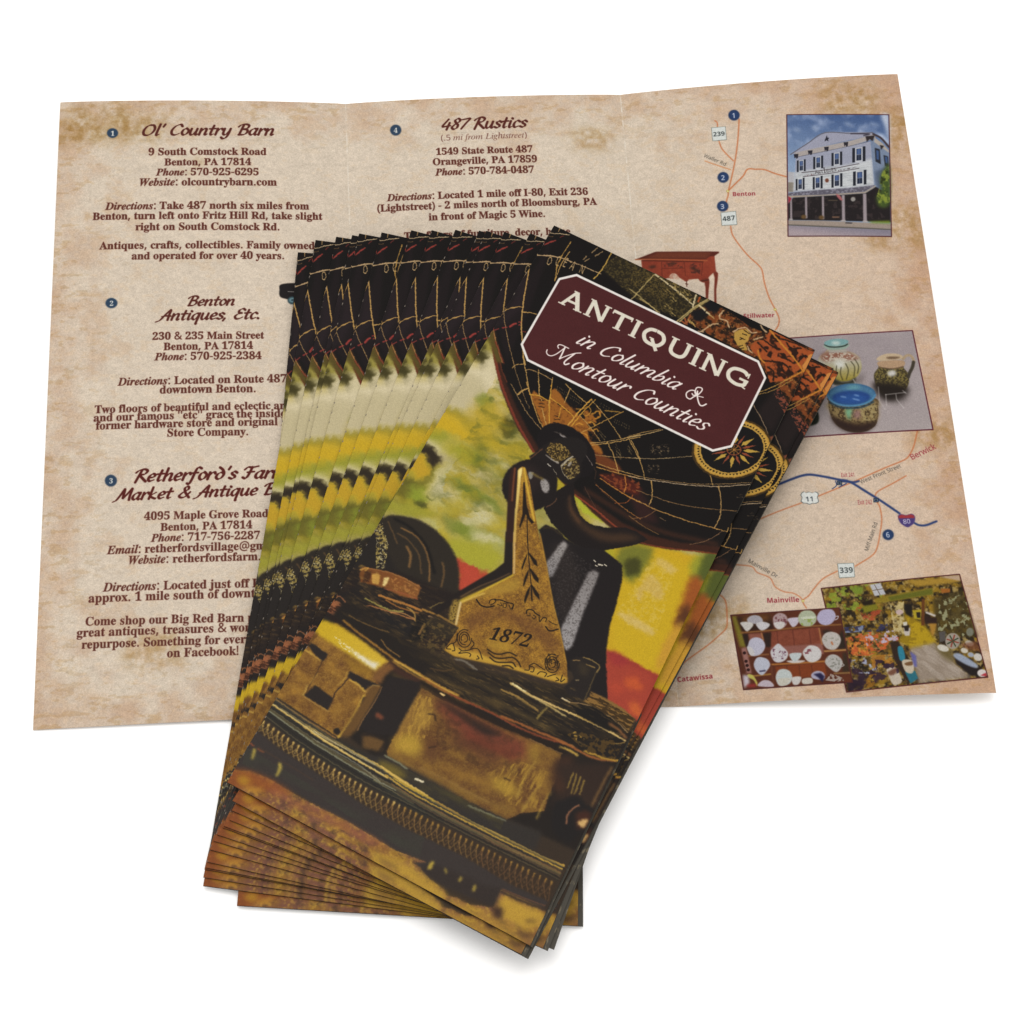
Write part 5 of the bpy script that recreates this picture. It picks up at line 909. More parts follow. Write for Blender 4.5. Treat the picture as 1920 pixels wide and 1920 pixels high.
C.poly("140e0c", "3376 1801 3380 1815 3380 1831 3377 1847 3370 1863 3361 1877 3349 1890 3335 1899 3319 1906 3303 1909 3288 1909 3273 1905 3260 1898 3250 1888 3243 1875 3239 1861 3238 1845 3241 1829 3248 1813 3257 1799 3269 1786 3284 1776 3299 1770 3315 1766 3331 1767 3345 1770 3358 1778 3368 1788")
C.line("9a6a30", "3309 1838 3378 1799", 9.1)
C.line("9a6a30", "3309 1838 3378 1859", 9.1)
C.line("9a6a30", "3309 1838 3337 1906", 9.1)
C.line("9a6a30", "3309 1838 3280 1914", 9.1)
C.line("9a6a30", "3309 1838 3240 1877", 9.1)
C.line("9a6a30", "3309 1838 3240 1817", 9.1)
C.line("9a6a30", "3309 1838 3281 1770", 9.1)
C.line("9a6a30", "3309 1838 3338 1762", 9.1)
C.poly("171110", "1611 3692 1588 3516 1768 3170 1858 3365 1927 3463 2013 3549 2117 3599 2225 3605 2387 3551 2573 3447 2706 3432 2869 3462 2804 3551 2709 3649 2455 3858 2291 3954 2048 3930 1879 3865 1765 3821", b=4.7)
C.poly("3a281a", "1832 3461 1976 3570 2174 3647 2417 3619 2604 3516 2781 3497 2614 3643 2382 3745 2138 3721 1930 3622", b=26.8, sm=1)
C.line("5a3b22", "1812 3391 1890 3537 2062 3656", 20.2, b=13.5)
C.poly("120d0e", "1920 2962 1899 3026 1860 3081 1803 3125 1733 3155 1652 3170 1565 3169 1475 3153 1387 3121 1306 3076 1235 3020 1179 2956 1139 2886 1118 2814 1118 2744 1138 2680 1177 2624 1234 2579 1305 2549 1387 2534 1476 2535 1567 2552 1655 2584 1737 2630 1807 2687 1863 2752 1901 2822 1920 2893", b=4.1)
C.line("5e564e", "1276 2690 1396 2682 1562 2726", (6,17), b=2.8)
C.line("9c9490", "1358 2696 1448 2698 1553 2731", 13.2, b=3.5)
C.line("6a5f58", "1675 2754 1780 2813 1881 2886", 8.9, b=2.1)
C.line("4c3222", "1908 2897 1954 2949 1982 3036", 6.8, b=2.7)
C.poly("1a1514", "1756 2801 1752 2874 1734 2953 1702 3033 1659 3110 1607 3181 1548 3243 1486 3291 1422 3324 1361 3340 1306 3338 1259 3319 1222 3283 1197 3232 1187 3169 1190 3096 1207 3018 1238 2938 1281 2860 1333 2788 1392 2726 1455 2677 1520 2644 1581 2627 1637 2629 1685 2649 1722 2686 1746 2737", b=5.5)
C.poly("1a1413", "1181 3173 1216 3037 1270 2915 1343 2809 1519 2802 1710 2878 1785 2991 1801 3124 1711 3264 1541 3230", b=5.5, sm=1)
C.poly("2b2010", "1291 2982 1309 2855 1393 2795 1506 2823 1598 2876 1538 2987 1522 3048 1437 3056", b=4.1)
C.speck("94793c", "1291 2982 1304 2844 1393 2795 1506 2823 1598 2876 1538 2987 1522 3048 1437 3056", 12.4, 0.56, 0.9, 51, soft=0.1)
C.line("8f877c", "1324 3029 1423 3051 1502 3052", (10,23), b=3.4)
C.poly("2a1f12", "1540 3063 1582 2937 1648 2887 1748 2960 1786 3042 1757 3148 1714 3198 1628 3156", b=4.1)
C.speck("8c7844", "1540 3063 1582 2937 1648 2887 1748 2960 1786 3042 1757 3148 1714 3198 1628 3156", 16.4, 0.57, 0.9, 52, soft=0.1)
C.line("a39a86", "1554 3081 1578 2977 1616 2891", 17.8, b=4.1)
C.line("8c8066", "1545 3073 1614 3151 1700 3193", 8.2, b=2.0)
C.line("9c958c", "1625 3029 1632 2973", 20.6, b=5.5)
C.poly("181211", "1622 3333 1644 3410 1650 3491 1641 3572 1615 3649 1576 3718 1524 3776 1463 3820 1396 3848 1325 3858 1254 3850 1187 3825 1127 3783 1077 3726 1040 3658 1017 3582 1010 3501 1019 3419 1044 3342 1083 3271 1135 3212 1196 3168 1265 3140 1337 3129 1408 3138 1476 3164 1536 3207 1586 3265", b=5.4)
C.poly("241a18", "1382 3304 1407 3343 1425 3387 1433 3436 1432 3486 1421 3534 1402 3579 1375 3618 1341 3649 1302 3671 1261 3683 1219 3683 1178 3673 1140 3651 1107 3621 1081 3582 1064 3537 1055 3489 1056 3439 1066 3390 1085 3345 1112 3306 1146 3274 1185 3252 1227 3241 1270 3240 1311 3251 1349 3273", b=40.8)
C.poly("8c8682", "1420 3375 1454 3330 1527 3366 1560 3437 1544 3497 1477 3471", b=5.4, sm=1)
C.poly("7f7a70", "1241 3346 1293 3317 1309 3398 1283 3413", b=5.4, sm=1)
C.speck("5a5450", "1411 3354 1507 3300 1579 3477 1496 3511", 13.6, 0.6, 0.7, 53)
C.line("7d6a30", "1289 3332 1361 3343 1428 3344", 20.4, b=8.2)
C.line("b9b2a4", "1395 3132 1444 3143", 9.6, b=2.1)
C.line("8f8672", "1485 3159 1551 3205", 6.8, b=2.0)
C.line("6a4a32", "1686 3494 1679 3574 1633 3663", 9.4, b=3.4)
C.line("5a3a26", "1181 3173 1217 3062 1254 2976", 12.4, b=3.4)
C.poly("191414", "1675 3978 1720 3873 1879 3865 2002 3929 2235 3932 2448 3841 2652 3885 2736 3918 2810 4085 2875 4385 2921 4692 3011 4995 3082 5155 3285 5560 3036 5649 2741 5492 2441 5033 2031 4491", b=5.2)
C.line("2c2218", "1721 3926 1795 3885 1945 3908", 23.4, b=6.7)
C.poly("2b2421", "1883 4074 2058 3951 2332 4246 2495 5003 2247 4758", b=39.3, a=0.6)
C.grad("8a8480", "7a7676", "1976 4023 1993 3961 2063 3988 2062 4160 2076 4440 2040 4486 1935 4335", (2002, 3981), (2049, 4480), b=10.6)
C.grad("7a7472", "8f8b8a", "2424 4195 2465 4133 2534 4134 2554 4279 2584 4700 2641 5124 2614 5214 2551 5198 2441 5007 2428 4658", (2469, 4143), (2587, 5203), b=10.4)
C.speck("3e3836", "1976 4023 2515 4092 2632 5204 2397 5183 1945 4356", 14.3, 0.6, 0.55, 61)
C.line("bdb4a0", "2413 4018 2440 4029", 13.2)
C.line("bdb4a0", "2482 4045 2533 4030", 13.2)
C.line("bdb4a0", "2459 4071 2483 4071", 13.2)
C.line("bdb4a0", "2547 4009 2576 4014", 13.2)
C.poly("32271d", "-511 6135 -26 6007 614 5913 1398 5702 2329 5522 2845 5400 3043 5542 3646 5597 3742 5695 3882 8750 -54 8908", b=9.3)  # deck, lens and skirt darks lifted: page sheen put into the print colour
C.poly("262019", "-143 5251 -99 5066 -25 4903 6 4724 76 4653 190 4600 378 4555 598 4572 791 4644 978 4776 1103 4942 1171 5099 1205 5274 512 6048 169 6050 -145 5647", b=7.9, sm=1)
C.poly("1f1a17", "-266 5283 -54 4880 631 5402 1123 5281 1127 6118 24 6363 -374 6132", b=19.4)
C.line("7d5a30", "248 4749 445 4758 619 4859 744 5006 843 5205", 18.8, b=6.6, a=1)
C.line("7d5a30", "413 4935 500 5005 556 5151", 28.9, b=6.6, a=0.84)
C.line("7d5a30", "239 4834 387 4850 582 4959 717 5159", 14.5, b=6.6, a=0.6)
C.line("7d5a30", "71 4748 198 4857 302 4958", 11.6, b=6.6, a=0.72)
C.line("7d5a30", "873 4914 947 5030 995 5198", 21.5, b=6.5, a=0.6)
C.line("0f0c0b", "124 4678 344 4695 617 4821 852 5083", 26.4, b=9.9)
C.speck("86743c", "-18 4899 41 4825 236 5035 307 5311 242 5387", 27.6, 0.54, 1, 71, soft=0.1)
C.speck("86743c", "-16 4868 8 4813 81 4903 48 4941", 27.8, 0.54, 1, 72, soft=0.1)
C.speck("b0a478", "-23 4872 25 4794 207 5012 321 5303 241 5368", 14.5, 0.66, 0.9, 73)
C.line("9a7a34", "53 5438 76 5412 122 5428 114 5473", 26.1, b=5.2)
C.line("8a5a30", "103 5452 128 5535 145 5664", 13.0, b=3.2)
C.line("8a5a30", "131 5422 172 5455 183 5546", 13.0, b=3.3)
C.line("6a4428", "3 5745 51 5648 24 5525", 10.4, b=2.6)
C.poly("1e1613", "-73 5927 -36 5670 38 5433 492 5261 966 5229 1214 5187 1545 5866 1119 6025 521 6039 174 6073", b=19.3)
C.grad("6a3c18", "7a4a22", "92 5514 82 5422 164 5390 455 5309 759 5304 794 5326 820 5476 633 5540 422 5535 239 5583 152 5605", (148, 5551), (802, 5390), b=5.2)
C.poly("b58a40", "222 5455 268 5401 318 5428 349 5535 271 5551", b=6.5)
C.poly("d0b878", "362 5417 419 5385 430 5503 392 5524", b=6.5)
C.poly("3a2010", "133 5449 205 5422 237 5557 171 5594", b=6.5)
C.speck("a06a34", "418 5358 794 5326 804 5444 534 5514", 25.9, 0.55, 0.8, 81)
C.line("9a6a3a", "68 5444 188 5390 460 5320 779 5320", 9.1, b=2.6)
C.line("8a4a2a", "428 5546 611 5497 820 5476", 12.9, b=3.9)
C.line("b0803a", "79 5465 145 5401 133 5449", 19.6, b=3.9)
C.poly("1c1614", "15 5862 176 5605 452 5546 538 5594 343 5786 274 6125 174 6073", b=9.7)
C.poly("8a5434", "-8 6122 -8 5958 59 5947 191 6036 236 6146 139 6147", b=6.4)
C.speck("3a1f12", "-8 6122 -8 5958 59 5947 212 6052 236 6146 139 6147", 15.4, 0.5, 0.9, 82, ang=8.7, el=4)
C.line("8a8040", "293 5760 430 5765 619 5753 747 5695", 19.3, b=3.9)
C.line("a06a30", "418 5647 579 5626 782 5593 922 5582", 29.0, b=3.9)
C.line("8c5a28", "512 5663 698 5668 919 5625", 16.1, b=3.9)
C.line("a0683a", "308 5861 405 5812 572 5780 740 5753 918 5721", 14.1, b=3.9)
C.line("c08a50", "630 5774 758 5716 928 5715", 10.3, b=3.9)
C.line("946c30", "936 5561 1120 5540 1246 5550 1392 5550", 25.7, b=3.9)
C.line("a8845a", "1030 5604 1214 5582 1325 5587", 12.8, b=3.8)
C.poly("1b1716", "283 5930 338 5871 511 5828 953 5742 972 5974 844 6006 521 6039 336 6009", b=6.4)
C.poly("1d1815", "571 6065 574 6094 570 6123 559 6150 541 6175 517 6195 490 6210 458 6220 426 6223 393 6219 362 6209 335 6194 312 6173 294 6148 284 6120 280 6091 284 6062 295 6034 313 6010 337 5989 365 5974 396 5965 429 5962 461 5965 492 5975 520 5991 543 6012 560 6037", b=6.4)
C.line("8f7440", "314 6062 408 6008 531 6034 571 6065", 8.9, b=2.6)
C.line("9a7430", "360 6103 408 6103 402 6161", 31.9, b=9.6)
C.line("9a7430", "472 6108 533 6087 528 6171", 31.8, b=9.6)
C.poly("15110f", "933 5942 918 5598 1056 5657 1140 5826 1096 5931 1012 6005", b=6.4)
C.line("7a5a30", "1040 5720 1033 5805 1035 5858", 25.5, b=6.4)
C.poly("2a2218", "1008 5657 1125 5550 1402 5571 1464 5698 1188 5799", b=12.8)
C.speck("5a4824", "1008 5657 1402 5571 1451 5919 1098 5983", 38.2, 0.58, 0.7, 83)
C.poly("8a5a28", "721 6075 807 6053 956 6037 954 6105 788 6158", b=7.6)
C.speck("5a4a22", "733 6216 1067 5921 1412 5887 1616 6012 1196 6181", 31.7, 0.58, 0.4, 84, soft=0.2)
C.poly("7d6428", "1181 5342 1226 5235 1329 5422 1314 5539 1260 5529", b=9.7)
C.poly("1d1713", "2 6452 125 5766 932 6001 1609 5997 3027 5580 3689 5725 3766 5825 3707 6215 3738 7307 1254 7442 181 7178", b=12.4)
C.speck("4a3a1c", "629 5943 1716 5938 2786 5639 3689 5725 3288 6161 2046 6344 1156 6177", 37.6, 0.56, 0.4, 91, ang=0.2, el=6, soft=0.25)
C.line("96702a", "876 6302 1203 6339 1581 6348 1892 6333", 25.1, b=5.0, a=1)
C.line("8c8678", "1537 5930 1633 5906 1804 5929", 25.3, b=5.1, a=0.6)
C.line("6a4c26", "1336 6176 1473 6129 1573 6058", 12.6, b=5.0, a=0.7)
C.line("b09a60", "2234 5880 2436 5914 2679 5924 2926 5946", 21.3, b=5.0, a=1)
C.line("94743a", "2246 5990 2405 6018 2627 6040", 16.2, b=5.0, a=0.9)
C.line("6a5226", "2242 5670 2423 5658 2630 5646", 10.1, b=5.0, a=0.7)
C.line("5c4622", "1775 5812 2047 5823 2169 5799", 9.5, b=5.1, a=0.6)
C.line("3e3018", "1751 6369 2013 6309 2460 6305", 24.9, b=5.0, a=0.8)
C.line("bfa264", "2216 5889 2463 5908 2812 5896 3155 5874 3436 5873 3641 5887", 22.4, b=3.1)
C.line("e0d4a0", "2237 5883 2411 5898", 15.1, b=3.1)
C.line("94743a", "2156 6014 2364 6002 2615 6032", 21.3, b=3.1)
C.line("9c7c50", "2802 5772 2897 5772 3038 5719 3189 5688 3251 5693 3438 5718 3629 5780", 10.0, b=3.1)
C.line("d8c8a0", "2800 5767 2897 5772", 13.8, b=3.1)
C.line("a08242", "3038 5875 3155 5874 3380 5853 3469 5842", 18.6, b=3.1)
C.line("8c7038", "3271 6079 3388 6027 3552 5975 3650 5908", 12.4, b=3.1)
C.poly("7a5a2c", "3024 5688 3039 5537 3247 5527 3454 5542 3642 5594 3634 5764 3401 5687 3208 5678", b=6.3)
C.speck("2e200e", "3024 5688 3039 5537 3642 5594 3653 5754", 18.7, 0.5, 0.85, 92, ang=0.4, el=4)
C.poly("15110f", "2925 5782 3189 5688 3419 5729 3633 5816 3390 5873 3033 5864", b=6.2)
C.line("8a5a30", "3409 5786 3521 5801 3637 5852", 24.8, b=7.4)
C.line("16110e", "2845 6174 3149 6121 3444 5996 3613 5903", 30.9, b=9.3)
C.line("7d6a34", "2699 5959 2676 6036 2657 6124", 24.9, b=6.2)
C.line("54401f", "1015 6445 1296 6419 1603 6393 1856 6368", 62.5, b=18.7, a=0.6)
C.line("6a5228", "1349 6257 1610 6243 1885 6207 2233 6215", 43.8, b=18.8, a=0.5)
C.line("4a3c22", "1643 6093 2025 6055 2411 6030 2784 5982", 37.5, b=18.8, a=0.6)
C.line("7a6230", "2127 6159 2370 6168 2659 6166 2895 6164", 31.1, b=18.6, a=0.6)
C.poly("211b18", "2687 5311 2744 5227 2845 5185 2993 5196 3031 5227 3035 5422 3072 5610 3024 5688 2835 5689 2769 5647 2826 5485 2740 5401", b=5.1)
C.line("8f7640", "2814 5195 2916 5185 3021 5206 3026 5296", 11.4, b=3.2)
C.line("a8844a", "2725 5290 2792 5253", 8.9, b=2.5)
C.line("9a7c40", "2878 5259 2981 5249", 11.4, b=3.2)
C.line("a08c60", "2854 5496 2880 5475", 8.8, b=2.5)
C.poly("3a3020", "2787 5269 2921 5275 2940 5396 2859 5401", b=25.3, a=0.7)
C.line("5a4a2a", "3016 5301 3025 5427 3034 5527 3034 5657", 8.8, b=3.8)
C.speck("5a4422", "-73 5927 38 5433 748 5283 1214 5187 1545 5866 1119 6025 521 6039 174 6073", 45.0, 0.62, 0.25, 86, ang=-1.9, el=3, soft=0.2)
C.speck("8a6a34", "-139 5526 570 5281 1515 5522 1581 5938 932 6001 187 5886", 19.3, 0.7, 0.4, 87, ang=1.4, el=4, soft=0.15)
C.speck("8a6c34", "1581 5938 2893 5580 3716 5710 3288 6161 2046 6344 1021 6178", 18.8, 0.7, 0.4, 88, ang=0.2, el=6, soft=0.12)
C.line("8a5a38", "-14 5947 26 5883 116 5915", 12.9, b=3.9)
C.line("6a5028", "230 6041 357 6051 521 6039 723 6007", 10.2, b=3.8)
C.line("94743a", "773 5625 872 5652 924 5731", 15.4, b=3.9)
C.line("6a5a30", "1002 5497 1057 5412 1142 5337", 12.9, b=3.9)
C.line("7a5a2c", "690 6133 818 6195 973 6214", 12.7, b=3.8)
C.line("8a6226", "207 6136 427 6187 666 6227 932 6277 1253 6295 1501 6314 1762 6311", 28.4, b=6.3)
C.line("b5903c", "937 6287 1134 6296 1335 6315 1577 6323 1743 6322", 22.6, b=6.3)
C.line("201511", "24 6159 229 6178 502 6239 769 6289 900 6309", 38.1, b=9.5)
C.line("3c241a", "897 6350 1056 6380 1294 6378", 75.4, b=18.8)
C.line("7a3c22", "1660 6347 1892 6333 2203 6319 2497 6328 2801 6302 3061 6243", 24.8, b=5.6)
C.line("a8783a", "2957 6244 3061 6243 3160 6231", 18.5, b=4.9)
C.line("8f5a28", "1304 6327 1495 6337 1660 6347", 25.0, b=5.6)
C.line("8a5228", "2292 6301 2517 6279 2747 6267 2971 6244 3158 6243 3325 6252 3497 6220 3632 6158", 27.7, b=6.2)
C.line("b09040", "3027 6315 3111 6294 3232 6303", 30.7, b=6.1)
C.line("a8802e", "3288 6221 3418 6200 3530 6189 3660 6142", 24.6, b=6.1)
C.speck("4c3818", "3037 6132 3117 6049 3632 5918 3660 6142 3311 6221", 37.0, 0.5, 0.85, 93)
C.speck("9a7a34", "3037 6132 3107 6054 3229 6089 3237 6161", 30.9, 0.5, 0.8, 94)
C.poly("57371a", "1351 7299 1330 6808 1355 6430 1552 6451 1942 6436 2330 6421 2707 6383 3071 6379 3142 6649 3151 6894 3180 7071 2965 7218 2852 7363 2397 7384 1877 7383 1389 7349", b=9.2)
C.speck("94702a", "1351 7299 1330 6808 1355 6430 1552 6451 1942 6436 2330 6421 2707 6383 3071 6379 3142 6649 3151 6894 3180 7071 2965 7218 2852 7363 2397 7384 1877 7383 1389 7349", 134.4, 0.5, 0.8, 101, soft=0.35, ang=-2.5, el=2)
C.speck("4a2c1c", "1351 7299 1330 6808 1355 6430 1552 6451 1942 6436 2330 6421 2707 6383 3071 6379 3142 6649 3151 6894 3180 7071 2965 7218 2852 7363 2397 7384 1877 7383 1389 7349", 97.7, 0.6, 0.7, 102, soft=0.3)
C.speck("85652a", "1351 7299 1330 6808 1355 6430 1552 6451 1942 6436 2330 6421 2707 6383 3071 6379 3142 6649 3151 6894 3180 7071 2965 7218 2852 7363 2397 7384 1877 7383 1389 7349", 14.7, 0.6, 0.5, 103, soft=0.2)
C.poly("7c5a28", "1311 6557 1521 6498 1608 6565 1634 6781 1420 6989 1354 6910", b=49.5, a=0.9, sm=1)
C.poly("9c7a30", "1454 6738 1524 6612 1612 6736 1486 6908", b=37.1, a=0.7, sm=1)
C.poly("6a3424", "1563 6474 1953 6459 2352 6466 2686 6451 2707 6666 2458 6691 2094 6753 1778 6643", b=49.3, a=0.95, sm=1)
C.poly("55301f", "1947 6721 2437 6646 2521 6825 2148 6865 1939 6839", b=49.0, a=0.8, sm=1)
C.poly("2a1d18", "1531 6463 1964 6481 2363 6489 2415 6488 2228 6592 1944 6550", b=24.7, a=1, sm=1)
C.poly("a0802c", "1372 7130 1472 6988 1640 7008 1685 7153 1568 7233 1401 7214", b=36.7, a=1, sm=1)
C.poly("55351e", "1665 6951 1790 6938 1856 7127 1758 7140", b=36.7, a=0.8, sm=1)
C.poly("937329", "2497 7049 2636 6930 2842 7010 2786 7111 2600 7103", b=36.3, a=1, sm=1)
C.poly("8f7028", "2697 6474 2863 6494 2863 6607 2770 6575", b=36.8, a=0.8, sm=1)
C.line("b0913a", "2858 6596 2832 6821 2847 7077", (12,21), b=7.3, a=0.8)
C.line("b0913a", "3017 6802 2986 6986 2965 7191", (12,21), b=7.2, a=0.8)
C.line("b0913a", "3161 6833 3135 6972 3143 7187", (12,20), b=7.2, a=0.8)
C.poly("3a2418", "3050 6447 3196 6310 3367 6802 3172 6827 3080 6683", b=36.5)
C.speck("b08a34", "1278 6517 1542 6486 1669 6906 1562 7222 1395 7203 1385 6865", 18.5, 0.6, 0.7, 106, ang=-97.7, el=3, soft=0.2)
C.speck("3a2416", "1585 6520 2090 6469 2613 6463 2791 6844 2326 6963 1806 6971", 55.3, 0.62, 0.6, 107, soft=0.25)
C.speck("a8842f", "2435 6972 2713 6677 3034 6639 3088 7095 2821 7188", 24.2, 0.6, 0.7, 108, ang=-88.7, el=5, soft=0.2)
C.line("20160f", "1327 6373 1603 6393 1925 6402 2320 6398 2696 6360 3077 6334", 49.6, b=15.5)
C.line("d8b878", "1574 6388 1621 6390", 18.7, b=3.7)
C.line("7a5a34", "2686 6394 2889 6381 3079 6368", 8.6, b=3.7)
C.line("2a1a12", "1558 6680 1626 6656 1664 6707", 18.6, b=6.2, a=0.8)
C.line("2a1a12", "2631 6947 2693 6940", 18.2, b=6.1, a=0.8)
C.line("2a1a12", "1745 7034 1801 6988", 18.4, b=6.1, a=0.8)
C.line("7d5f28", "1398 7315 1747 7330 2113 7334 2483 7294 2847 7242", 54.4, b=24.2, a=0.7)
C.line("9a7430", "1370 7074 1354 6910 1324 6609", 55.6, b=24.7, a=0.6)
C.line("6a3020", "2062 6685 2323 6682 2604 6667", 85.9, b=24.6, a=0.6)
C.line("8a6426", "1976 7159 2271 7120 2513 7082", 72.8, b=24.3, a=0.6)
C.poly("2c1f18", "3049 6517 3627 6198 3644 6289 3672 6770 3276 7014 3203 6906 3306 6725", b=36.4)
C.line("a08436", "3281 6515 3289 6610 3297 6705", (13,10), b=4.9)
C.line("a08436", "3322 6504 3344 6630 3361 6744", (13,10), b=4.9)
C.line("a08436", "3373 6514 3390 6654 3389 6729", (13,10), b=4.9)
C.line("a08436", "3428 6533 3436 6628 3449 6708", (13,10), b=4.9)
C.line("7a5a30", "3636 6244 3624 6401 3620 6651 3617 6776", 18.2, b=7.3)
C.poly("1c1614", "3234 6919 3293 6861 3419 6843 3470 7036 3387 7147 3286 7086", b=18.0)
C.poly("1a1615", "3251 6959 3302 6869 3358 6788 3428 6737 3528 6756 3555 6790 3624 6765 3673 6873 3665 7060 3627 7130 3552 7268 3344 7213", b=12.0, sm=1)
C.line("8a5c40", "3455 7079 3425 6986 3449 6886 3491 6826", 18.0, b=4.8)
C.poly("3a2016", "3489 6925 3587 6835 3660 6843 3666 7011 3587 7091", b=18.0)
C.poly("c09a60", "3561 7008 3594 6953 3649 6923 3647 7021 3597 7037", b=9.6, sm=1)
C.poly("64421b", "-27 7340 3 6604 -1 6390 143 6200 886 6330 821 6579 952 6649 801 7424", b=6.3)
C.speck("9a7028", "-27 7340 3 6604 71 6295 886 6330 859 6702 801 7424", 112.7, 0.5, 0.8, 111, soft=0.3)
C.speck("50301a", "-27 7340 3 6604 71 6295 723 6435 766 6754 801 7424", 87.6, 0.62, 0.7, 112, soft=0.25)
C.speck("a07c38", "-27 7340 3 6604 71 6295 886 6330 859 6702 801 7424", 11.3, 0.62, 0.5, 113, soft=0.2)
C.grad("b8981c", "c0a030", "-10 6395 4 6238 172 6210 454 6239 707 6284 886 6330 850 6377 808 6507 736 6507 457 6479 201 6451 36 6437", (-2, 6363), (837, 6423), b=12.7)
C.poly("d0c8b0", "396 6407 545 6416 718 6425 803 6403 793 6502 702 6487 513 6447", b=15.1)
C.speck("d8cfb8", "200 6357 404 6376 763 6466 620 6467 340 6439", 19.0, 0.55, 0.7, 114)
C.poly("8f6c1c", "401 6511 760 6507 804 6641 537 6634", b=25.1, a=0.5)
C.poly("6f4a26", "891 6340 979 6370 927 6505 937 6619 818 6620 813 6517", b=12.5)
C.poly("241d1a", "3 6604 14 6557 238 6591 250 6637 234 6700 93 6660", b=5.0)
C.poly("241d1a", "242 7172 294 6997 543 7039 555 7085 556 7202 366 7180", b=5.0)
C.poly("241d1a", "561 6726 557 6649 690 6652 843 6645 956 6634 928 6650 841 6712 806 6785 705 6750", b=5.0)
C.line("3c2818", "229 6689 243 6854 243 7013 250 7141", 8.7, b=3.1)
C.line("33221a", "579 6716 566 6829 534 6952 543 7039", 13.7, b=3.7)
C.line("b08c3c", "89 6676 -12 6667 56 6681 210 6700", 12.6, b=5.7)
C.line("a88440", "247 7182 400 7199 570 7206", 11.1, b=5.6)
C.line("b8923c", "609 6751 705 6750 820 6790", 21.2, b=5.6)
C.line("b08a48", "830 6784 863 6686 928 6650", 12.5, b=5.6)
C.line("c09a38", "832 6835 838 7080 828 7292 810 7419", 27.7, b=5.5)
C.line("a07c34", "543 6670 545 6788 515 6871", 12.5, b=5.6)
C.line("b09044", "220 7039 233 7177", 11.2, b=5.6)
C.line("9a7634", "258 6859 233 7019", 8.7, b=5.6)
C.poly("251c18", "911 6852 921 6862 929 6874 935 6887 939 6900 940 6913 938 6925 933 6935 927 6944 918 6950 908 6954 896 6955 884 6952 873 6947 862 6939 852 6930 844 6918 838 6905 834 6892 833 6879 835 6867 839 6856 846 6848 855 6841 865 6838 877 6837 888 6839 900 6845", b=6.2)
C.poly("5e4220", "822 6723 943 6654 969 6823 956 7219 911 7361 819 7413 830 7110 845 6815", b=12.4)
C.poly("211b19", "951 7209 966 6536 988 6484 1318 6377 1346 6532 1346 7101 1097 7217", b=7.4)
C.line("7d5a34", "961 6644 969 6823 952 7118 957 7245", 9.9, b=3.7)
C.poly("6a3a26", "1040 6965 1063 6939 1144 6958 1140 6999 1061 7005", b=7.4)
C.poly("5c4222", "1026 7255 1140 7219 1280 7211 1306 7339 1099 7399", b=12.2)
C.line("201814", "1032 7266 1134 7208 1285 7194 1285 7351 1306 7495", 24.4, b=9.2)
C.poly("211a16", "801 7368 800 7377 796 7385 792 7392 785 7398 778 7402 769 7405 760 7406 751 7405 743 7403 736 7399 730 7393 725 7386 722 7378 722 7370 723 7362 726 7354 731 7347 737 7341 745 7336 753 7333 762 7332 771 7333 779 7336 787 7340 793 7346 797 7353 800 7360", b=6.1)
C.poly("2a2620", "-53 7682 10 7354 647 7448 1332 7433 1926 7467 2111 7844 1506 7779 673 7765 16 7627", b=12.2)
C.poly("2c2723", "1104 7511 1343 7361 1995 7359 2397 7384 2852 7363 3260 7300 3283 7518 2552 7709 1904 7703 1245 7685", b=18.0)
C.speck("4a4222", "1297 7401 2006 7381 2842 7396 2842 7506 2075 7523 1353 7511", 84.3, 0.55, 0.7, 121, soft=0.3, ang=-0.8, el=3)
C.poly("6a5a24", "1325 7456 1500 7413 1677 7454 1555 7523 1379 7510", b=24.3, a=0.9, sm=1)
C.line("8a6a34", "1756 7297 2087 7279 2350 7285 2606 7280", 13.3, b=7.3)
C.line("77775e", "1356 7360 1514 7363 1639 7377", 18.2, b=5.5)
C.line("7a7a5e", "2418 7427 2663 7400 2847 7380", 13.2, b=6.0)
C.line("cfc4a4", "1772 7435 1860 7428", 24.2, b=3.6, sm=0)
C.line("7a5a30", "-12 7366 291 7408 524 7427 784 7445", 18.5, b=4.3)
C.line("c0a050", "438 7476 671 7494 1006 7499 1367 7503 1727 7536 1966 7548", 33.4, b=4.3)
C.line("d8c48c", "533 7497 814 7503 1094 7509 1302 7510", 18.3, b=4.3)
C.line("7a6a44", "82 7436 377 7465 539 7509 832 7538 1118 7555 1402 7572 1967 7606", 14.6, b=4.3)
C.line("8f8c78", "576 7579 801 7586 1141 7601 1442 7653", 12.2, b=4.3)
C.line("1c1a18", "32 7449 558 7544 987 7570 1414 7595 1978 7629", 14.6, b=4.3)
C.line("34342c", "21 7532 444 7594 880 7631 1466 7699 2023 7720", 18.2, b=4.3)
C.line("b08a3c", "474 7516 689 7529 975 7547", 15.9, b=4.3)
C.line("a88a34", "1558 7555 1807 7559 2056 7564 2303 7569 2555 7584", 27.0, b=4.2)
C.line("8a6634", "2080 7564 2303 7569 2531 7585", 14.4, b=4.2)
C.line("b08a38", "2555 7584 2791 7568 3152 7560 3391 7555 3621 7529", 29.7, b=4.2)
C.line("7a5230", "2714 7663 2959 7668 3299 7619 3624 7591", 13.0, b=4.1)
C.line("c09a40", "2627 7582 2791 7568 2912 7566", 20.8, b=4.2)
C.line("8a8258", "1371 7674 1625 7689 1879 7704", 12.0, b=4.2)
C.line("1d1b1b", "1397 7726 1777 7748 2257 7726", 18.0, b=4.2)
C.line("211b1b", "2323 7610 2695 7622 3170 7601 3634 7560", 23.8, b=4.2)
C.line("4a3020", "2786 7687 3079 7665 3614 7621", 8.3, b=4.1)
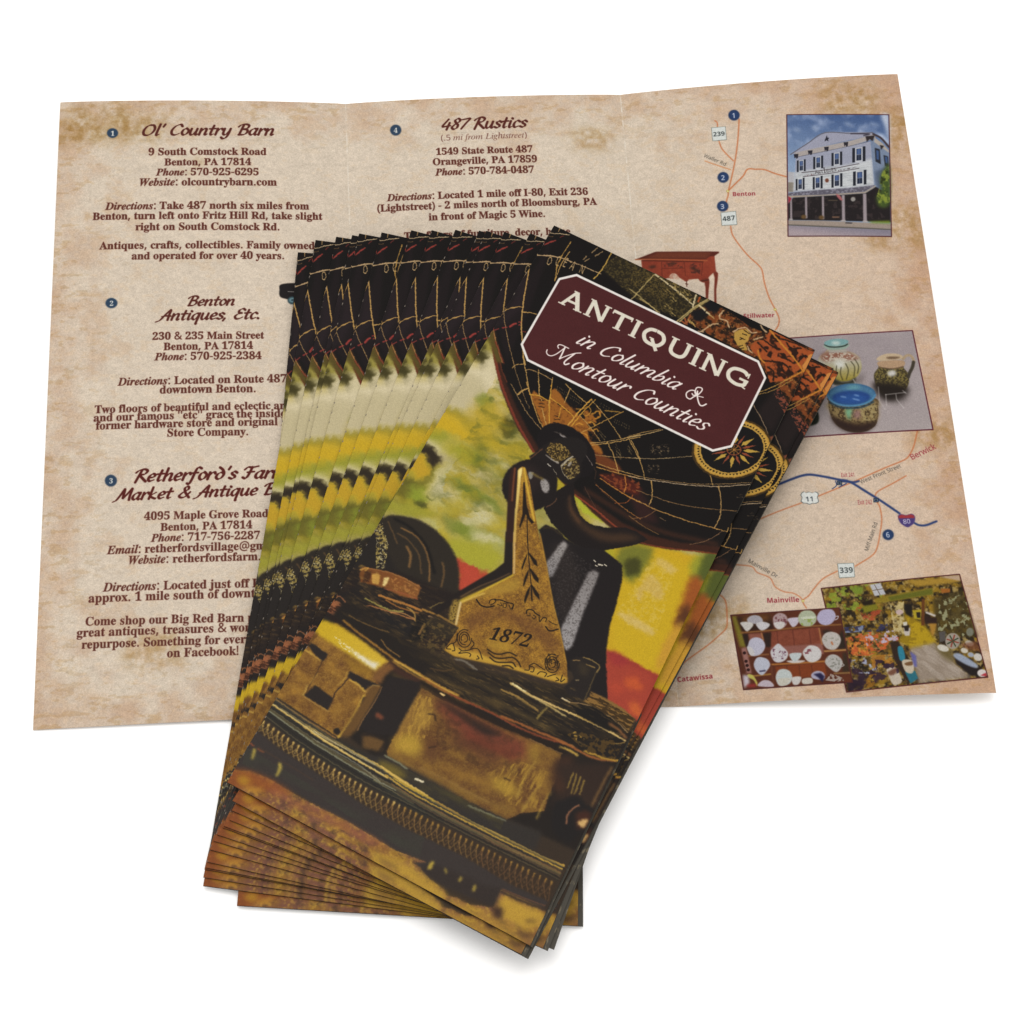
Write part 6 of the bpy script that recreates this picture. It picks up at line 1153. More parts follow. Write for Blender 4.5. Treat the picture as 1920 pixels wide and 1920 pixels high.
C.line("6a6040", "-16 7375 297 7404 648 7459 1017 7485 1378 7510 1586 7563 1950 7573 2348 7574 2846 7563 3620 7535", 9.7, b=3.6, a=0.75)
C.line("3a3830", "-16 7392 301 7424 655 7478 1040 7505 1408 7527 1646 7575 2030 7584 2438 7584 2901 7573 3621 7548", 13.3, b=3.6, a=0.75)
C.line("2c2a26", "-15 7410 305 7445 662 7498 1064 7525 1438 7545 1707 7588 2109 7595 2527 7593 2956 7583 3623 7560", 9.7, b=3.6, a=0.75)
C.line("56503a", "-15 7427 308 7465 668 7517 1087 7545 1468 7562 1767 7601 2189 7607 2616 7602 3011 7594 3625 7572", 7.2, b=3.6, a=0.75)
C.line("3a3830", "-15 7445 312 7485 675 7537 1110 7564 1497 7579 1827 7614 2268 7618 2704 7611 3066 7604 3626 7584", 7.2, b=3.6, a=0.75)
C.line("2c2a26", "-14 7463 316 7505 681 7556 1134 7584 1527 7596 1887 7627 2347 7629 2793 7620 3120 7614 3628 7596", 13.3, b=3.6, a=0.75)
C.line("24211d", "-14 7480 320 7525 688 7576 1157 7604 1557 7614 1947 7640 2427 7640 2882 7629 3175 7624 3630 7608", 7.2, b=3.6, a=0.75)
C.line("6a6040", "-13 7498 324 7546 694 7595 1180 7623 1586 7631 2007 7653 2506 7651 2970 7639 3229 7634 3631 7620", 13.2, b=3.6, a=0.75)
C.line("7a6a3c", "-13 7515 328 7566 701 7615 1203 7643 1616 7648 2067 7666 2584 7662 3058 7648 3284 7644 3633 7632", 9.6, b=3.6, a=0.75)
C.line("56503a", "-13 7533 332 7586 707 7634 1226 7663 1645 7665 2127 7678 2663 7673 3146 7657 3338 7654 3635 7645", 7.2, b=3.6, a=0.75)
C.line("24211d", "-12 7550 336 7606 714 7653 1250 7682 1675 7682 2187 7691 2742 7684 3234 7666 3392 7664 3636 7657", 7.2, b=3.6, a=0.75)
C.line("1c1a18", "-12 7567 340 7626 720 7673 1273 7702 1704 7699 2247 7704 2820 7695 3322 7675 3447 7674 3638 7669", 13.2, b=3.6, a=0.75)
C.line("24211d", "-11 7585 344 7646 727 7692 1296 7721 1734 7716 2306 7717 2899 7706 3410 7684 3501 7684 3640 7681", 9.6, b=3.6, a=0.75)
C.line("6a6040", "-11 7602 348 7666 733 7711 1319 7741 1763 7733 2366 7729 2977 7716 3497 7693 3555 7694 3641 7693", 7.2, b=3.6, a=0.75)
C.line("24211d", "-11 7620 352 7686 740 7731 1342 7760 1793 7750 2425 7742 3056 7727 3585 7702 3609 7704 3643 7705", 9.6, b=3.6, a=0.75)
C.line("b8964a", "-15 7445 312 7485 675 7537 1110 7564 1497 7579", 15.9, b=4.3)
C.line("cdb878", "-15 7437 311 7476 672 7528 1100 7555 1484 7571", 9.8, b=4.3)
C.line("8a8a70", "-13 7529 331 7582 706 7630 1222 7659 1640 7662", 9.7, b=4.3)
C.line("b08c38", "1462 7558 1755 7599 2173 7604 2598 7600 3000 7592 3624 7569", 15.5, b=4.2)
C.line("7a5a34", "1564 7618 1962 7643 2446 7643 2904 7632 3188 7626 3630 7611", 10.7, b=4.2)
C.line("5a4630", "1675 7682 2187 7691 2742 7684 3234 7666 3392 7664 3636 7657", 8.3, b=4.2)
C.poly("33261a", "-19 7663 366 7719 757 7768 1370 7803 1821 7786 2470 7781 3110 7765 3628 7747 3639 7968 3219 8001 2625 7968 1990 7997 1396 7985 696 7904 348 7874 -10 7804", b=4.8)
knurl(C, "-19 7663 366 7719 757 7768 1370 7803 1821 7786 2470 7781 3110 7765 3628 7747", "-10 7804 348 7874 696 7904 1396 7985 1990 7997 2625 7968 3219 8001 3639 7968", 54)
C.poly("332c29", "-26 7923 -10 7804 348 7874 696 7904 1396 7985 1990 7997 2625 7968 3219 8001 3639 7968 3641 8139 3445 8142 3294 8160 2864 8334 2484 8346 1694 8317 737 8236 -14 8315", b=11.9)
C.speck("35352c", "-19 8029 975 8082 2156 7992 2212 8245 869 8143 37 8237", 107.7, 0.55, 0.7, 131, soft=0.3, ang=-1.2, el=3)
C.line("4a3424", "86 7967 514 7990 798 8006", 8.5, b=4.8, a=0.7)
C.poly("7a5228", "-32 8516 -5 8336 148 8262 370 8238 652 8253 928 8256 1331 8244 1749 8265 1957 8276 2297 8226 2149 8303 2278 8319 2402 8376 2583 8400 2644 8453 2748 8420 2904 8420 3146 8322 3137 8177 3138 8101 3394 8084 3649 8066 3726 8382 3686 8665 -67 8703", b=11.8)
C.speck("957228", "-32 8516 -5 8336 148 8262 370 8238 652 8253 928 8256 1331 8244 1749 8265 1957 8276 2297 8226 2149 8303 2278 8319 2402 8376 2583 8400 2644 8453 2748 8420 2904 8420 3146 8322 3137 8177 3138 8101 3394 8084 3649 8066 3726 8382 3686 8665 -67 8703", 82.3, 0.5, 0.8, 141, soft=0.25, ang=-1.3, el=2.4)
C.speck("70483a", "-32 8516 -5 8336 148 8262 370 8238 652 8253 928 8256 1331 8244 1749 8265 1957 8276 2297 8226 2149 8303 2278 8319 2402 8376 2583 8400 2644 8453 2748 8420 2904 8420 3146 8322 3137 8177 3138 8101 3394 8084 3649 8066 3726 8382 3686 8665 -67 8703", 82.3, 0.55, 0.85, 142, soft=0.2, ang=-1.3, el=2)
C.speck("4a3428", "-32 8516 -5 8336 148 8262 370 8238 652 8253 928 8256 1331 8244 1749 8265 1957 8276 2297 8226 2149 8303 2278 8319 2402 8376 2583 8400 2644 8453 2748 8420 2904 8420 3146 8322 3137 8177 3138 8101 3394 8084 3649 8066 3726 8382 3686 8665 -67 8703", 47.1, 0.67, 0.8, 143, soft=0.15, ang=-1.3, el=1.6)
C.speck("c09a3a", "-32 8516 -5 8336 148 8262 370 8238 652 8253 928 8256 1331 8244 1749 8265 1957 8276 2297 8226 2149 8303 2278 8319 2402 8376 2583 8400 2644 8453 2748 8420 2904 8420 3146 8322 3137 8177 3138 8101 3394 8084 3649 8066 3726 8382 3686 8665 -67 8703", 41.2, 0.66, 0.6, 144, soft=0.2)
C.poly("80421c", "-21 8510 -5 8336 148 8262 397 8237 658 8264 511 8349 208 8451 82 8524", b=30.0, a=0.8, sm=1)
C.poly("9c701f", "67 8369 191 8342 196 8428 110 8448", b=24.0, a=1, sm=1)
C.poly("a8782a", "202 8439 361 8377 343 8446 247 8473", b=23.9, a=1, sm=1)
C.poly("8a5236", "454 8293 811 8294 1203 8259 1749 8265 1825 8308 1527 8363 986 8368 529 8383", b=23.8, a=0.55, sm=1)
C.poly("b08c30", "1739 8407 1963 8369 2168 8343 2307 8379 2459 8394 2621 8429 2630 8499 2318 8499 2023 8489 1784 8497", b=29.3, a=0.85, sm=1)
C.poly("b08c30", "3175 8155 3412 8123 3643 8107 3650 8277 3526 8370 3291 8378 3188 8311", b=29.0, a=0.9, sm=1)
C.poly("ab862e", "2725 8446 2890 8440 3145 8372 3244 8404 3610 8397 3646 8476 3364 8535 3008 8537 2711 8516", b=28.9, a=0.6, sm=1)
C.poly("38261c", "3127 8308 3236 8284 3272 8388 3197 8406", b=23.2, a=1, sm=1)
C.poly("4a3422", "3509 8281 3618 8208 3556 8279", b=17.4, a=1, sm=1)
C.poly("4a3222", "3478 8421 3648 8376 3628 8436 3524 8470", b=23.0, a=0.8, sm=1)
C.poly("5a3f28", "1826 8435 2041 8428 2032 8458 1865 8464", b=23.5, a=0.8, sm=1)
C.poly("2e2622", "2278 8319 2319 8206 2525 8180 2820 8140 2948 8157 3129 8081 3146 8247 3122 8323 2914 8339 2739 8350 2573 8380 2373 8366", b=17.5)
C.line("5a3c2a", "3143 8086 3385 8064 3631 8027", 11.7, b=4.7)
C.line("2c221e", "3147 8121 3403 8103 3649 8066", 29.1, b=8.7)
C.line("a89038", "2353 8200 2349 8266", 41.1, b=7.6)
C.line("a89038", "2506 8190 2534 8225", 17.6, b=7.6)
C.line("a89038", "2701 8195 2696 8235", 23.4, b=7.6)
C.line("a89038", "2872 8200 2876 8260", 23.4, b=7.6)
C.line("a08c3c", "73 8020 101 8124", (36,22), b=7.3)
C.line("a08c3c", "396 8029 421 8089 425 8161", (42,25), b=7.2)
C.line("6a4028", "99 7990 170 7994", 18.2, b=6.1)
C.line("7a4028", "-6 7975 38 7980", 18.3, b=6.1)
C.warp(7, 26, 14)
C.warp(2.6, 9, 15)
C.poly("1d1613", "1344 4191 1417 4150 1663 4655 1642 4703 1249 5249 1105 5546 1040 5523 1166 5211 1447 4701 1500 4562", b=5.2)
C.line("5a442c", "1248 5202 1378 4984 1511 4812 1619 4654", 14.3, b=6.5)
C.poly("2b1813", "1205 3851 1097 3580 1041 3394 1080 3359 1161 3506 1483 4272 1406 4315", b=6.7)
C.line("6a3a20", "1076 3374 1151 3576 1234 3784", 20.3, b=6.8)
C.poly("855c20", "1496 4265 1321 3862 1170 3501 1116 3365 1145 3309 1195 3320 1325 3478 1549 3811 1759 4119 1712 4011 1919 4304 2252 4788 2429 5012 2682 5366 2779 5567 2724 5609 2062 5744 1505 5904 1377 5893 1401 5560 1336 5548 1267 5275 1659 4669 1524 4363 1435 4165", b=3.9)
C.speck("a87c2a", "1496 4265 1321 3862 1170 3501 1116 3365 1145 3309 1195 3320 1325 3478 1549 3811 1759 4119 1712 4011 1919 4304 2252 4788 2429 5012 2682 5366 2779 5567 2724 5609 2062 5744 1505 5904 1377 5893 1401 5560 1336 5548 1267 5275 1659 4669 1524 4363 1435 4165", 65.5, 0.5, 0.8, 151, soft=0.3)
C.speck("553619", "1496 4265 1321 3862 1170 3501 1116 3365 1145 3309 1195 3320 1325 3478 1549 3811 1759 4119 1712 4011 1919 4304 2252 4788 2429 5012 2682 5366 2779 5567 2724 5609 2062 5744 1505 5904 1377 5893 1401 5560 1336 5548 1267 5275 1659 4669 1524 4363 1435 4165", 59.0, 0.6, 0.75, 152, soft=0.25)
C.speck("b0862c", "1496 4265 1321 3862 1170 3501 1116 3365 1145 3309 1195 3320 1325 3478 1549 3811 1759 4119 1712 4011 1919 4304 2252 4788 2429 5012 2682 5366 2779 5567 2724 5609 2062 5744 1505 5904 1377 5893 1401 5560 1336 5548 1267 5275 1659 4669 1524 4363 1435 4165", 11.1, 0.6, 0.6, 153, soft=0.2)
C.speck("4a2e14", "1496 4265 1321 3862 1170 3501 1116 3365 1145 3309 1195 3320 1325 3478 1549 3811 1759 4119 1712 4011 1919 4304 2252 4788 2429 5012 2682 5366 2779 5567 2724 5609 2062 5744 1505 5904 1377 5893 1401 5560 1336 5548 1267 5275 1659 4669 1524 4363 1435 4165", 11.1, 0.66, 0.6, 154, soft=0.2)
C.poly("55331f", "1676 5156 1948 5052 2341 5096 2554 5261 2394 5326 2228 5242 1712 5231 1567 5550 1431 5447 1498 5231", b=44.9, a=0.55, sm=1)
C.poly("9c7a2c", "1690 4688 1794 4728 1746 4852 1434 5098 1301 5268 1298 5174", b=26.0, a=0.8, sm=1)
C.poly("a5812a", "1761 5513 2027 5447 2050 5541 1840 5634", b=31.8, a=0.7, sm=1)
C.line("c4a468", "1439 4150 1560 4405 1662 4631", 19.8, b=5.3)
C.line("b8982c", "1663 4655 1472 4955 1292 5249", 22.1, b=5.2)
C.line("c8b078", "1280 5268 1315 5405 1353 5539", 25.7, b=5.1)
C.line("c0a048", "1292 5249 1391 5122 1466 5032", 19.4, b=5.2)
C.line("9c742c", "1707 4013 1919 4304 2230 4764 2412 4997 2673 5359", 10.4, b=5.2)
C.poly("8a7030", "1264 5541 1190 5282 1236 5245 1336 5548", b=7.7)
C.speck("3a2a14", "1264 5541 1190 5282 1236 5245 1336 5548", 16.1, 0.55, 0.8, 155)
C.grad("d8c070", "b59448", "1487 4270 1316 3865 1185 3531 1121 3387 1141 3325 1245 3587 1377 3957 1509 4258", (1123, 3334), (1500, 4262), b=6.1)
C.poly("e0cc80", "1126 3385 1150 3320 1180 3406 1188 3491", b=6.8)
C.line("c09a34", "1172 3320 1290 3498 1453 3725 1578 3895", 27.0, b=5.4)
C.line("a8822c", "1178 3355 1247 3522", 17.0, b=4.1)
C.poly("6e4c1c", "1381 5890 1405 5700 2080 5559 2741 5484 2779 5567 2724 5609 2062 5744 1505 5904", b=19.0, a=0.25)
C.poly("b08a30", "1381 5890 1403 5784 1556 5792 1720 5736 1885 5726 2128 5661 2288 5665 2405 5577 2556 5563 2753 5512 2770 5572 2724 5609 2062 5744 1505 5904", b=9.5)
C.poly("1c130c", "1246 3497 1259 3490 1410 3749 1515 3880 1587 3915 1570 3949 1503 3912 1453 3864 1465 3958 1473 4066 1455 4051 1418 3883", b=2.7)
C.line("1c130c", "1485 3897 1630 4191 1578 4085 1679 4277 1784 4465 1892 4649 1941 4743 1995 4846", 10.5, b=2.0)
C.poly("1c130c", "1689 4309 1715 4307 1825 4356 1870 4417 1817 4410", b=2.3)
C.poly("1c130c", "1689 4309 1708 4384 1729 4544 1707 4520 1691 4418", b=2.3)
C.poly("1c130c", "1789 4487 1806 4477 1942 4548 1969 4606 1899 4584", b=2.3)
C.poly("1c130c", "1789 4487 1817 4569 1838 4740 1815 4704 1792 4607", b=2.3)
C.poly("1c130c", "1897 4671 1914 4661 2032 4729 2071 4791 1993 4762", b=2.3)
C.poly("1c130c", "1897 4671 1925 4776 1941 4924 1910 4881 1890 4771", b=2.3)
C.poly("1c130c", "1924 4728 1932 4712 2004 4841 1982 4841", b=2.3)
C.text("SB", '1872', (1746, 5526), (2204, 5396), "1c130c", vs=1.12, slant=0.32)
C.line("1c130c", "1424 5145 1496 5184 1575 5170 1636 5118", 16.8, b=1.9)
C.line("1c130c", "1572 5117 1570 5070 1617 5032 1626 5075 1598 5127", 10.4, b=1.9)
C.line("1c130c", "1613 5046 1672 5013 1754 5004 1822 4990 1840 5052", 14.2, b=1.9)
C.line("1c130c", "1661 5080 1712 5075 1686 5042", 7.8, b=1.9)
C.line("1c130c", "1716 5037 1754 5028 1764 5071 1734 5075 1720 5047", 7.8, b=1.9)
C.line("1c130c", "1784 5023 1824 5061 1831 5033", 7.8, b=1.9)
C.line("1c130c", "2007 5019 1997 4977 2048 4948 2100 4968 2156 4973", 14.2, b=1.9)
C.line("1c130c", "2024 5034 2054 5029 2041 5001", 7.7, b=1.9)
C.line("1c130c", "2084 5001 2118 5006 2114 5043 2088 5034", 8.4, b=1.9)
C.line("1c130c", "2152 4987 2187 5039 2199 4973 2237 4963 2246 5006", 10.3, b=1.9)
C.line("1c130c", "2272 5063 2336 5087 2412 5021", 16.7, b=1.9)
C.line("1c130c", "2275 4978 2323 4987 2382 4978", 9.0, b=1.9)
C.line("1c130c", "1803 5643 1892 5652 1963 5624 2038 5559 2131 5554", 15.2, b=2.5)
C.line("1c130c", "1829 5676 1922 5694 2002 5661 2098 5596 2178 5610 2229 5652", 15.2, b=2.5)
C.line("1c130c", "1872 5722 1952 5736 2040 5698 2124 5652 2179 5679", 15.2, b=2.5)
C.line("1c130c", "2041 5745 2108 5707 2163 5712", 15.2, b=2.5)
C.line("1c130c", "1585 5611 1599 5660 1595 5708 1572 5742 1537 5757 1497 5748 1461 5718 1436 5674 1428 5624 1440 5580 1467 5551 1505 5545", 9.6, b=1.9)
C.line("1c130c", "1557 5716 1532 5727 1503 5722 1477 5701 1458 5669 1452 5633 1460 5601 1479 5580 1507 5574 1535 5586 1559 5611 1574 5646", 9.6, b=1.9)
C.line("1c130c", "1498 5689 1484 5672 1476 5650 1477 5628 1486 5611 1501 5603 1519 5606 1536 5618 1548 5637 1553 5660 1549 5680 1537 5694", 9.6, b=1.9)
C.line("1c130c", "2604 5397 2617 5448 2612 5497 2588 5533 2552 5548 2511 5539 2474 5508 2450 5461 2443 5410 2455 5364 2484 5335 2523 5328", 9.5, b=1.9)
C.line("1c130c", "2573 5505 2547 5517 2517 5511 2491 5489 2473 5456 2467 5419 2476 5386 2496 5364 2524 5359 2553 5371 2578 5397 2591 5433", 9.5, b=1.9)
C.line("1c130c", "2513 5477 2499 5459 2491 5437 2493 5414 2502 5397 2518 5389 2536 5391 2554 5404 2565 5424 2570 5447 2565 5468 2553 5483", 9.5, b=1.9)
C.line("1c130c", "1416 5635 1445 5737 1400 5798 1389 5863 1435 5848", 10.2, b=1.9)
C.line("1c130c", "1514 5793 1561 5802 1623 5755 1664 5709 1723 5699 1806 5782", 10.2, b=1.9)
C.line("1c130c", "1549 5820 1541 5848 1612 5797 1662 5792 1667 5824", 10.1, b=1.9)
C.line("1c130c", "1738 5773 1768 5792 1747 5815", 10.1, b=1.9)
C.line("1c130c", "1607 5634 1642 5662 1631 5727", 10.2, b=1.9)
C.line("1c130c", "2288 5665 2330 5642 2321 5600 2367 5587 2381 5637 2355 5651", 10.1, b=1.9)
C.line("1c130c", "2309 5596 2346 5540 2422 5545 2489 5554", 10.1, b=1.9)
C.line("1c130c", "2435 5642 2456 5596 2523 5582 2523 5628", 10.1, b=1.9)
C.line("1c130c", "2548 5614 2590 5568 2619 5540", 10.1, b=1.9)
C.line("1c130c", "2645 5572 2682 5586 2653 5614", 10.1, b=1.9)
C.line("1c130c", "2691 5512 2708 5595 2737 5544", 10.1, b=1.9)
C.line("1c130c", "1429 5770 1481 5834 1461 5858", 10.2, b=1.9)
C.speck("1c130c", "2421 5429 2437 5349 2550 5298 2644 5480 2497 5549", 19.0, 0.55, 0.7, 156)
C.poly("d9d4ce", "557 510 1619 513 3101 512 3279 696 3276 1817 3091 1994 557 1962 385 1787 384 681")
C.poly("431b1c", "570 544 1621 547 3091 546 3251 711 3248 1801 3080 1961 566 1929 414 1774 413 698")
C.speck("4a2020", "572 550 1621 553 3089 552 3246 713 3244 1799 3079 1956 568 1924 419 1772 418 701", 100.9, 0.55, 0.35, 161, soft=0.3)
caps(C, 'ANTIQUING', (537, 1008), (3127, 986), "cfc9b9", vs=0.86)
C.brush('in Columbia', (958, 1426), (2341, 1424), "e2d8d2", pen=(0.045, 0.105), slant=0.5, vs=0.9)
C.brush('ontour Counties', (1049, 1777), (2872, 1785), "e2d8d2", pen=(0.045, 0.105), slant=0.5, vs=0.95)
C.line("e2d8d2", "709 1693 717 1730 751 1755 795 1744 833 1696 860 1637 889 1562", 13.6)
C.line("e2d8d2", "824 1604 804 1586 806 1557 840 1543 890 1543 935 1544", 13.6)
C.line("e2d8d2", "889 1553 892 1601 897 1664 899 1735", 18.6)
C.line("e2d8d2", "899 1735 936 1683 986 1621 1040 1565 1097 1528", 12.9)
C.line("e2d8d2", "1033 1576 1007 1643 979 1712 973 1757 997 1774 1031 1738", 19.3)
C.line("e2d8d2", "2611 1347 2574 1341 2565 1265 2615 1237 2638 1264 2620 1342 2580 1406 2555 1453 2507 1447 2483 1393 2515 1334 2565 1319 2593 1358 2570 1384 2547 1370", 15.7, b=1.4)
C.line("e2d8d2", "2592 1304 2630 1391 2690 1465 2729 1463 2760 1418", 18.5, b=1.4)
C.line("e2d8d2", "2630 1364 2691 1349", 11.4, b=1.4)

# ---------------------------------------------------------------- the inside sheet
S = Page(11, 8.5, 190)
paper(S, 7)
S.brush("Ol' Country Barn", (1037, 539), (2728, 527), "50231c", vs=0.86)
S.text("SB", '9 South Comstock Road', (1136, 844), (2634, 836), "562920", vs=1.1, bold=5.6)
S.text("SB", 'Benton, PA 17814', (1340, 1000), (2439, 994), "562920", vs=1.1, bold=5.6)
S.text("SB", '\x01Phone:\x01 570-925-6295', (1244, 1152), (2536, 1147), "562920", vs=1.1, bold=5.5)
S.text("SB", '\x01Website:\x01 olcountrybarn.com', (1032, 1303), (2760, 1301), "562920", vs=1.1, bold=5.5)
S.text("SB", '\x01Directions:\x01 Take 487 north six miles from', (620, 1651), (3162, 1656), "562920", vs=1.1, bold=5.5)
S.text("SB", 'Benton, turn left onto Fritz Hill Rd, take slight', (461, 1795), (3325, 1808), "562920", vs=1.1, bold=5.5)
S.text("SB", 'right on South Comstock Rd.', (994, 1961), (2791, 1973), "562920", vs=1.1, bold=5.4)
S.text("SB", 'Antiques, crafts, collectibles. Family owned', (560, 2227), (3222, 2247), "562920", vs=1.1, bold=5.4)
S.text("SB", 'and operated for over 40 years.', (954, 2385), (2843, 2398), "562920", vs=1.1, bold=5.4)
S.brush('Benton', (1637, 3064), (2217, 3062), "50231c")
S.brush('Antiques, Etc.', (1295, 3264), (2534, 3258), "50231c")
S.text("SB", '230 & 235 Main Street', (1226, 3537), (2577, 3543), "562920", vs=1.1, bold=5.2)
S.text("SB", 'Benton, PA 17814', (1363, 3685), (2443, 3685), "562920", vs=1.1, bold=5.2)
S.text("SB", '\x01Phone:\x01 570-925-2384', (1264, 3825), (2545, 3831), "562920", vs=1.1, bold=5.2)
S.text("SB", '\x01Directions:\x01 Located on Route 487', (833, 4159), (2845, 4157), "562920", vs=1.1, bold=5.1)
S.text("SB", 'downtown Benton.', (1324, 4283), (2477, 4290), "562920", vs=1.1, bold=5.1)
S.text("SB", 'Two floors of beautiful and eclectic array', (562, 4524), (3005, 4528), "562920", vs=1.1, bold=5.1)
S.text("SB", "and our famous ''etc'' grace the inside of", (551, 4636), (2978, 4635), "562920", vs=1.1, bold=5.1)
S.text("SB", 'former hardware store and original Dept', (581, 4745), (3061, 4748), "562920", vs=1.1, bold=5.1)
S.text("SB", 'Store Company.', (1417, 4870), (2384, 4877), "562920", vs=1.1, bold=5.1)
S.brush("Retherford's Farm", (1040, 5457), (2839, 5456), "501c17")
S.brush('Market & Antique Barn', (832, 5695), (2982, 5672), "501c17")
S.text("SB", '4095 Maple Grove Road', (1168, 5964), (2605, 5973), "562920", vs=1.1, bold=4.9)
S.text("SB", 'Benton, PA 17814', (1358, 6112), (2418, 6116), "562920", vs=1.1, bold=4.9)
S.text("SB", '\x01Phone:\x01 717-756-2287', (1258, 6248), (2507, 6257), "562920", vs=1.1, bold=4.9)
S.text("SB", '\x01Email:\x01 retherfordsvillage@gmail.com', (759, 6384), (3011, 6396), "562920", vs=1.1, bold=4.9)
S.text("SB", '\x01Website:\x01 retherfordsfarm.com', (1000, 6523), (2762, 6532), "562920", vs=1.1, bold=4.8)
S.text("SB", '\x01Directions:\x01 Located just off Route', (726, 6855), (2778, 6879), "562920", vs=1.1, bold=4.8)
S.text("SB", 'approx. 1 mile south of downtown', (557, 6984), (2696, 7003), "562920", vs=1.1, bold=4.8)
S.text("SB", 'Come shop our Big Red Barn place', (530, 7270), (2672, 7312), "562920", vs=1.1, bold=4.7)
S.text("SB", 'great antiques, treasures & wonders', (439, 7406), (2670, 7432), "562920", vs=1.1, bold=4.7)
S.text("SB", 'repurpose. Something for everyone', (498, 7553), (2609, 7576), "562920", vs=1.1, bold=4.7)
S.text("SB", 'on Facebook!', (1450, 7709), (2260, 7716), "562920", vs=1.1, bold=4.7)
S.brush('487 Rustics', (4902, 493), (6031, 492), "50231c", vs=0.88)
S.text("SI", '(.5 mi from Lightstreet)', (4894, 664), (6035, 658), "6a4038", bold=1.9, vs=1.05)
S.text("SB", '1549 State Route 487', (4819, 880), (6096, 885), "562920", vs=1.1, bold=5.7)
S.text("SB", 'Orangeville, PA 17859', (4770, 1036), (6147, 1039), "562920", vs=1.1, bold=5.7)
S.text("SB", '\x01Phone:\x01 570-784-0487', (4805, 1196), (6095, 1201), "562920", vs=1.1, bold=5.7)
S.text("SB", '\x01Directions:\x01 Located 1 mile off I-80, Exit 236', (4164, 1549), (6783, 1549), "562920", vs=1.1, bold=5.6)
S.text("SB", '(Lightstreet) - 2 miles north of Bloomsburg, PA', (4025, 1702), (6884, 1700), "562920", vs=1.1, bold=5.6)
S.text("SB", 'in front of Magic 5 Wine.', (4683, 1868), (6200, 1870), "562920", vs=1.1, bold=5.6)
S.text("SB", 'Two floors of furniture, decor, home', (4357, 2135), (6506, 2139), "562920", vs=1.1, bold=5.5)
S.poly("27384c", "750 499 748 516 743 531 735 545 724 556 711 565 696 570 681 572 665 569 650 564 636 554 625 543 616 528 610 513 608 496 609 480 614 464 622 451 633 439 646 431 661 426 677 424 693 426 708 432 722 441 733 453 742 467 747 483", b=3.0)
S.poly("3a5068", "750 499 748 517 743 533 735 547 724 559 711 568 696 573 681 575 665 573 650 567 636 557 625 545 616 530 610 513 608 496 609 479 614 463 622 449 633 437 646 428 661 422 677 421 693 423 708 429 722 438 733 451 742 466 747 482", a=0.25)
S.text("SB", '1', (655, 539), (706, 539), "d8d6cc", vs=1.15, bold=3.0)
S.poly("27384c", "798 3006 796 3022 791 3037 783 3051 772 3062 758 3070 743 3075 727 3076 711 3074 696 3068 682 3059 670 3047 661 3033 655 3017 653 3001 655 2985 660 2970 668 2956 679 2945 693 2937 708 2932 724 2930 740 2933 755 2939 769 2948 781 2960 790 2974 796 2989", b=2.8)
S.poly("3a5068", "798 3006 796 3023 791 3039 783 3053 772 3065 758 3073 743 3078 727 3080 711 3077 696 3071 682 3062 670 3049 661 3034 655 3018 653 3001 655 2984 660 2968 668 2954 679 2942 692 2934 708 2928 724 2927 740 2929 755 2936 769 2945 781 2958 790 2972 796 2989", a=0.25)
S.text("SB", '2', (703, 3042), (751, 3042), "d8d6cc", vs=1.15, bold=2.8)
S.poly("27384c", "847 5435 846 5453 841 5469 833 5483 822 5495 809 5504 794 5509 779 5510 763 5508 748 5501 735 5491 723 5478 714 5463 709 5446 707 5429 708 5412 713 5395 721 5381 732 5369 745 5360 759 5355 775 5353 791 5356 806 5363 819 5373 831 5386 840 5401 845 5418", b=2.6)
S.poly("3a5068", "847 5435 846 5451 841 5466 833 5479 822 5490 809 5498 794 5503 779 5504 763 5502 748 5496 734 5486 723 5474 714 5460 709 5445 707 5429 708 5413 713 5398 721 5385 732 5374 745 5366 760 5361 775 5360 791 5362 806 5368 820 5378 831 5390 840 5404 845 5419", a=0.25)
S.text("SB", '3', (755, 5467), (801, 5468), "d8d6cc", vs=1.15, bold=2.6)
S.poly("27384c", "4384 469 4381 488 4375 506 4366 522 4354 534 4339 544 4324 549 4307 550 4291 547 4276 540 4262 528 4251 514 4243 497 4238 479 4237 460 4240 441 4246 423 4255 407 4267 395 4281 385 4297 380 4314 379 4330 382 4345 389 4359 400 4370 415 4378 432 4383 450", b=3.1)
S.poly("3a5068", "4384 469 4381 487 4375 503 4366 517 4354 529 4339 537 4324 542 4307 543 4291 540 4276 533 4262 523 4251 510 4243 494 4238 477 4237 460 4240 442 4246 426 4255 412 4267 400 4281 392 4297 387 4313 386 4330 389 4345 396 4358 406 4370 419 4378 435 4382 452", a=0.25)
S.text("SB", '4', (4283, 506), (4335, 507), "d8d6cc", vs=1.15, bold=3.1)
S.poly("1d191a", "2791 2768 2966 2746 3098 2766 3093 3024 2962 2999 2788 2953 2772 2845", b=4.3, sm=1)
S.poly("33484e", "2994 2999 2992 3011 2987 3024 2980 3035 2970 3044 2958 3051 2945 3055 2931 3056 2917 3055 2904 3051 2892 3044 2882 3035 2875 3024 2871 3012 2869 2999 2871 2986 2876 2974 2883 2963 2893 2954 2905 2947 2919 2942 2933 2941 2946 2942 2959 2947 2971 2953 2981 2963 2988 2973 2993 2986", b=3.6)
S.poly("64838a", "2967 2993 2966 3001 2963 3009 2958 3016 2951 3021 2944 3025 2936 3028 2927 3029 2918 3028 2910 3026 2902 3021 2896 3016 2892 3009 2889 3002 2888 2994 2889 2986 2892 2978 2897 2972 2903 2966 2911 2962 2919 2959 2928 2958 2937 2959 2945 2962 2952 2966 2958 2971 2963 2978 2966 2986", b=4.3)
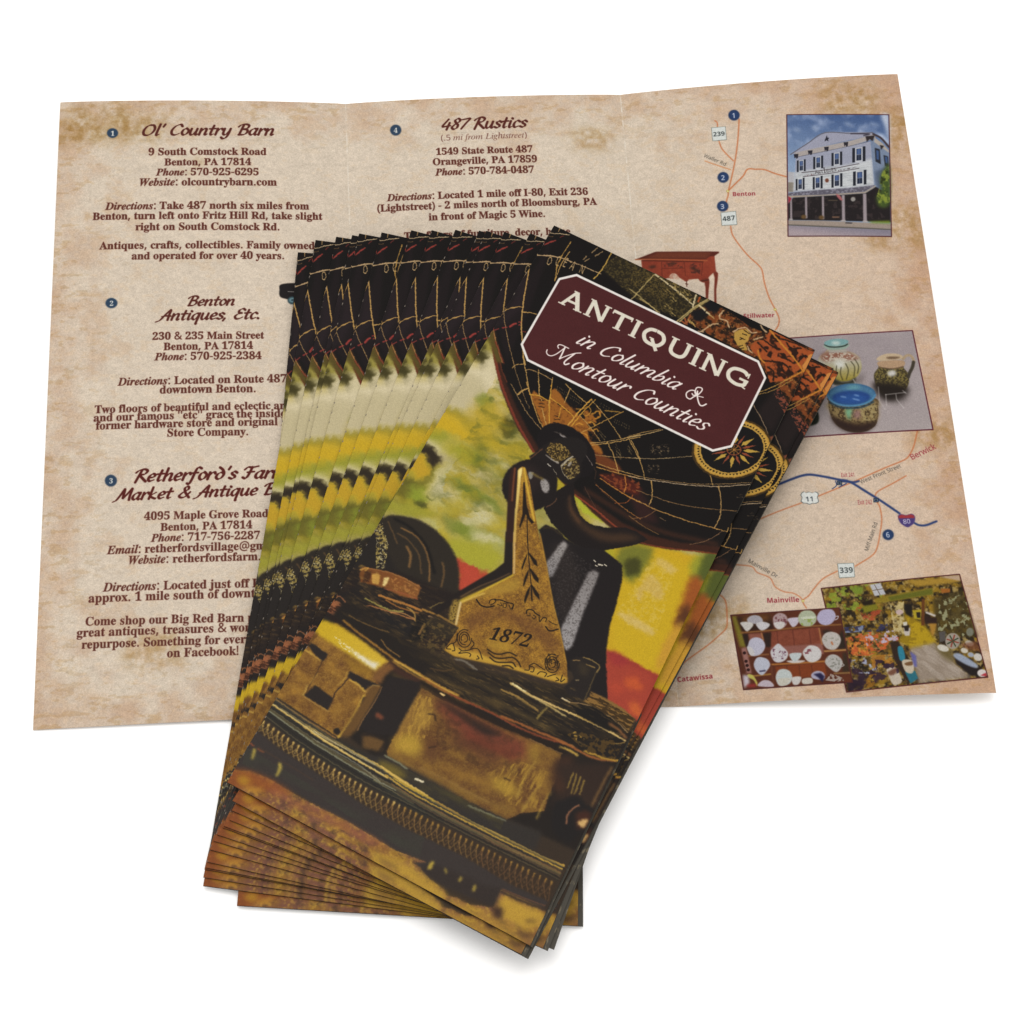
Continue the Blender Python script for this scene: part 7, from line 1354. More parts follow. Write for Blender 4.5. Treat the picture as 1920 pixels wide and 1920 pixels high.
S.poly("2a3a44", "2940 2994 2940 2996 2939 2999 2937 3001 2935 3003 2933 3005 2930 3006 2927 3006 2924 3006 2921 3005 2919 3003 2917 3001 2915 2999 2915 2996 2914 2994 2915 2991 2916 2988 2917 2986 2919 2984 2922 2983 2925 2982 2928 2981 2930 2982 2933 2982 2936 2984 2938 2986 2939 2988 2940 2991", b=2.1)
S.line("8a8680", "2877 2870 2964 2875", 8.6, b=2.1)
S.line("b5683f", "8519 544 8548 580 8546 640", 13.6, b=3.0)
S.line("b5683f", "8544 868 8568 979 8627 1080 8699 1181", 14.2, b=3.0)
S.line("b5683f", "8838 553 8796 823 8748 1064 8694 1275 8648 1432 8591 1615", 15.0, b=3.0)
S.line("c07848", "8333 1146 8453 1212 8649 1311", 11.9, b=3.0)
S.line("b5683f", "8585 1625 8697 1517 8799 1419 8866 1323 8968 1331 9082 1346 9212 1416 9352 1474", 16.3, b=3.0)
S.line("b5683f", "8585 1625 8578 1694 8546 1784 8543 1903", 14.7, b=2.9)
S.line("b5683f", "8564 2148 8574 2275 8647 2438 8743 2601 8861 2753 8893 2833 8902 3000 8935 3207 8993 3389 9028 3517 9008 3616 8965 3679", 14.3, b=2.9)
S.line("b5683f", "10539 5152 10467 5352 10388 5480 10311 5536 10059 5632 9671 5791 9221 5960", 13.6, b=2.7)
S.line("b5683f", "9222 5951 9043 6025 8711 6136 8423 6246 8224 6337", 12.6, b=2.7)
S.line("b5683f", "10322 5739 10140 5835 9941 5939 9911 6036 9946 6130 9950 6292 9905 6475 9847 6655 9772 6755 9555 6882", 12.7, b=2.7)
S.line("b5683f", "9337 6933 9158 7021 9039 7139 8966 7225 8888 7288 8919 7380", 12.4, b=2.6)
S.line("b5683f", "7907 6775 8074 6775 8198 6790 8342 6822 8396 6899 8535 6975 8585 7091 8681 7160 8783 7184 8861 7238 8888 7288", 11.1, b=2.6)
S.line("b5683f", "7914 7135 7987 7234 7987 7436 7966 7569 7883 7652 7728 7775 7444 7964 7353 8077", 12.2, b=2.6)
S.line("2c3c66", "8551 5846 8728 5791 8906 5727 9061 5679 9170 5671 9337 5708 9503 5755 9628 5789 9824 5939 9980 6062 10173 6227", 29.6, b=2.7)
S.line("2c3c66", "10336 6358 10388 6387 10473 6390 10605 6344", 26.7, b=2.7)
S.line("2c3c66", "9501 5773 9670 5796 9736 5785", 27.0, b=2.7)
S.line("2c3c66", "9458 5771 9462 5828 9407 5872", 10.8, b=2.0)
S.line("2c3c66", "9491 5853 9583 5810", 13.5, b=2.0)
S.poly("1c2434", "9474 5770 9538 5773 9531 5829 9467 5826")
S.poly("6a7a8a", "9483 5780 9526 5782 9522 5819 9478 5816")
S.poly("1c2434", "9490 5787 9518 5789 9515 5811 9487 5810")
S.poly("1c2434", "9885 6016 9950 6019 9942 6074 9878 6071")
S.poly("6a7a8a", "9894 6026 9938 6028 9933 6064 9890 6062")
S.poly("1c2434", "9901 6033 9929 6035 9926 6057 9898 6056")
S.poly("a08c2c", "8598 1629 8597 1633 8596 1637 8593 1640 8590 1643 8586 1645 8583 1646 8579 1646 8575 1645 8571 1644 8568 1641 8566 1638 8564 1634 8563 1630 8563 1626 8564 1621 8565 1617 8568 1614 8571 1611 8575 1609 8578 1608 8582 1608 8586 1609 8590 1611 8593 1613 8596 1617 8597 1620 8598 1624")
S.poly("d8d0a0", "8591 1628 8591 1631 8590 1633 8588 1635 8586 1637 8584 1638 8582 1639 8579 1639 8577 1639 8575 1637 8573 1636 8571 1634 8570 1631 8570 1629 8570 1626 8570 1624 8571 1621 8573 1619 8575 1617 8577 1616 8579 1615 8582 1615 8584 1616 8586 1617 8588 1618 8590 1621 8591 1623 8591 1625")
S.poly("a08c2c", "9010 3392 9009 3396 9007 3400 9005 3403 9002 3406 8998 3408 8995 3409 8991 3409 8987 3408 8983 3407 8980 3404 8978 3401 8976 3398 8975 3394 8975 3390 8976 3386 8978 3382 8980 3379 8983 3376 8987 3374 8991 3373 8995 3373 8998 3374 9002 3375 9005 3378 9007 3381 9009 3384 9010 3388")
S.poly("d8d0a0", "9003 3392 9003 3394 9002 3397 9000 3399 8998 3400 8996 3402 8994 3402 8991 3402 8989 3402 8987 3401 8985 3399 8984 3398 8983 3395 8982 3393 8982 3390 8983 3388 8984 3386 8985 3383 8987 3382 8989 3381 8992 3380 8994 3380 8996 3380 8998 3381 9000 3383 9002 3385 9003 3387 9003 3389")
S.poly("a08c2c", "8906 7289 8905 7293 8904 7296 8902 7299 8899 7302 8895 7303 8892 7304 8888 7305 8885 7304 8881 7303 8879 7300 8876 7298 8875 7295 8874 7291 8874 7288 8875 7284 8876 7281 8879 7278 8881 7275 8885 7274 8888 7273 8892 7272 8896 7273 8899 7274 8902 7276 8904 7279 8905 7282 8906 7286")
S.poly("d8d0a0", "8900 7289 8900 7291 8899 7293 8897 7295 8895 7297 8893 7298 8891 7298 8889 7299 8887 7298 8885 7297 8883 7296 8882 7294 8881 7292 8880 7290 8880 7288 8881 7286 8882 7284 8883 7282 8885 7280 8887 7279 8889 7279 8891 7278 8893 7279 8895 7280 8897 7281 8899 7283 8900 7285 8900 7287")
S.text("SSB", 'Benton', (8631, 1709), (8930, 1723), "8a3038", vs=1.05)
S.text("SSB", 'Stillwater', (8587, 3484), (8976, 3498), "8a3038", vs=1.05)
S.text("SSB", 'Mainville', (8466, 7291), (8849, 7299), "8a3038", vs=1.05)
S.text("SSB", 'Catawissa', (7341, 8203), (7753, 8185), "8a3038", vs=1.05)
S.text("SS", 'Berwick', (10419, 5535), (10742, 5389), "8a3038", bold=3.4, vs=1.05)
S.text("SS", 'Waller Rd', (8318, 1082), (8586, 1249), "4a4640", bold=2.2, vs=1.05)
S.text("SS", 'West Front Street', (9761, 5823), (10281, 5624), "4a4640", bold=1.4, vs=1.05)
S.text("SS", 'Miff-Main Rd', (9733, 6705), (9896, 6340), "4a4640", bold=1.3, vs=1.05)
S.text("SS", 'Mainville Dr', (8293, 6760), (8613, 6984), "4a4640", bold=2.0, vs=1.05)
S.text("SS", 'Exit 241', (9533, 5723), (9700, 5726), "8a3038", bold=1.3, vs=1.7)
S.text("SS", 'Exit 242', (9688, 6090), (9864, 6094), "8a3038", bold=1.3, vs=1.7)
S.poly("20304f", "8851 493 8847 511 8840 528 8830 543 8817 555 8802 563 8786 568 8769 568 8753 565 8738 557 8725 546 8715 532 8708 516 8704 498 8704 479 8708 461 8715 445 8726 430 8739 418 8753 409 8770 405 8786 404 8802 408 8817 415 8830 427 8840 441 8847 457 8851 475", b=3.0)
S.poly("2c4470", "8833 492 8830 506 8824 519 8817 531 8807 541 8796 548 8783 551 8771 552 8759 549 8748 543 8738 534 8730 523 8725 510 8722 496 8722 481 8725 467 8731 453 8739 441 8748 432 8760 425 8772 421 8784 421 8797 424 8808 430 8817 438 8825 450 8830 463 8833 477", b=15.2, a=0.6)
S.text("SS", '1', (8749, 526), (8798, 528), "c8ccd4", vs=1.15, bold=4.5)
S.poly("20304f", "8614 1424 8611 1442 8604 1458 8594 1472 8581 1484 8566 1492 8550 1497 8534 1497 8518 1494 8504 1486 8491 1476 8481 1462 8474 1446 8470 1429 8470 1411 8474 1393 8481 1377 8491 1362 8504 1351 8518 1342 8534 1338 8550 1337 8566 1341 8581 1348 8594 1359 8604 1373 8611 1389 8614 1406", b=3.0)
S.poly("2c4470", "8597 1422 8594 1436 8589 1450 8581 1461 8571 1470 8560 1477 8548 1481 8536 1481 8524 1479 8513 1473 8503 1464 8496 1453 8490 1441 8488 1427 8488 1412 8491 1398 8496 1385 8504 1374 8513 1364 8524 1358 8536 1354 8549 1353 8561 1356 8572 1362 8581 1371 8589 1381 8594 1394 8597 1408", b=14.9, a=0.6)
S.text("SS", '2', (8514, 1456), (8562, 1457), "c8ccd4", vs=1.15, bold=4.5)
S.poly("20304f", "8564 1852 8561 1869 8554 1886 8543 1900 8531 1911 8516 1919 8501 1924 8485 1924 8469 1921 8454 1914 8442 1903 8432 1890 8425 1874 8421 1857 8421 1839 8424 1822 8431 1805 8441 1791 8454 1780 8468 1772 8484 1767 8500 1767 8516 1770 8531 1777 8543 1788 8553 1801 8560 1817 8564 1834", b=2.9)
S.poly("2c4470", "8547 1850 8544 1864 8538 1877 8531 1889 8521 1898 8510 1904 8498 1908 8486 1909 8474 1906 8463 1900 8454 1892 8446 1881 8441 1869 8438 1855 8438 1841 8441 1827 8446 1814 8454 1802 8464 1793 8475 1786 8487 1783 8499 1782 8511 1785 8522 1791 8531 1799 8539 1810 8544 1823 8547 1836", b=14.7, a=0.6)
S.text("SS", '3', (8465, 1884), (8512, 1885), "c8ccd4", vs=1.15, bold=4.4)
S.poly("20304f", "10067 6500 10064 6515 10057 6529 10047 6542 10035 6552 10021 6560 10006 6564 9991 6565 9976 6563 9962 6557 9951 6549 9941 6537 9935 6524 9932 6509 9932 6494 9936 6479 9943 6465 9953 6452 9965 6442 9979 6434 9994 6430 10009 6428 10024 6431 10037 6436 10049 6445 10058 6456 10065 6470 10068 6484", b=2.7)
S.poly("2c4470", "10051 6499 10048 6511 10043 6523 10035 6533 10026 6541 10015 6547 10004 6551 9993 6552 9981 6550 9971 6545 9962 6538 9955 6529 9951 6519 9949 6507 9949 6495 9952 6483 9957 6471 9964 6461 9974 6453 9984 6447 9996 6443 10007 6442 10018 6444 10029 6448 10037 6455 10044 6464 10049 6475 10051 6487", b=13.3, a=0.6)
S.text("SS", '6', (9973, 6531), (10018, 6530), "c8ccd4", vs=1.15, bold=4.0)
S.poly("55605c", "8464 649 8650 648 8645 855 8460 857")
S.poly("c6cac6", "8469 654 8645 653 8640 850 8465 851")
S.text("SSB", '239', (8476, 788), (8631, 787), "3c4242", vs=1.02)
S.poly("55605c", "8458 1938 8654 1931 8649 2134 8452 2133")
S.poly("c6cac6", "8463 1943 8649 1937 8644 2129 8458 2127")
S.text("SSB", '487', (8470, 2070), (8634, 2064), "3c4242", vs=1.02)
S.poly("55605c", "9349 6838 9543 6838 9537 7019 9347 7024")
S.poly("c6cac6", "9354 6843 9538 6843 9532 7014 9352 7018")
S.text("SSB", '339', (9362, 6961), (9525, 6961), "3c4242", vs=1.02)
S.poly("6a706e", "9031 5903 9059 5886 9082 5906 9122 5894 9167 5911 9199 5894 9231 5914 9237 5938 9220 5970 9229 6035 9188 6057 9151 6050 9110 6066 9074 6046 9036 6043 9009 6019 9028 5964 9015 5930", b=2.0)
S.poly("cfd1cc", "9040 5909 9065 5894 9086 5912 9122 5901 9163 5916 9191 5901 9220 5919 9225 5941 9210 5969 9219 6029 9182 6048 9148 6042 9112 6056 9079 6038 9045 6036 9021 6014 9038 5964 9026 5934")
S.text("SSB", '11', (9068, 6021), (9170, 6022), "4c5256")
S.poly("45386c", "10152 6254 10193 6237 10247 6253 10310 6237 10346 6257 10352 6308 10327 6362 10288 6393 10247 6410 10207 6390 10169 6356 10150 6305", sm=1, b=2.7)
S.poly("8f3036", "10156 6259 10193 6242 10247 6258 10309 6242 10343 6261 10347 6294 10152 6291", b=2.7)
S.text("SS", '80', (10201, 6366), (10292, 6360), "c8c4d0", bold=3.3)
S.poly("7c3222", "7397 2532 8317 2551 8314 2794 8270 2814 8223 2858 8207 2881 8218 2914 8139 2939 8100 2912 8082 2878 8019 2876 7964 2875 7948 2898 7919 2903 7888 2868 7849 2840 7825 2797 7799 2770 7764 2767 7735 2788 7717 2827 7667 2838 7615 2800 7510 2724 7398 2646", b=2.9)
S.speck("8f4028", "7396 2548 8315 2567 8297 2816 7941 2897 7710 2834 7398 2646", 36.1, 0.55, 0.6, 301, soft=0.3)
S.poly("502218", "7325 2514 7584 2432 8377 2506 8382 2524 8315 2567 8252 2569 8206 2606 7398 2525", b=2.9)
S.poly("63301f", "7458 2514 7617 2450 8285 2512 8208 2590", b=10.9)
S.line("9a5230", "7325 2516 7526 2538 7872 2581 8218 2625", 15.9, b=2.9)
S.line("451c14", "7407 2543 7732 2585 8168 2639", 13.0, b=4.3)
S.line("3c241a", "7502 2650 7552 2647", 36.1, b=11.6)
S.line("3c241a", "7756 2628 7805 2625", 36.1, b=11.6)
S.line("3c241a", "8014 2710 8093 2766", 36.0, b=11.5)
S.speck("3c201a", "7634 2583 7925 2612 7917 2701 7654 2674", 28.9, 0.55, 0.6, 302)
S.speck("3c201a", "7999 2644 8131 2656 8117 2808 8000 2789", 28.8, 0.52, 0.7, 303)
S.line("5a2318", "7647 2592 7636 2802", 7.9, b=2.2)
S.line("5a2318", "7931 2621 7927 2815", 7.9, b=2.2)
S.line("5a2318", "7646 2682 7916 2709", 7.9, b=2.2)
S.line("5a2318", "8160 2642 8128 2834", 7.9, b=2.2)
S.poly("6a2c1e", "8152 2876 8214 2882 8219 2938 8198 3049 8174 3191 8148 3172 8160 3013 8154 2932 8100 2912", b=2.9)
S.poly("6a2c1e", "8277 2807 8314 2786 8339 2820 8323 2915 8291 3057 8275 3255 8248 3245 8264 3055 8288 2880", b=2.9)
S.line("3c1a12", "8120 2913 8205 2905", 14.4, b=4.3)
S.line("4a2016", "7916 2935 7947 2942", 11.5)
S.line("4a2016", "7934 2896 7930 2976", 10.0)
S.grad("40567f", "8093ae", "9462 539 10797 623 10587 2433 9272 2354", (10110, 582), (9910, 1437))
S.speck("9aa6c0", "9470 539 10792 623 10735 1113 9401 1140", 166.0, 0.6, 0.75, 311, soft=0.2)
S.poly("b0b8c8", "10694 638 10794 643 10735 1113 10726 827", b=22.8, sm=1)
S.poly("a4b0c6", "10575 886 10677 913 10742 1026 10731 1112", b=15.1)
S.line("b4bccc", "9538 765 9592 791", 37.7, b=19.6, a=0.6)
S.line("b4bccc", "9786 750 9826 808", 37.8, b=19.6, a=0.6)
S.line("b4bccc", "10216 723 10278 759", 37.8, b=19.7, a=0.6)
S.line("b4bccc", "10387 799 10436 791", 37.8, b=19.7, a=0.6)
S.line("b4bccc", "10545 752 10628 779", 37.9, b=19.7, a=0.6)
S.poly("a3a2a6", "9381 1401 9463 1418 9430 1708 9345 1713", b=3.7)
S.poly("7d766c", "9363 1557 9436 1568 9411 1707 9347 1702", b=3.7)
S.poly("8f90a0", "9443 1143 9926 842 10548 879 10552 923 9902 1044 9495 1142", b=3.0)
S.line("5b5a64", "9443 1146 9681 996 9925 850 10262 882 10547 885", 13.5, b=2.3)
S.line("3a3640", "10262 885 10497 902 10428 922", 18.1, b=3.0)
S.poly("9c9490", "9497 1125 9901 1050 10249 989 10573 908 10573 974 10239 1071 9891 1131 9498 1197", b=3.0)
S.line("3c3a44", "9498 1197 9891 1133 10239 1071 10462 1023", 9.8)
S.poly("23232c", "9912 957 9930 925 9944 887 9950 926 9974 930 9954 954 9956 987 9932 964 9905 984")
S.poly("8f92a2", "9503 1197 9891 1133 10239 1071 10506 1014 10461 1685 10158 1701 9783 1711 9425 1708", b=2.2)
S.poly("b9bcbe", "9468 1413 9861 1380 10203 1347 10486 1275 10462 1674 10158 1701 9783 1711 9426 1697", b=14.9)
S.speck("9a9ea2", "9468 1413 10486 1275 10462 1674 9426 1697", 22.3, 0.55, 0.5, 312, el=6)
S.line("979a9c", "9465 1440 9857 1412 10481 1318", 4.5, a=0.5)
S.line("979a9c", "9462 1470 9853 1445 10475 1359", 4.5, a=0.5)
S.line("979a9c", "9458 1500 9849 1477 10470 1400", 4.5, a=0.5)
S.line("979a9c", "9455 1530 9845 1509 10464 1441", 4.5, a=0.5)
S.line("979a9c", "9451 1560 9841 1542 10459 1482", 4.5, a=0.5)
S.line("979a9c", "9448 1590 9837 1574 10454 1523", 4.5, a=0.5)
S.line("979a9c", "9444 1620 9834 1606 10448 1564", 4.5, a=0.5)
S.line("979a9c", "9441 1650 9830 1638 10443 1604", 4.4, a=0.5)
S.line("979a9c", "9438 1680 9826 1670 10438 1645", 4.4, a=0.5)
S.poly("6f7c92", "10506 1014 10564 973 10725 1156 10686 1480 10538 1667 10471 1675", b=3.0)
S.poly("4c586c", "10498 1471 10697 1394 10637 1843 10489 1751", b=14.9)
S.line("3a3034", "10554 907 10649 977 10731 1112", 30.2, b=4.5)
S.poly("a09890", "10565 962 10658 1055 10723 1167 10719 1199 10547 1027", b=3.8)
S.poly("24262e", "10545 1115 10608 1140 10592 1367 10528 1321", b=3.0)
S.poly("24262e", "10644 1229 10702 1253 10690 1415 10641 1391", b=3.0)
S.poly("3a5078", "10560 1148 10591 1166 10577 1301 10546 1289", b=3.0)
S.poly("3a5078", "10660 1251 10691 1263 10683 1361 10656 1349", b=3.0)
S.poly("20222a", "9513 1244 9537 1243 9517 1416 9493 1417")
S.poly("20222a", "9605 1233 9629 1231 9608 1409 9584 1411")
S.poly("b4b6ba", "9540 1246 9601 1242 9581 1411 9520 1415")
S.poly("1f2638", "9547 1256 9591 1253 9574 1395 9531 1398")
S.poly("3c527e", "9551 1259 9587 1256 9579 1322 9543 1325")
S.line("8a909c", "9539 1328 9582 1325", 6.0)
S.line("7a8090", "9569 1254 9553 1396", 4.5)
S.poly("20222a", "9730 1206 9757 1204 9735 1388 9708 1390")
S.poly("20222a", "9834 1193 9861 1191 9838 1381 9811 1382")
S.poly("b4b6ba", "9761 1207 9829 1203 9807 1383 9739 1388")
S.poly("1f2638", "9769 1218 9818 1214 9800 1365 9751 1369")
S.poly("3c527e", "9773 1221 9813 1218 9805 1288 9764 1291")
S.line("8a909c", "9760 1295 9809 1292", 6.0)
S.line("7a8090", "9793 1216 9775 1367", 4.5)
S.poly("20222a", "9973 1163 10002 1160 9978 1355 9949 1357")
S.poly("20222a", "10086 1148 10115 1146 10090 1347 10061 1349")
S.poly("b4b6ba", "10006 1164 10080 1158 10056 1349 9982 1355")
S.poly("1f2638", "10015 1175 10068 1171 10048 1331 9995 1335")
S.poly("3c527e", "10019 1179 10063 1175 10054 1249 10010 1253")
S.line("8a909c", "10005 1257 10058 1253", 6.0)
S.line("7a8090", "10042 1173 10022 1333", 4.5)
S.poly("20222a", "10252 1105 10288 1102 10260 1319 10224 1322")
S.poly("20222a", "10391 1087 10427 1085 10398 1308 10362 1311")
S.poly("b4b6ba", "10293 1106 10384 1099 10357 1311 10265 1319")
S.poly("1f2638", "10304 1118 10370 1113 10347 1291 10281 1296")
S.poly("3c527e", "10309 1122 10364 1118 10353 1200 10298 1205")
S.line("8a909c", "10292 1209 10358 1204", 6.0)
S.line("7a8090", "10337 1116 10314 1293", 4.5)
S.poly("20222a", "9467 1518 9490 1517 9470 1689 9447 1690")
S.poly("20222a", "9558 1507 9582 1506 9561 1682 9538 1684")
S.poly("b4b6ba", "9493 1520 9554 1516 9534 1684 9474 1688")
S.poly("1f2638", "9501 1530 9544 1527 9528 1668 9484 1671")
S.poly("3c527e", "9504 1533 9540 1531 9532 1596 9496 1598")
S.line("8a909c", "9492 1602 9536 1599", 5.9)
S.line("7a8090", "9522 1528 9506 1669", 4.4)
S.poly("20222a", "9688 1508 9714 1506 9693 1688 9666 1690")
S.poly("20222a", "9791 1495 9818 1493 9795 1681 9768 1683")
S.poly("b4b6ba", "9718 1509 9786 1504 9764 1683 9697 1688")
S.poly("1f2638", "9726 1520 9775 1516 9757 1666 9708 1669")
S.poly("3c527e", "9730 1523 9771 1520 9762 1589 9722 1592")
S.line("8a909c", "9717 1596 9766 1593", 5.9)
S.line("7a8090", "9751 1518 9733 1667", 4.4)
S.poly("20222a", "9932 1487 9962 1485 9938 1678 9909 1680")
S.poly("20222a", "10047 1472 10077 1470 10052 1669 10023 1671")
S.poly("b4b6ba", "9966 1488 10042 1482 10018 1671 9943 1677")
S.poly("1f2638", "9975 1499 10030 1495 10010 1653 9955 1657")
S.poly("3c527e", "9979 1502 10025 1499 10015 1572 9970 1576")
S.line("8a909c", "9965 1580 10019 1576", 5.9)
S.line("7a8090", "10002 1497 9983 1655", 4.5)
S.poly("20222a", "10217 1457 10253 1454 10226 1665 10190 1667")
S.poly("20222a", "10358 1439 10394 1436 10366 1653 10330 1656")
S.poly("b4b6ba", "10258 1458 10351 1450 10324 1656 10232 1664")
S.poly("1f2638", "10269 1470 10336 1464 10314 1637 10247 1642")
S.poly("3c527e", "10274 1473 10330 1469 10320 1549 10264 1553")
S.line("8a909c", "10258 1558 10325 1553", 6.0)
S.line("7a8090", "10303 1467 10281 1639", 4.5)
S.poly("26242c", "9483 1146 9545 1144 9531 1205 9512 1219 9505 1187 9487 1212", b=2.2)
S.poly("26242c", "9671 1105 9734 1103 9719 1163 9700 1177 9693 1146 9675 1171", b=2.2)
S.poly("26242c", "9888 1065 9950 1063 9936 1123 9917 1137 9909 1106 9891 1131", b=2.2)
S.poly("26242c", "10150 1010 10212 1008 10197 1068 10178 1082 10171 1051 10153 1076", b=2.3)
S.poly("2a2426", "10446 934 10570 930 10530 1015 10496 981 10453 1022", b=3.0)
S.poly("2a2426", "10617 1074 10671 1093 10626 1151", b=3.0)
S.line("3c2f36", "9555 1430 9914 1403 10308 1342", 8.9)
S.line("3c2f36", "9567 1491 9907 1464 10299 1412", 8.2)
S.text("SSB", 'A', (9724, 1463), (9771, 1458), "2c2428")
S.text("SS", 'N', (9769, 1460), (9799, 1458), "2c2428", bold=3.7, vs=1.2)
S.text("SS", 'T', (9803, 1456), (9834, 1454), "2c2428", bold=3.7, vs=1.2)
S.text("SS", 'I', (9838, 1452), (9868, 1450), "2c2428", bold=3.7, vs=1.2)
S.text("SS", 'Q', (9872, 1448), (9902, 1445), "2c2428", bold=3.7, vs=1.2)
S.text("SS", 'U', (9906, 1443), (9936, 1441), "2c2428", bold=3.7, vs=1.2)
S.text("SS", 'E', (9940, 1439), (9971, 1437), "2c2428", bold=3.7, vs=1.2)
S.text("SS", 'S', (9975, 1435), (10005, 1432), "2c2428", bold=3.7, vs=1.2)
S.speck("6a4a4c", "9598 1466 9712 1452 9709 1473 9595 1487", 17.8, 0.5, 0.9, 313)
S.speck("5a5054", "10025 1423 10274 1383 10272 1400 10023 1439", 17.9, 0.5, 0.9, 314)
S.poly("6a3c2c", "9889 1568 9888 1575 9885 1582 9881 1588 9877 1593 9872 1596 9866 1598 9861 1598 9855 1597 9850 1595 9846 1591 9843 1585 9841 1579 9840 1572 9840 1565 9841 1558 9844 1552 9848 1546 9852 1541 9857 1538 9863 1536 9868 1535 9874 1536 9879 1539 9883 1543 9886 1548 9888 1554 9889 1561", b=4.5)
S.poly("56535e", "9345 1718 9785 1700 10159 1696 10486 1670 10328 1764 9775 1780 9340 1761", b=3.0)
S.speck("8a8894", "9345 1718 10486 1670 10328 1764 9340 1761", 22.2, 0.58, 0.7, 315)
S.poly("9a8c7c", "9340 1761 9775 1777 10328 1764 10485 1675 10478 1697 10335 1786 10035 1791 9401 1794 9337 1787", b=3.0)
S.poly("1f1a1b", "9401 1794 10035 1793 10335 1786 10483 1697 10648 1833 10604 2225 10281 2199 9299 2117 9327 1873", b=4.4)
S.speck("352c2c", "9400 1803 10332 1807 10563 2181 9365 2111", 44.1, 0.58, 0.7, 316)
S.poly("8f8488", "9554 1792 9580 1794 9548 2108 9520 2106", b=2.9)
S.poly("8f8488", "9771 1796 9797 1797 9761 2137 9733 2136", b=2.9)
S.poly("8f8488", "10028 1796 10065 1798 10024 2180 9984 2177", b=2.9)
S.poly("8f8488", "10303 1790 10346 1792 10301 2205 10254 2203", b=2.9)
S.poly("8f8488", "9361 1800 9385 1802 9354 2110 9328 2108", b=2.9)
S.line("a09a98", "9976 2172 10022 2176", 22.0, b=2.9)
S.line("a09a98", "10256 2198 10306 2202", 22.0, b=2.9)
S.line("a09a98", "9324 2108 9351 2112", 22.0, b=2.9)
S.poly("9a5a5c", "9954 1770 10006 1800 10034 1876 9997 1869 9966 1819", b=3.7)
S.poly("8f2c36", "9341 1766 9382 1801 9331 1884", b=3.7)
S.poly("8d8984", "10196 1866 10194 1874 10191 1880 10187 1886 10181 1891 10175 1895 10168 1897 10162 1898 10155 1896 10149 1894 10144 1889 10140 1884 10137 1877 10135 1870 10136 1863 10137 1856 10140 1849 10145 1843 10150 1838 10156 1834 10163 1832 10170 1832 10177 1833 10183 1836 10188 1840 10192 1845 10195 1852 10196 1859", b=3.7)
S.line("7a6a50", "9849 1863 9960 1870", 8.9, b=3.0, a=0.8)
S.line("6a5040", "9874 2112 9948 2117", 22.0, b=4.4)
S.poly("5a4428", "9536 2085 9534 2092 9531 2099 9526 2104 9520 2109 9514 2112 9506 2114 9499 2114 9491 2113 9484 2110 9478 2106 9473 2101 9470 2095 9468 2088 9468 2081 9470 2074 9473 2067 9478 2062 9484 2057 9491 2054 9498 2052 9506 2052 9513 2053 9520 2056 9526 2060 9531 2065 9534 2072 9536 2078", b=7.3)
S.poly("5a4428", "9760 2111 9758 2118 9755 2124 9750 2130 9744 2134 9737 2138 9730 2139 9722 2140 9715 2138 9708 2136 9702 2132 9697 2126 9694 2120 9692 2113 9692 2106 9694 2099 9697 2093 9702 2087 9708 2083 9715 2079 9722 2078 9730 2077 9737 2079 9744 2081 9750 2085 9755 2091 9758 2097 9760 2104", b=7.3)
S.poly("8f8278", "9299 2122 9730 2157 10270 2214 10610 2252 10601 2330 10085 2284 9291 2191", b=2.9)
S.poly("55504a", "9292 2180 9721 2230 10602 2325 10599 2346 9718 2251 9290 2199", b=4.4)
S.grad("7a7480", "9a8c90", "9290 2199 9718 2251 10599 2343 10587 2433 9272 2354", (9903, 2252), (9875, 2398), b=2.2)
S.poly("6a7a24", "10309 2200 10597 2203 10606 2246 10371 2227", b=8.8)
S.line("26242a", "10029 2206 10103 2213", 14.6, b=3.7)
S.poly("3c4c22", "10705 1373 10614 1455 10550 1582 10548 1732 10466 1857 10494 1997 10633 1939", b=14.9, sm=1)
S.speck("7f8a34", "10702 1394 10592 1476 10535 1689 10466 1857 10496 1986 10635 1929", 44.6, 0.53, 0.9, 317, soft=0.15)
S.speck("20260f", "10702 1394 10592 1476 10535 1689 10466 1857 10635 1929", 52.0, 0.62, 0.8, 318)
S.line("4a242a", "9462 539 10797 623 10587 2433 9272 2354 9462 539", 13.4, sm=0)
S.grad("8b8184", "978d8c", "8667 3814 10669 3778 10735 5138 8760 5174", (10035, 3782), (10041, 5172))
S.speck("a39996", "8667 3814 10669 3778 10735 5138 8760 5174", 277.9, 0.55, 0.5, 321, soft=0.4)
S.poly("5c5350", "9882 4400 9983 4343 9948 4465 9814 4500", b=27.9, sm=1, a=0.6)
S.poly("4a4240", "10112 4494 10491 4591 10536 4532 10432 4743 10192 4733 10100 4657", b=34.8, a=0.8, sm=1)
S.poly("55504c", "9479 4739 9476 4993 9607 5122 9433 4889", b=34.3, a=0.6)
S.poly("1c2018", "9261 4788 9342 4803 9361 4916 9329 4995 9234 5021 9181 5002", b=6.9, sm=1)
S.poly("8f8650", "9578 4000 9653 3993 9763 4010 9807 4033 9888 4058 9947 4113 9969 4197 9951 4300 9883 4390 9785 4437 9673 4436 9605 4386 9502 4318 9443 4190 9463 4098 9536 4039", b=4.2, sm=1)
S.grad("a8a498", "8c7c2c", "9578 4000 9653 3993 9763 4010 9807 4033 9888 4058 9947 4113 9969 4197 9951 4300 9883 4390 9785 4437 9673 4436 9605 4386 9502 4318 9443 4190 9463 4098 9536 4039", (9707, 4163), (9710, 4432), b=7.0, sm=1, a=0.9)
S.poly("7a4a3a", "9474 4088 9575 4020 9807 4033 9928 4112 9952 4145 9802 4147 9713 4112 9597 4147 9522 4153", b=16.8, a=0.85, sm=1)
S.speck("b8b0a0", "9492 4089 9574 4031 9815 4044 9936 4123 9739 4207 9556 4176", 18.2, 0.52, 0.8, 322)
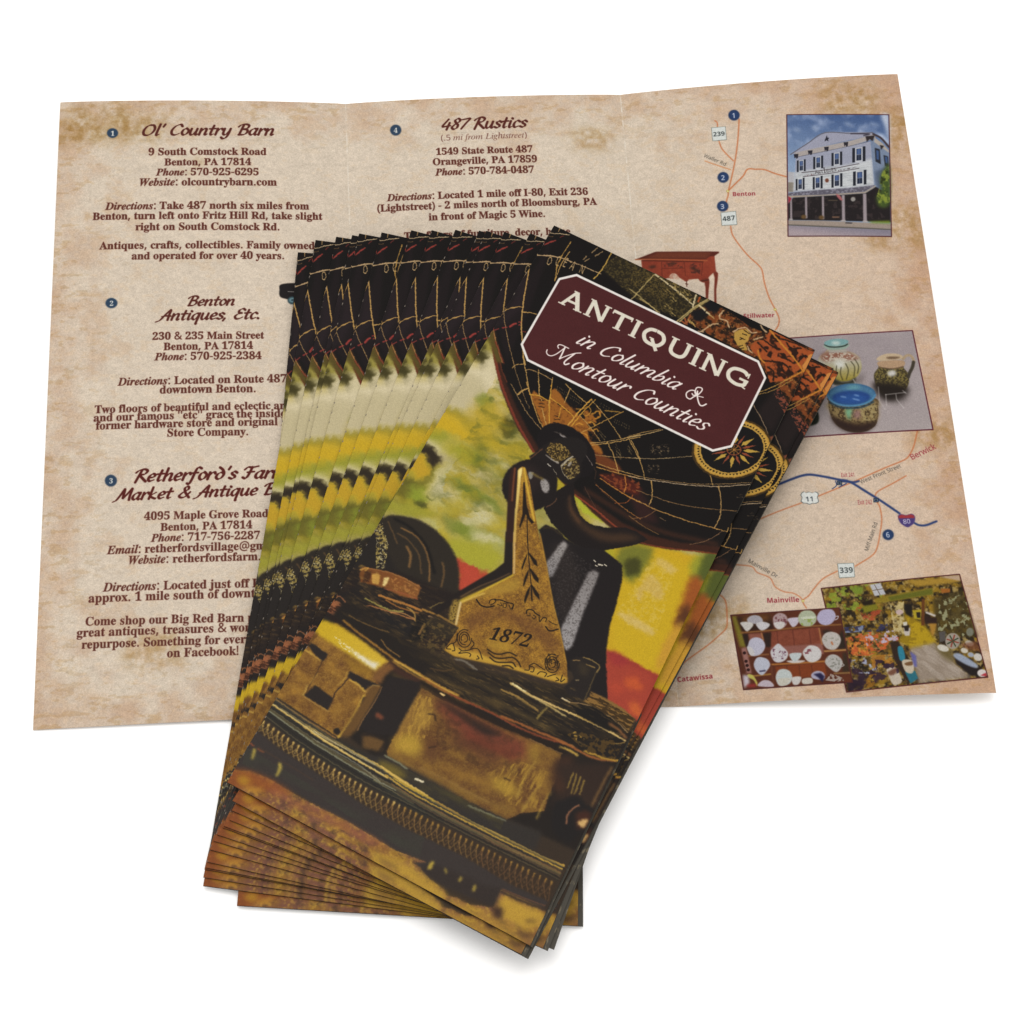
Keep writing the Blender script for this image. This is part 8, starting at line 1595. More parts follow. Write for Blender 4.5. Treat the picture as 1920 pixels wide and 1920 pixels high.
S.poly("c4c4bc", "9650 4171 9744 4165 9752 4249 9657 4264", b=21.0, sm=1)
S.line("34301c", "9715 4247 9696 4329 9712 4423", 9.8, b=2.8)
S.line("34301c", "9777 4198 9798 4293 9759 4415", 9.8, b=2.8)
S.line("34301c", "9846 4171 9882 4255 9857 4378", 9.8, b=2.8)
S.line("34301c", "9896 4142 9931 4237 9908 4340", 9.8, b=2.8)
S.line("34301c", "9662 4223 9640 4326", 9.8, b=2.8)
S.poly("2a2a1e", "9587 4385 9691 4442 9803 4438 9874 4390 9835 4480 9629 4490 9579 4446", b=8.3, sm=1)
S.poly("9a948a", "9586 4005 9811 4002 9815 4044 9591 4042", b=5.6)
S.poly("87978a", "9550 3920 9579 3989 9689 4006 9803 3991 9840 3925", b=3.5, sm=1)
S.line("1f2c28", "9550 3923 9602 3954 9694 3964 9789 3954 9834 3930", 16.9, b=3.5)
S.poly("6f9494", "9852 3893 9849 3904 9839 3915 9822 3925 9799 3934 9771 3941 9739 3946 9705 3948 9670 3949 9637 3946 9607 3942 9582 3935 9562 3926 9549 3917 9544 3906 9546 3895 9556 3884 9573 3874 9596 3865 9624 3858 9656 3853 9690 3851 9725 3850 9758 3853 9788 3857 9813 3864 9833 3872 9846 3882", b=3.5)
S.poly("a9bab4", "9745 3913 9742 3919 9738 3925 9731 3930 9722 3935 9711 3938 9700 3939 9688 3939 9676 3938 9665 3935 9656 3931 9648 3926 9642 3920 9639 3913 9639 3907 9641 3900 9646 3894 9653 3889 9662 3885 9672 3882 9683 3880 9695 3880 9707 3881 9718 3884 9727 3888 9735 3893 9741 3899 9744 3906", b=10.6)
S.poly("3a3220", "10198 4198 10488 4200 10486 4282 10531 4367 10531 4470 10484 4571 10392 4629 10240 4653 10145 4598 10106 4473 10111 4359 10179 4269", b=4.2, sm=1)
S.speck("7a6c38", "10198 4198 10488 4200 10486 4282 10531 4367 10531 4470 10484 4571 10392 4629 10240 4653 10145 4598 10106 4473 10111 4359 10179 4269", 15.4, 0.52, 0.8, 323, sm=1)
S.poly("1e1814", "10106 4473 10496 4551 10412 4691 10230 4724 10124 4617", b=27.8, sm=1)
S.poly("b5b2ac", "10282 4336 10369 4319 10379 4381 10293 4398", b=12.6, sm=1)
S.poly("a08468", "10199 4187 10490 4189 10488 4272 10344 4297 10190 4260", b=4.9, sm=1)
S.line("5a4634", "10179 4269 10344 4297 10488 4272", 12.6, b=3.5)
S.poly("b09c80", "10165 4165 10198 4125 10297 4088 10428 4093 10498 4127 10483 4168 10360 4179 10218 4183", b=4.2, sm=1)
S.poly("6a5440", "10290 4139 10367 4127 10468 4142 10399 4165 10315 4161", b=7.0, sm=1)
S.line("9a866c", "10497 4169 10536 4129 10584 4120 10617 4152 10627 4215", 35.2, b=3.5)
S.line("3a342a", "10622 4215 10598 4286 10550 4367 10529 4418", 42.1, b=4.2)
S.line("b5aeac", "10139 4536 10129 4720", 8.3, b=2.8, sm=0, a=0.8)
S.line("b5aeac", "10218 4642 10206 4805", 8.3, b=2.8, sm=0, a=0.8)
S.line("b5aeac", "10343 4647 10343 4719 10419 4844", 8.3, b=2.8, sm=0, a=0.8)
S.line("b5aeac", "10213 4647 10467 4626", 8.3, b=2.8, sm=0, a=0.8)
S.line("b5aeac", "10120 4719 10186 4845", 8.3, b=2.8, sm=0, a=0.8)
S.line("b5aeac", "10433 4599 10474 4642", 8.4, b=2.8, sm=0, a=0.8)
S.line("a8a09c", "9572 4425 9583 4488 9610 4500", 9.7, b=2.8)
S.line("a8a09c", "9843 4419 9864 4472", 9.7, b=2.8)
S.poly("4a3824", "9502 4699 9535 4660 10068 4687 10098 4810 10088 4922 10039 5051 9918 5127 9770 5140 9638 5093 9547 5007 9506 4893 9496 4791", b=4.8, sm=1)
S.poly("7d6a44", "9508 4730 10073 4717 10094 4841 10057 4981 9841 5012 9697 4985 9540 4916 9506 4822", b=20.7, sm=1)
S.speck("3a2c1c", "9502 4699 9535 4660 10068 4687 10098 4810 10088 4922 10039 5051 9918 5127 9770 5140 9638 5093 9547 5007 9506 4893 9496 4791", 22.0, 0.56, 0.85, 324, sm=1)
S.poly("2a1c18", "9506 4893 9642 4982 9837 5042 10053 5012 9918 5127 9770 5140 9629 5093 9539 4997", b=20.6, sm=1)
S.poly("6a9a78", "9699 4822 9782 4826 9753 4906 9727 4966 9698 4903", b=13.8, sm=1)
S.poly("8a6a64", "9796 4857 9881 4841 9859 4942 9794 4949", b=20.7, sm=1)
S.speck("94845a", "9870 4790 10093 4780 10066 4982 9880 4994", 22.1, 0.54, 0.9, 325)
S.poly("2d5478", "10094 4632 10085 4667 10061 4700 10024 4730 9976 4754 9918 4773 9854 4785 9788 4789 9721 4785 9659 4773 9603 4754 9557 4729 9522 4699 9501 4666 9495 4631 9504 4597 9527 4564 9564 4534 9612 4509 9670 4491 9734 4479 9801 4476 9867 4480 9931 4491 9987 4510 10033 4535 10068 4564 10088 4597", b=3.5)
S.poly("426a88", "10079 4623 10071 4651 10050 4677 10015 4699 9970 4718 9916 4731 9856 4739 9794 4741 9731 4736 9672 4726 9619 4709 9574 4689 9541 4664 9521 4638 9514 4610 9522 4582 9543 4557 9577 4534 9622 4516 9676 4502 9736 4495 9799 4493 9862 4498 9921 4508 9975 4524 10019 4545 10052 4569 10073 4596", b=10.4)
S.poly("5a8a94", "9921 4529 9918 4537 9910 4545 9898 4552 9883 4558 9864 4563 9844 4566 9824 4568 9803 4568 9784 4565 9767 4562 9753 4556 9743 4550 9737 4542 9736 4534 9739 4526 9747 4518 9759 4511 9774 4505 9792 4500 9812 4497 9833 4495 9853 4495 9873 4498 9890 4501 9904 4507 9914 4513 9920 4521", b=20.8)
S.poly("1f3c74", "10025 4667 10018 4687 10000 4706 9970 4723 9932 4737 9887 4747 9836 4752 9784 4754 9731 4750 9682 4743 9638 4731 9601 4716 9574 4698 9557 4678 9552 4658 9559 4638 9578 4619 9607 4602 9645 4589 9690 4579 9741 4573 9793 4572 9846 4575 9896 4583 9940 4595 9977 4610 10004 4627 10020 4647", b=10.4)
S.poly("264a86", "9979 4685 9973 4700 9958 4714 9934 4726 9903 4736 9865 4743 9824 4747 9780 4748 9736 4746 9694 4741 9657 4733 9626 4722 9603 4709 9589 4695 9584 4680 9590 4666 9605 4652 9628 4640 9660 4630 9697 4623 9739 4619 9783 4618 9827 4620 9868 4625 9906 4633 9937 4644 9960 4657 9974 4671", b=20.8)
S.line("4a7898", "9503 4617 9531 4691 9616 4751 9760 4779 9910 4766 10027 4715 10085 4646", 24.9, b=4.1)
S.line("143048", "9518 4721 9630 4788 9775 4810 9924 4797 10052 4737", 18.0, b=5.5)
S.line("7a9ac4", "9666 4646 9720 4659", 13.8, b=5.5)
S.line("7a9ac4", "9834 4634 9879 4647", 13.9, b=5.5)
S.line("7a9ac4", "9809 4684 9880 4708", 13.8, b=5.5)
S.line("54202a", "8667 3814 10669 3778 10735 5138 8760 5174 8667 3814", 15.3, sm=0)
S.poly("55401c", "9121 7143 10784 7028 10929 8311 9261 8435 9249 8314 9143 7373")
S.speck("8a6c1e", "9121 7143 10784 7028 10929 8311 9261 8435 9249 8314 9143 7373", 64.3, 0.5, 0.9, 331, soft=0.15)
S.speck("1f1812", "9121 7143 10784 7028 10929 8311 9261 8435 9249 8314 9143 7373", 51.5, 0.54, 0.9, 332, soft=0.12)
S.speck("a08a54", "9121 7143 10784 7028 10929 8311 9261 8435 9249 8314 9143 7373", 45.0, 0.64, 0.8, 333, soft=0.1)
S.speck("7a8a2c", "9126 7146 9846 7107 9798 7473 9163 7398", 65.0, 0.58, 0.8, 334)
S.poly("3a3016", "10412 7330 10801 7222 10893 7814 10397 7824", b=13.0, a=0.75)
S.speck("8a8a6a", "10485 7368 10820 7246 10893 7814 10408 7824", 39.1, 0.62, 0.9, 335)
S.poly("7d6a20", "9731 7305 9893 7264 10432 7188 10431 7271 9904 7347 9745 7365", b=7.8)
S.poly("5a5a1c", "9890 7287 10430 7200 10431 7271 9917 7336", b=6.5)
S.poly("96762c", "10096 7093 10780 7054 10781 7126 10288 7171", b=9.9)
S.poly("a88f78", "10530 7053 10783 7036 10783 7114", b=6.6)
S.poly("a8a8ac", "9698 7125 9824 7106 9872 7251 9736 7269", b=5.2)
S.line("5a4a3c", "9754 7127 9804 7260", 7.8)
S.line("5a4a3c", "9723 7197 9859 7179", 7.8)
S.poly("a08418", "10054 7483 10144 7557 10257 7632 10356 7799 10368 7870 10179 7945 10031 7893 9954 7809 10099 7720", b=15.5, sm=1)
S.speck("7a6214", "10054 7483 10366 7730 10339 7916 9969 7856", 58.1, 0.55, 0.7, 336)
S.poly("86786a", "10070 7930 10356 7881 10528 8003 10572 8155 10750 8309 10111 8359 10075 8139", b=19.2)
S.speck("a2968a", "10070 7930 10356 7881 10572 8155 10750 8309 10111 8359", 38.5, 0.52, 0.7, 337, ang=40.3, el=4, soft=0.2)
S.poly("5f5230", "10354 7893 10555 7969 10554 8131 10423 8035", b=19.3)
S.speck("b0542a", "9326 7783 9613 7701 9957 7786 9922 7878 9574 8004 9355 7994", 38.5, 0.5, 0.95, 338, soft=0.1)
S.speck("a8a0b4", "9519 7744 9947 7691 9939 7832 9567 7887", 32.2, 0.54, 0.9, 339, soft=0.1)
S.speck("c07c34", "9323 7806 9557 7793 9577 7981 9376 7995", 32.0, 0.55, 0.9, 340, soft=0.1)
S.speck("a04428", "9475 7389 9801 7450 9719 7565 9584 7583", 58.3, 0.55, 0.8, 341)
S.speck("2c2c4c", "9321 7642 9846 7617 9833 7710 9345 7713", 58.0, 0.5, 0.9, 342)
S.speck("7c88a0", "9332 7642 9555 7628 9547 7699 9334 7713", 45.1, 0.55, 0.8, 343)
S.poly("20180f", "9571 7334 9709 7304 9698 7386 9587 7382", b=6.5)
S.poly("6f6a1c", "9574 7393 9745 7365 9758 7436 9586 7476", b=6.5)
S.poly("6a7a28", "9494 7151 9606 7144 9596 7228 9516 7236", b=13.0, sm=1)
S.speck("b0a070", "9903 7359 10073 7342 10025 7776 9903 7772", 45.3, 0.5, 0.95, 344, soft=0.12)
S.poly("b09a94", "10046 7483 10044 7490 10040 7497 10034 7503 10026 7508 10017 7512 10008 7514 9998 7515 9988 7513 9979 7511 9972 7506 9965 7501 9961 7494 9959 7487 9958 7480 9961 7472 9965 7466 9971 7459 9979 7454 9987 7451 9997 7449 10007 7448 10017 7449 10026 7452 10033 7457 10040 7462 10044 7469 10046 7476", b=3.2)
S.poly("1c1814", "10066 7389 10168 7381 10144 7557 10073 7508", b=6.5)
S.poly("9c8a24", "10157 7463 10270 7456 10241 7584 10165 7570", b=5.2)
S.poly("221c16", "10198 7489 10249 7490 10239 7561 10200 7559", b=3.9)
S.poly("5a3418", "10288 7326 10322 7327 10276 7656 10237 7655", b=3.9)
S.poly("2a1c18", "10292 7539 10434 7567 10421 7661 10290 7633", b=6.5)
S.poly("b0a8a0", "10312 7481 10428 7532 10413 7555 10308 7504", b=3.9)
S.poly("98702c", "10329 7634 10424 7637 10356 7799 10340 7752", b=7.8)
S.poly("aca49c", "10021 7682 10105 7680 10080 7778 10025 7776", b=3.2)
S.poly("241c18", "10031 7648 10093 7644 10077 7720 10033 7718", b=3.2)
S.poly("b8b4a8", "10026 7606 10076 7602 10070 7649 10025 7653", b=3.2)
S.poly("2c2018", "9837 7851 9939 7832 10014 8021 10024 8345 9988 8367 9919 8226 9855 8050", b=6.4)
S.poly("2a7084", "9922 7919 9978 7915 9992 8055 9929 8076", b=3.8, sm=1)
S.poly("27606e", "9965 8216 10087 8209 10108 8302 10059 8335 10011 8362", b=5.1)
S.poly("b0a490", "9949 8088 10029 8068 10085 8105 10057 8231 9976 8216", b=3.8, sm=1)
S.poly("6a4c30", "9979 8112 10070 8093 10064 8139 9997 8142", b=3.8, sm=1)
S.poly("b0a494", "9754 8185 9819 8153 9876 8178 9918 8318 9867 8368 9802 8360 9772 8255", b=3.8, sm=1)
S.poly("6a4636", "9767 8214 9872 8166 9864 8224 9794 8256", b=6.4, sm=1)
S.poly("5c5a8c", "10055 7964 10124 8025 10116 8164 10083 8162", b=7.7)
S.poly("8d8478", "10666 7874 10658 7896 10646 7915 10631 7932 10613 7945 10593 7954 10573 7958 10553 7957 10535 7951 10518 7940 10505 7926 10496 7908 10491 7887 10490 7865 10494 7843 10502 7822 10514 7802 10529 7785 10547 7772 10567 7763 10587 7760 10607 7761 10626 7766 10642 7777 10655 7792 10664 7810 10670 7830 10670 7852", b=3.2)
S.line("7a3a2c", "10580 7859 10643 7882", 15.5)
S.line("33402c", "10580 7859 10603 7923", 15.5)
S.line("7a3a2c", "10580 7859 10550 7927", 15.5)
S.line("33402c", "10580 7859 10514 7891", 15.5)
S.line("7a3a2c", "10580 7859 10517 7836", 15.5)
S.line("33402c", "10580 7859 10557 7794", 15.5)
S.line("7a3a2c", "10580 7859 10611 7790", 15.5)
S.line("33402c", "10580 7859 10646 7827", 15.5)
S.poly("201a18", "10569 8027 10714 8101 10912 8278 10884 8310 10731 8286 10576 8132", b=6.4)
S.poly("8890a0", "10564 8021 10648 8018 10819 8149 10812 8196 10706 8158 10584 8074", b=6.4, sm=1)
S.poly("c0b8b4", "10924 8274 10919 8284 10910 8292 10900 8299 10888 8304 10876 8307 10863 8307 10850 8305 10838 8301 10828 8295 10820 8287 10814 8277 10812 8267 10812 8256 10815 8246 10820 8236 10829 8228 10839 8221 10851 8216 10863 8213 10876 8213 10889 8215 10901 8219 10911 8225 10919 8233 10925 8243 10928 8253 10927 8264", b=3.9)
S.poly("9a2c34", "10843 8288 10915 8255 10919 8301", b=3.9)
S.poly("b5b0a4", "10519 7964 10515 7972 10507 7979 10497 7984 10485 7987 10471 7987 10456 7985 10441 7982 10426 7976 10413 7968 10402 7959 10394 7950 10388 7940 10386 7930 10387 7921 10391 7913 10398 7906 10408 7901 10421 7898 10435 7898 10450 7900 10465 7903 10479 7909 10492 7917 10503 7925 10512 7935 10518 7945 10520 7955", b=4.5)
S.poly("b8b2a4", "10744 7986 10742 7993 10738 8000 10732 8005 10724 8009 10716 8011 10706 8012 10696 8011 10687 8009 10678 8005 10671 7999 10665 7993 10660 7986 10658 7978 10658 7971 10660 7964 10665 7957 10671 7952 10678 7948 10687 7946 10696 7945 10706 7946 10716 7948 10724 7952 10732 7958 10738 7964 10742 7971 10744 7979", b=3.9)
S.poly("b5b0a8", "10898 8077 10893 8087 10887 8096 10879 8103 10869 8108 10858 8110 10847 8111 10836 8109 10825 8104 10816 8098 10808 8090 10803 8081 10799 8070 10799 8060 10800 8049 10805 8039 10811 8031 10819 8024 10829 8019 10840 8016 10851 8016 10862 8018 10873 8022 10882 8028 10890 8036 10895 8046 10899 8056 10899 8067", b=3.9)
S.poly("8f94a0", "10806 8040 10804 8046 10801 8052 10796 8057 10789 8060 10781 8062 10773 8063 10765 8062 10757 8059 10749 8056 10743 8051 10738 8045 10734 8039 10732 8032 10733 8025 10734 8019 10738 8013 10743 8008 10750 8005 10757 8003 10766 8002 10774 8003 10782 8005 10789 8009 10796 8014 10801 8020 10805 8026 10806 8033", b=3.9)
S.poly("a8a498", "10822 7907 10819 7914 10813 7920 10805 7924 10795 7927 10785 7929 10773 7928 10762 7926 10752 7922 10742 7916 10734 7910 10729 7902 10725 7894 10724 7886 10725 7879 10729 7872 10735 7866 10743 7861 10752 7858 10763 7857 10774 7858 10785 7860 10795 7864 10805 7870 10813 7876 10819 7884 10822 7892 10824 7900", b=3.9)
S.poly("6a6a5c", "10845 7754 10842 7766 10837 7777 10830 7787 10822 7795 10812 7801 10802 7805 10792 7806 10783 7804 10774 7800 10766 7794 10761 7785 10757 7775 10755 7764 10756 7752 10759 7741 10764 7730 10770 7720 10779 7711 10788 7705 10798 7702 10808 7701 10818 7702 10827 7706 10834 7713 10840 7721 10844 7731 10845 7743", b=3.9)
S.poly("4c4844", "10431 7743 10511 7734 10494 7850 10424 7872", b=3.9)
S.poly("6a3c28", "10654 7902 10863 7860 10898 8000 10735 7962", b=13.0, a=0.7)
S.poly("8c5420", "10531 7203 10644 7206 10637 7254 10534 7262", b=3.9)
S.speck("2a1a2c", "9339 8028 9903 8017 9897 8225 9433 8414 9267 8429", 63.6, 0.5, 0.85, 345)
S.speck("9aa0b8", "9358 8052 9661 8007 9631 8238 9372 8204", 44.6, 0.62, 0.9, 346, soft=0.1)
S.speck("a06a20", "9574 8004 9906 7994 9888 8132 9613 8214", 51.1, 0.53, 0.8, 347)
S.speck("8a5c18", "9454 8253 9633 8226 9613 8375 9422 8413", 38.1, 0.5, 0.8, 348, ang=-55.2, el=3)
S.poly("231722", "9258 8325 9384 8285 9497 8255 9433 8414 9267 8429", b=19.0, a=0.8)
S.line("4a2020", "9121 7143 10784 7028 10929 8311 9261 8435 9249 8314 9143 7373 9121 7143", 12.9, sm=0)
S.poly("4a2416", "8031 7419 9302 7397 9342 8319 8085 8346")
S.speck("5c2e1a", "8031 7419 9302 7397 9342 8319 8085 8346", 127.6, 0.55, 0.7, 351, soft=0.3)
S.poly("6f6420", "8040 7431 8097 7430 8185 7826 8097 7821", b=9.0)
S.poly("2c1a10", "8095 7448 8485 7428 8513 7621 8140 7633", b=12.9)
S.poly("75481f", "8151 7451 8485 7432 8477 7506 8167 7531", b=25.7, a=0.8)
S.poly("6a3424", "8477 7654 9038 7632 9046 7840 8456 7843", b=6.4)
S.speck("7d4230", "8477 7654 9038 7632 9046 7840 8456 7843", 51.2, 0.5, 0.7, 352, soft=0.3)
S.line("4a2018", "8543 7640 8542 7830", 7.0, b=2.6)
S.line("4a2018", "8728 7650 8727 7840", 7.0, b=2.6)
S.line("4a2018", "8921 7661 8919 7850", 7.0, b=2.6)
S.poly("7c4e44", "8448 7842 9055 7831 9055 7960 8443 7962", b=6.4)
S.poly("6f3418", "8478 8084 9051 8063 9056 8225 8653 8238 8477 8237", b=6.3)
S.line("4a2414", "8608 8074 8608 8210", 7.0, b=2.5)
S.line("4a2414", "8751 8082 8752 8218", 7.0, b=2.5)
S.line("4a2414", "8895 8089 8895 8225", 7.0, b=2.5)
S.poly("271a14", "8379 7665 8476 7662 8448 7842 8392 7839", b=6.4)
S.poly("271a14", "8138 7659 8210 7664 8198 7931 8163 7808", b=6.4)
S.poly("2c2018", "9066 7668 9140 7663 9199 7709 9084 7721", b=12.8)
S.poly("2a2018", "9263 7721 9310 7662 9337 7905 9222 7917", b=12.8)
S.poly("33261a", "9275 7953 9323 7956 9333 8195 9236 8199", b=12.7)
S.poly("7c4a3c", "8210 7664 8355 7664 8372 7734 8218 7742", b=7.7)
S.line("7d542c", "8123 7645 8511 7634 8919 7609 9297 7606", 16.7, b=3.2, sm=0)
S.line("7a5030", "8157 7938 8415 7930", 16.5, b=3.2, sm=0)
S.line("96602c", "8433 8058 8786 8056 9053 8050", 20.3, b=3.2, sm=0)
S.line("9a7040", "9068 7927 9319 7921", 21.7, b=3.2, sm=0)
S.line("8a6430", "8187 8187 8412 8174", 19.0, b=3.2, sm=0)
S.line("7a5a34", "9147 8204 9324 8203", 19.0, b=3.2, sm=0)
S.line("9a6a44", "8363 7664 8374 7751", 15.4, b=3.2, sm=0)
S.line("94623c", "9037 7641 9046 7840", 16.7, b=3.2, sm=0)
S.line("5a3220", "8432 8064 8436 8320", 19.0, b=3.2, sm=0)
S.poly("9a969c", "8212 7490 8248 7449 8306 7435 8369 7456 8396 7510 8360 7543 8247 7536", b=3.2, sm=1)
S.poly("b8b4ae", "8132 7520 8201 7511 8264 7528 8277 7564 8222 7621 8189 7628 8155 7574", b=3.2, sm=1)
S.poly("b5b2b4", "8316 7540 8394 7523 8471 7558 8434 7608 8367 7630 8323 7584", b=3.2, sm=1)
S.poly("9a8484", "8521 7474 8566 7433 8615 7427 8669 7456 8682 7518 8654 7586 8594 7621 8531 7605 8513 7543", b=3.2, sm=1)
S.speck("5a2c30", "8532 7448 8670 7447 8673 7561 8537 7553", 25.8, 0.55, 0.8, 353)
S.poly("b8b2ae", "8521 7543 8643 7542 8619 7610 8553 7623", b=3.2, sm=1)
S.poly("b0a8b4", "8688 7501 8819 7495 8803 7559 8757 7604 8725 7603 8698 7553", b=3.2, sm=1)
S.poly("9aa088", "8812 7481 8859 7423 8926 7407 8989 7430 9022 7492 9006 7561 8944 7606 8855 7601 8812 7551", b=3.2, sm=1)
S.poly("b4b8a4", "8851 7492 9006 7487 8978 7525 8865 7519", b=3.2, sm=1)
S.speck("7a8a3c", "8816 7516 9011 7518 8952 7602 8839 7596", 38.6, 0.52, 0.8, 354)
S.poly("9f98b0", "9030 7493 9079 7426 9155 7405 9226 7424 9249 7503 9199 7579 9130 7606 9067 7590 9032 7545", b=3.2, sm=1)
S.line("a8a2ac", "9249 7503 9278 7501 9266 7530 9235 7546", 10.3)
S.poly("a8a6b4", "8196 7793 8227 7734 8293 7712 8363 7742 8390 7821 8354 7897 8294 7936 8214 7932 8183 7844", b=3.2, sm=1)
S.poly("b4b0b0", "8177 7826 8232 7838 8256 7917 8206 7927", b=3.2, sm=1)
S.poly("b4b0b2", "8441 7910 8480 7852 8541 7804 8592 7850 8641 7922 8616 7997 8540 8036 8470 8015", b=3.2, sm=1)
S.speck("5a3444", "8471 7861 8627 7904 8599 8005 8458 7980", 31.8, 0.6, 0.8, 355)
S.poly("b5ada8", "8613 8023 8710 8020 8830 8030 8771 8053 8674 8052", b=3.2, sm=1)
S.poly("a9b0b0", "8659 7940 8792 7934 8778 7989 8733 8029 8685 8027", b=3.2, sm=1)
S.poly("b6b2b0", "8813 7931 8865 7865 8916 7846 8993 7871 9029 7942 9000 8017 8915 8056 8846 8027", b=3.2, sm=1)
S.speck("6a3038", "8829 7897 8919 7885 8911 7953 8831 7949", 31.9, 0.52, 0.8, 356)
S.poly("a8a29c", "9052 7788 9093 7713 9169 7690 9247 7720 9273 7799 9227 7883 9166 7914 9089 7885", b=3.2, sm=1)
S.speck("7a7a6c", "9067 7729 9269 7738 9227 7883 9082 7876", 25.6, 0.62, 0.7, 357)
S.line("a0603c", "9161 7819 9170 7846", 19.2, b=3.8)
S.poly("a6a8b4", "8235 8036 8274 7969 8331 7960 8400 7994 8420 8064 8377 8129 8324 8178 8285 8167 8244 8105", b=3.2, sm=1)
S.line("3c3a50", "8297 8133 8353 8128", 19.0, b=5.1)
S.poly("9f9c98", "9055 8063 9101 7988 9167 7970 9228 8003 9260 8073 9226 8148 9173 8188 9113 8151", b=3.2, sm=1)
S.speck("6a6a60", "9075 7995 9243 8012 9210 8147 9099 8133", 21.6, 0.58, 0.7, 358)
S.line("a09c98", "9258 8090 9272 8107 9245 8123", 8.9)
S.poly("aab0ae", "8467 8220 8505 8137 8571 8119 8639 8152 8658 8230 8614 8304 8532 8325 8486 8306", b=3.2, sm=1)
S.poly("b0aca0", "8493 8238 8637 8238 8581 8311 8509 8315", b=3.2, sm=1)
S.poly("b5b0ac", "8654 8230 8759 8227 8725 8310 8661 8315", b=3.2, sm=1)
S.poly("b0aaa0", "8772 8253 8877 8246 8877 8309 8773 8313", b=3.2, sm=1)
S.poly("9a96a8", "8882 8199 8943 8164 9013 8180 9035 8232 9002 8273 8892 8251", b=3.2, sm=1)
S.poly("1f1c3a", "8902 8200 8988 8187 9031 8232 8998 8307 8957 8245", b=7.6)
S.speck("9a9088", "9033 8283 9116 8194 9289 8295 9159 8306", 25.3, 0.5, 0.9, 359)
S.poly("a89ca4", "8254 8310 8300 8253 8357 8243 8410 8268 8428 8328", b=3.2, sm=1)
S.poly("a8a04c", "8158 8159 8212 8180 8251 8267 8238 8309 8214 8239 8147 8193", b=5.1, sm=1)
S.poly("b0a8b0", "8094 8164 8156 8176 8163 8270 8092 8334", b=12.6)
S.line("8a2c2c", "8143 8303 8223 8299", 31.5, b=9.5)
S.poly("8a6058", "8111 7839 8169 7826 8199 8153 8135 8149", b=6.4)
S.poly("2a1412", "8161 7898 8160 7903 8158 7907 8155 7910 8152 7913 8148 7915 8144 7916 8139 7917 8135 7916 8131 7914 8128 7912 8125 7908 8123 7904 8122 7900 8122 7896 8123 7891 8125 7887 8127 7884 8131 7881 8135 7879 8139 7878 8143 7877 8148 7878 8152 7880 8155 7882 8158 7886 8160 7890 8161 7894", b=1.9)
S.poly("2a1412", "8169 8002 8168 8006 8166 8010 8163 8014 8160 8017 8156 8019 8151 8020 8147 8020 8143 8019 8139 8018 8135 8015 8132 8012 8131 8008 8130 8004 8129 7999 8130 7995 8132 7991 8135 7987 8138 7984 8142 7982 8147 7981 8151 7981 8155 7982 8159 7983 8163 7986 8166 7989 8168 7993 8169 7997", b=1.9)
S.poly("2a1412", "8176 8054 8175 8058 8173 8062 8170 8066 8167 8068 8163 8071 8159 8072 8154 8072 8150 8071 8146 8070 8143 8067 8140 8064 8138 8060 8137 8056 8137 8051 8138 8047 8140 8043 8142 8039 8146 8036 8150 8034 8154 8033 8159 8033 8163 8034 8167 8035 8170 8038 8173 8041 8175 8045 8176 8049", b=1.9)
S.poly("2a1412", "8183 8108 8182 8112 8180 8116 8178 8120 8174 8123 8170 8125 8166 8126 8162 8126 8157 8126 8153 8124 8150 8121 8147 8118 8145 8114 8144 8110 8144 8106 8145 8101 8147 8097 8150 8094 8153 8091 8157 8089 8161 8087 8166 8087 8170 8088 8174 8090 8177 8092 8180 8095 8182 8099 8183 8103", b=1.9)
S.line("3c2018", "8047 7680 8085 7855 8137 8132", 7.6)
S.line("46201f", "8031 7419 9302 7397 9342 8319 8085 8346 8031 7419", 12.8, sm=0)

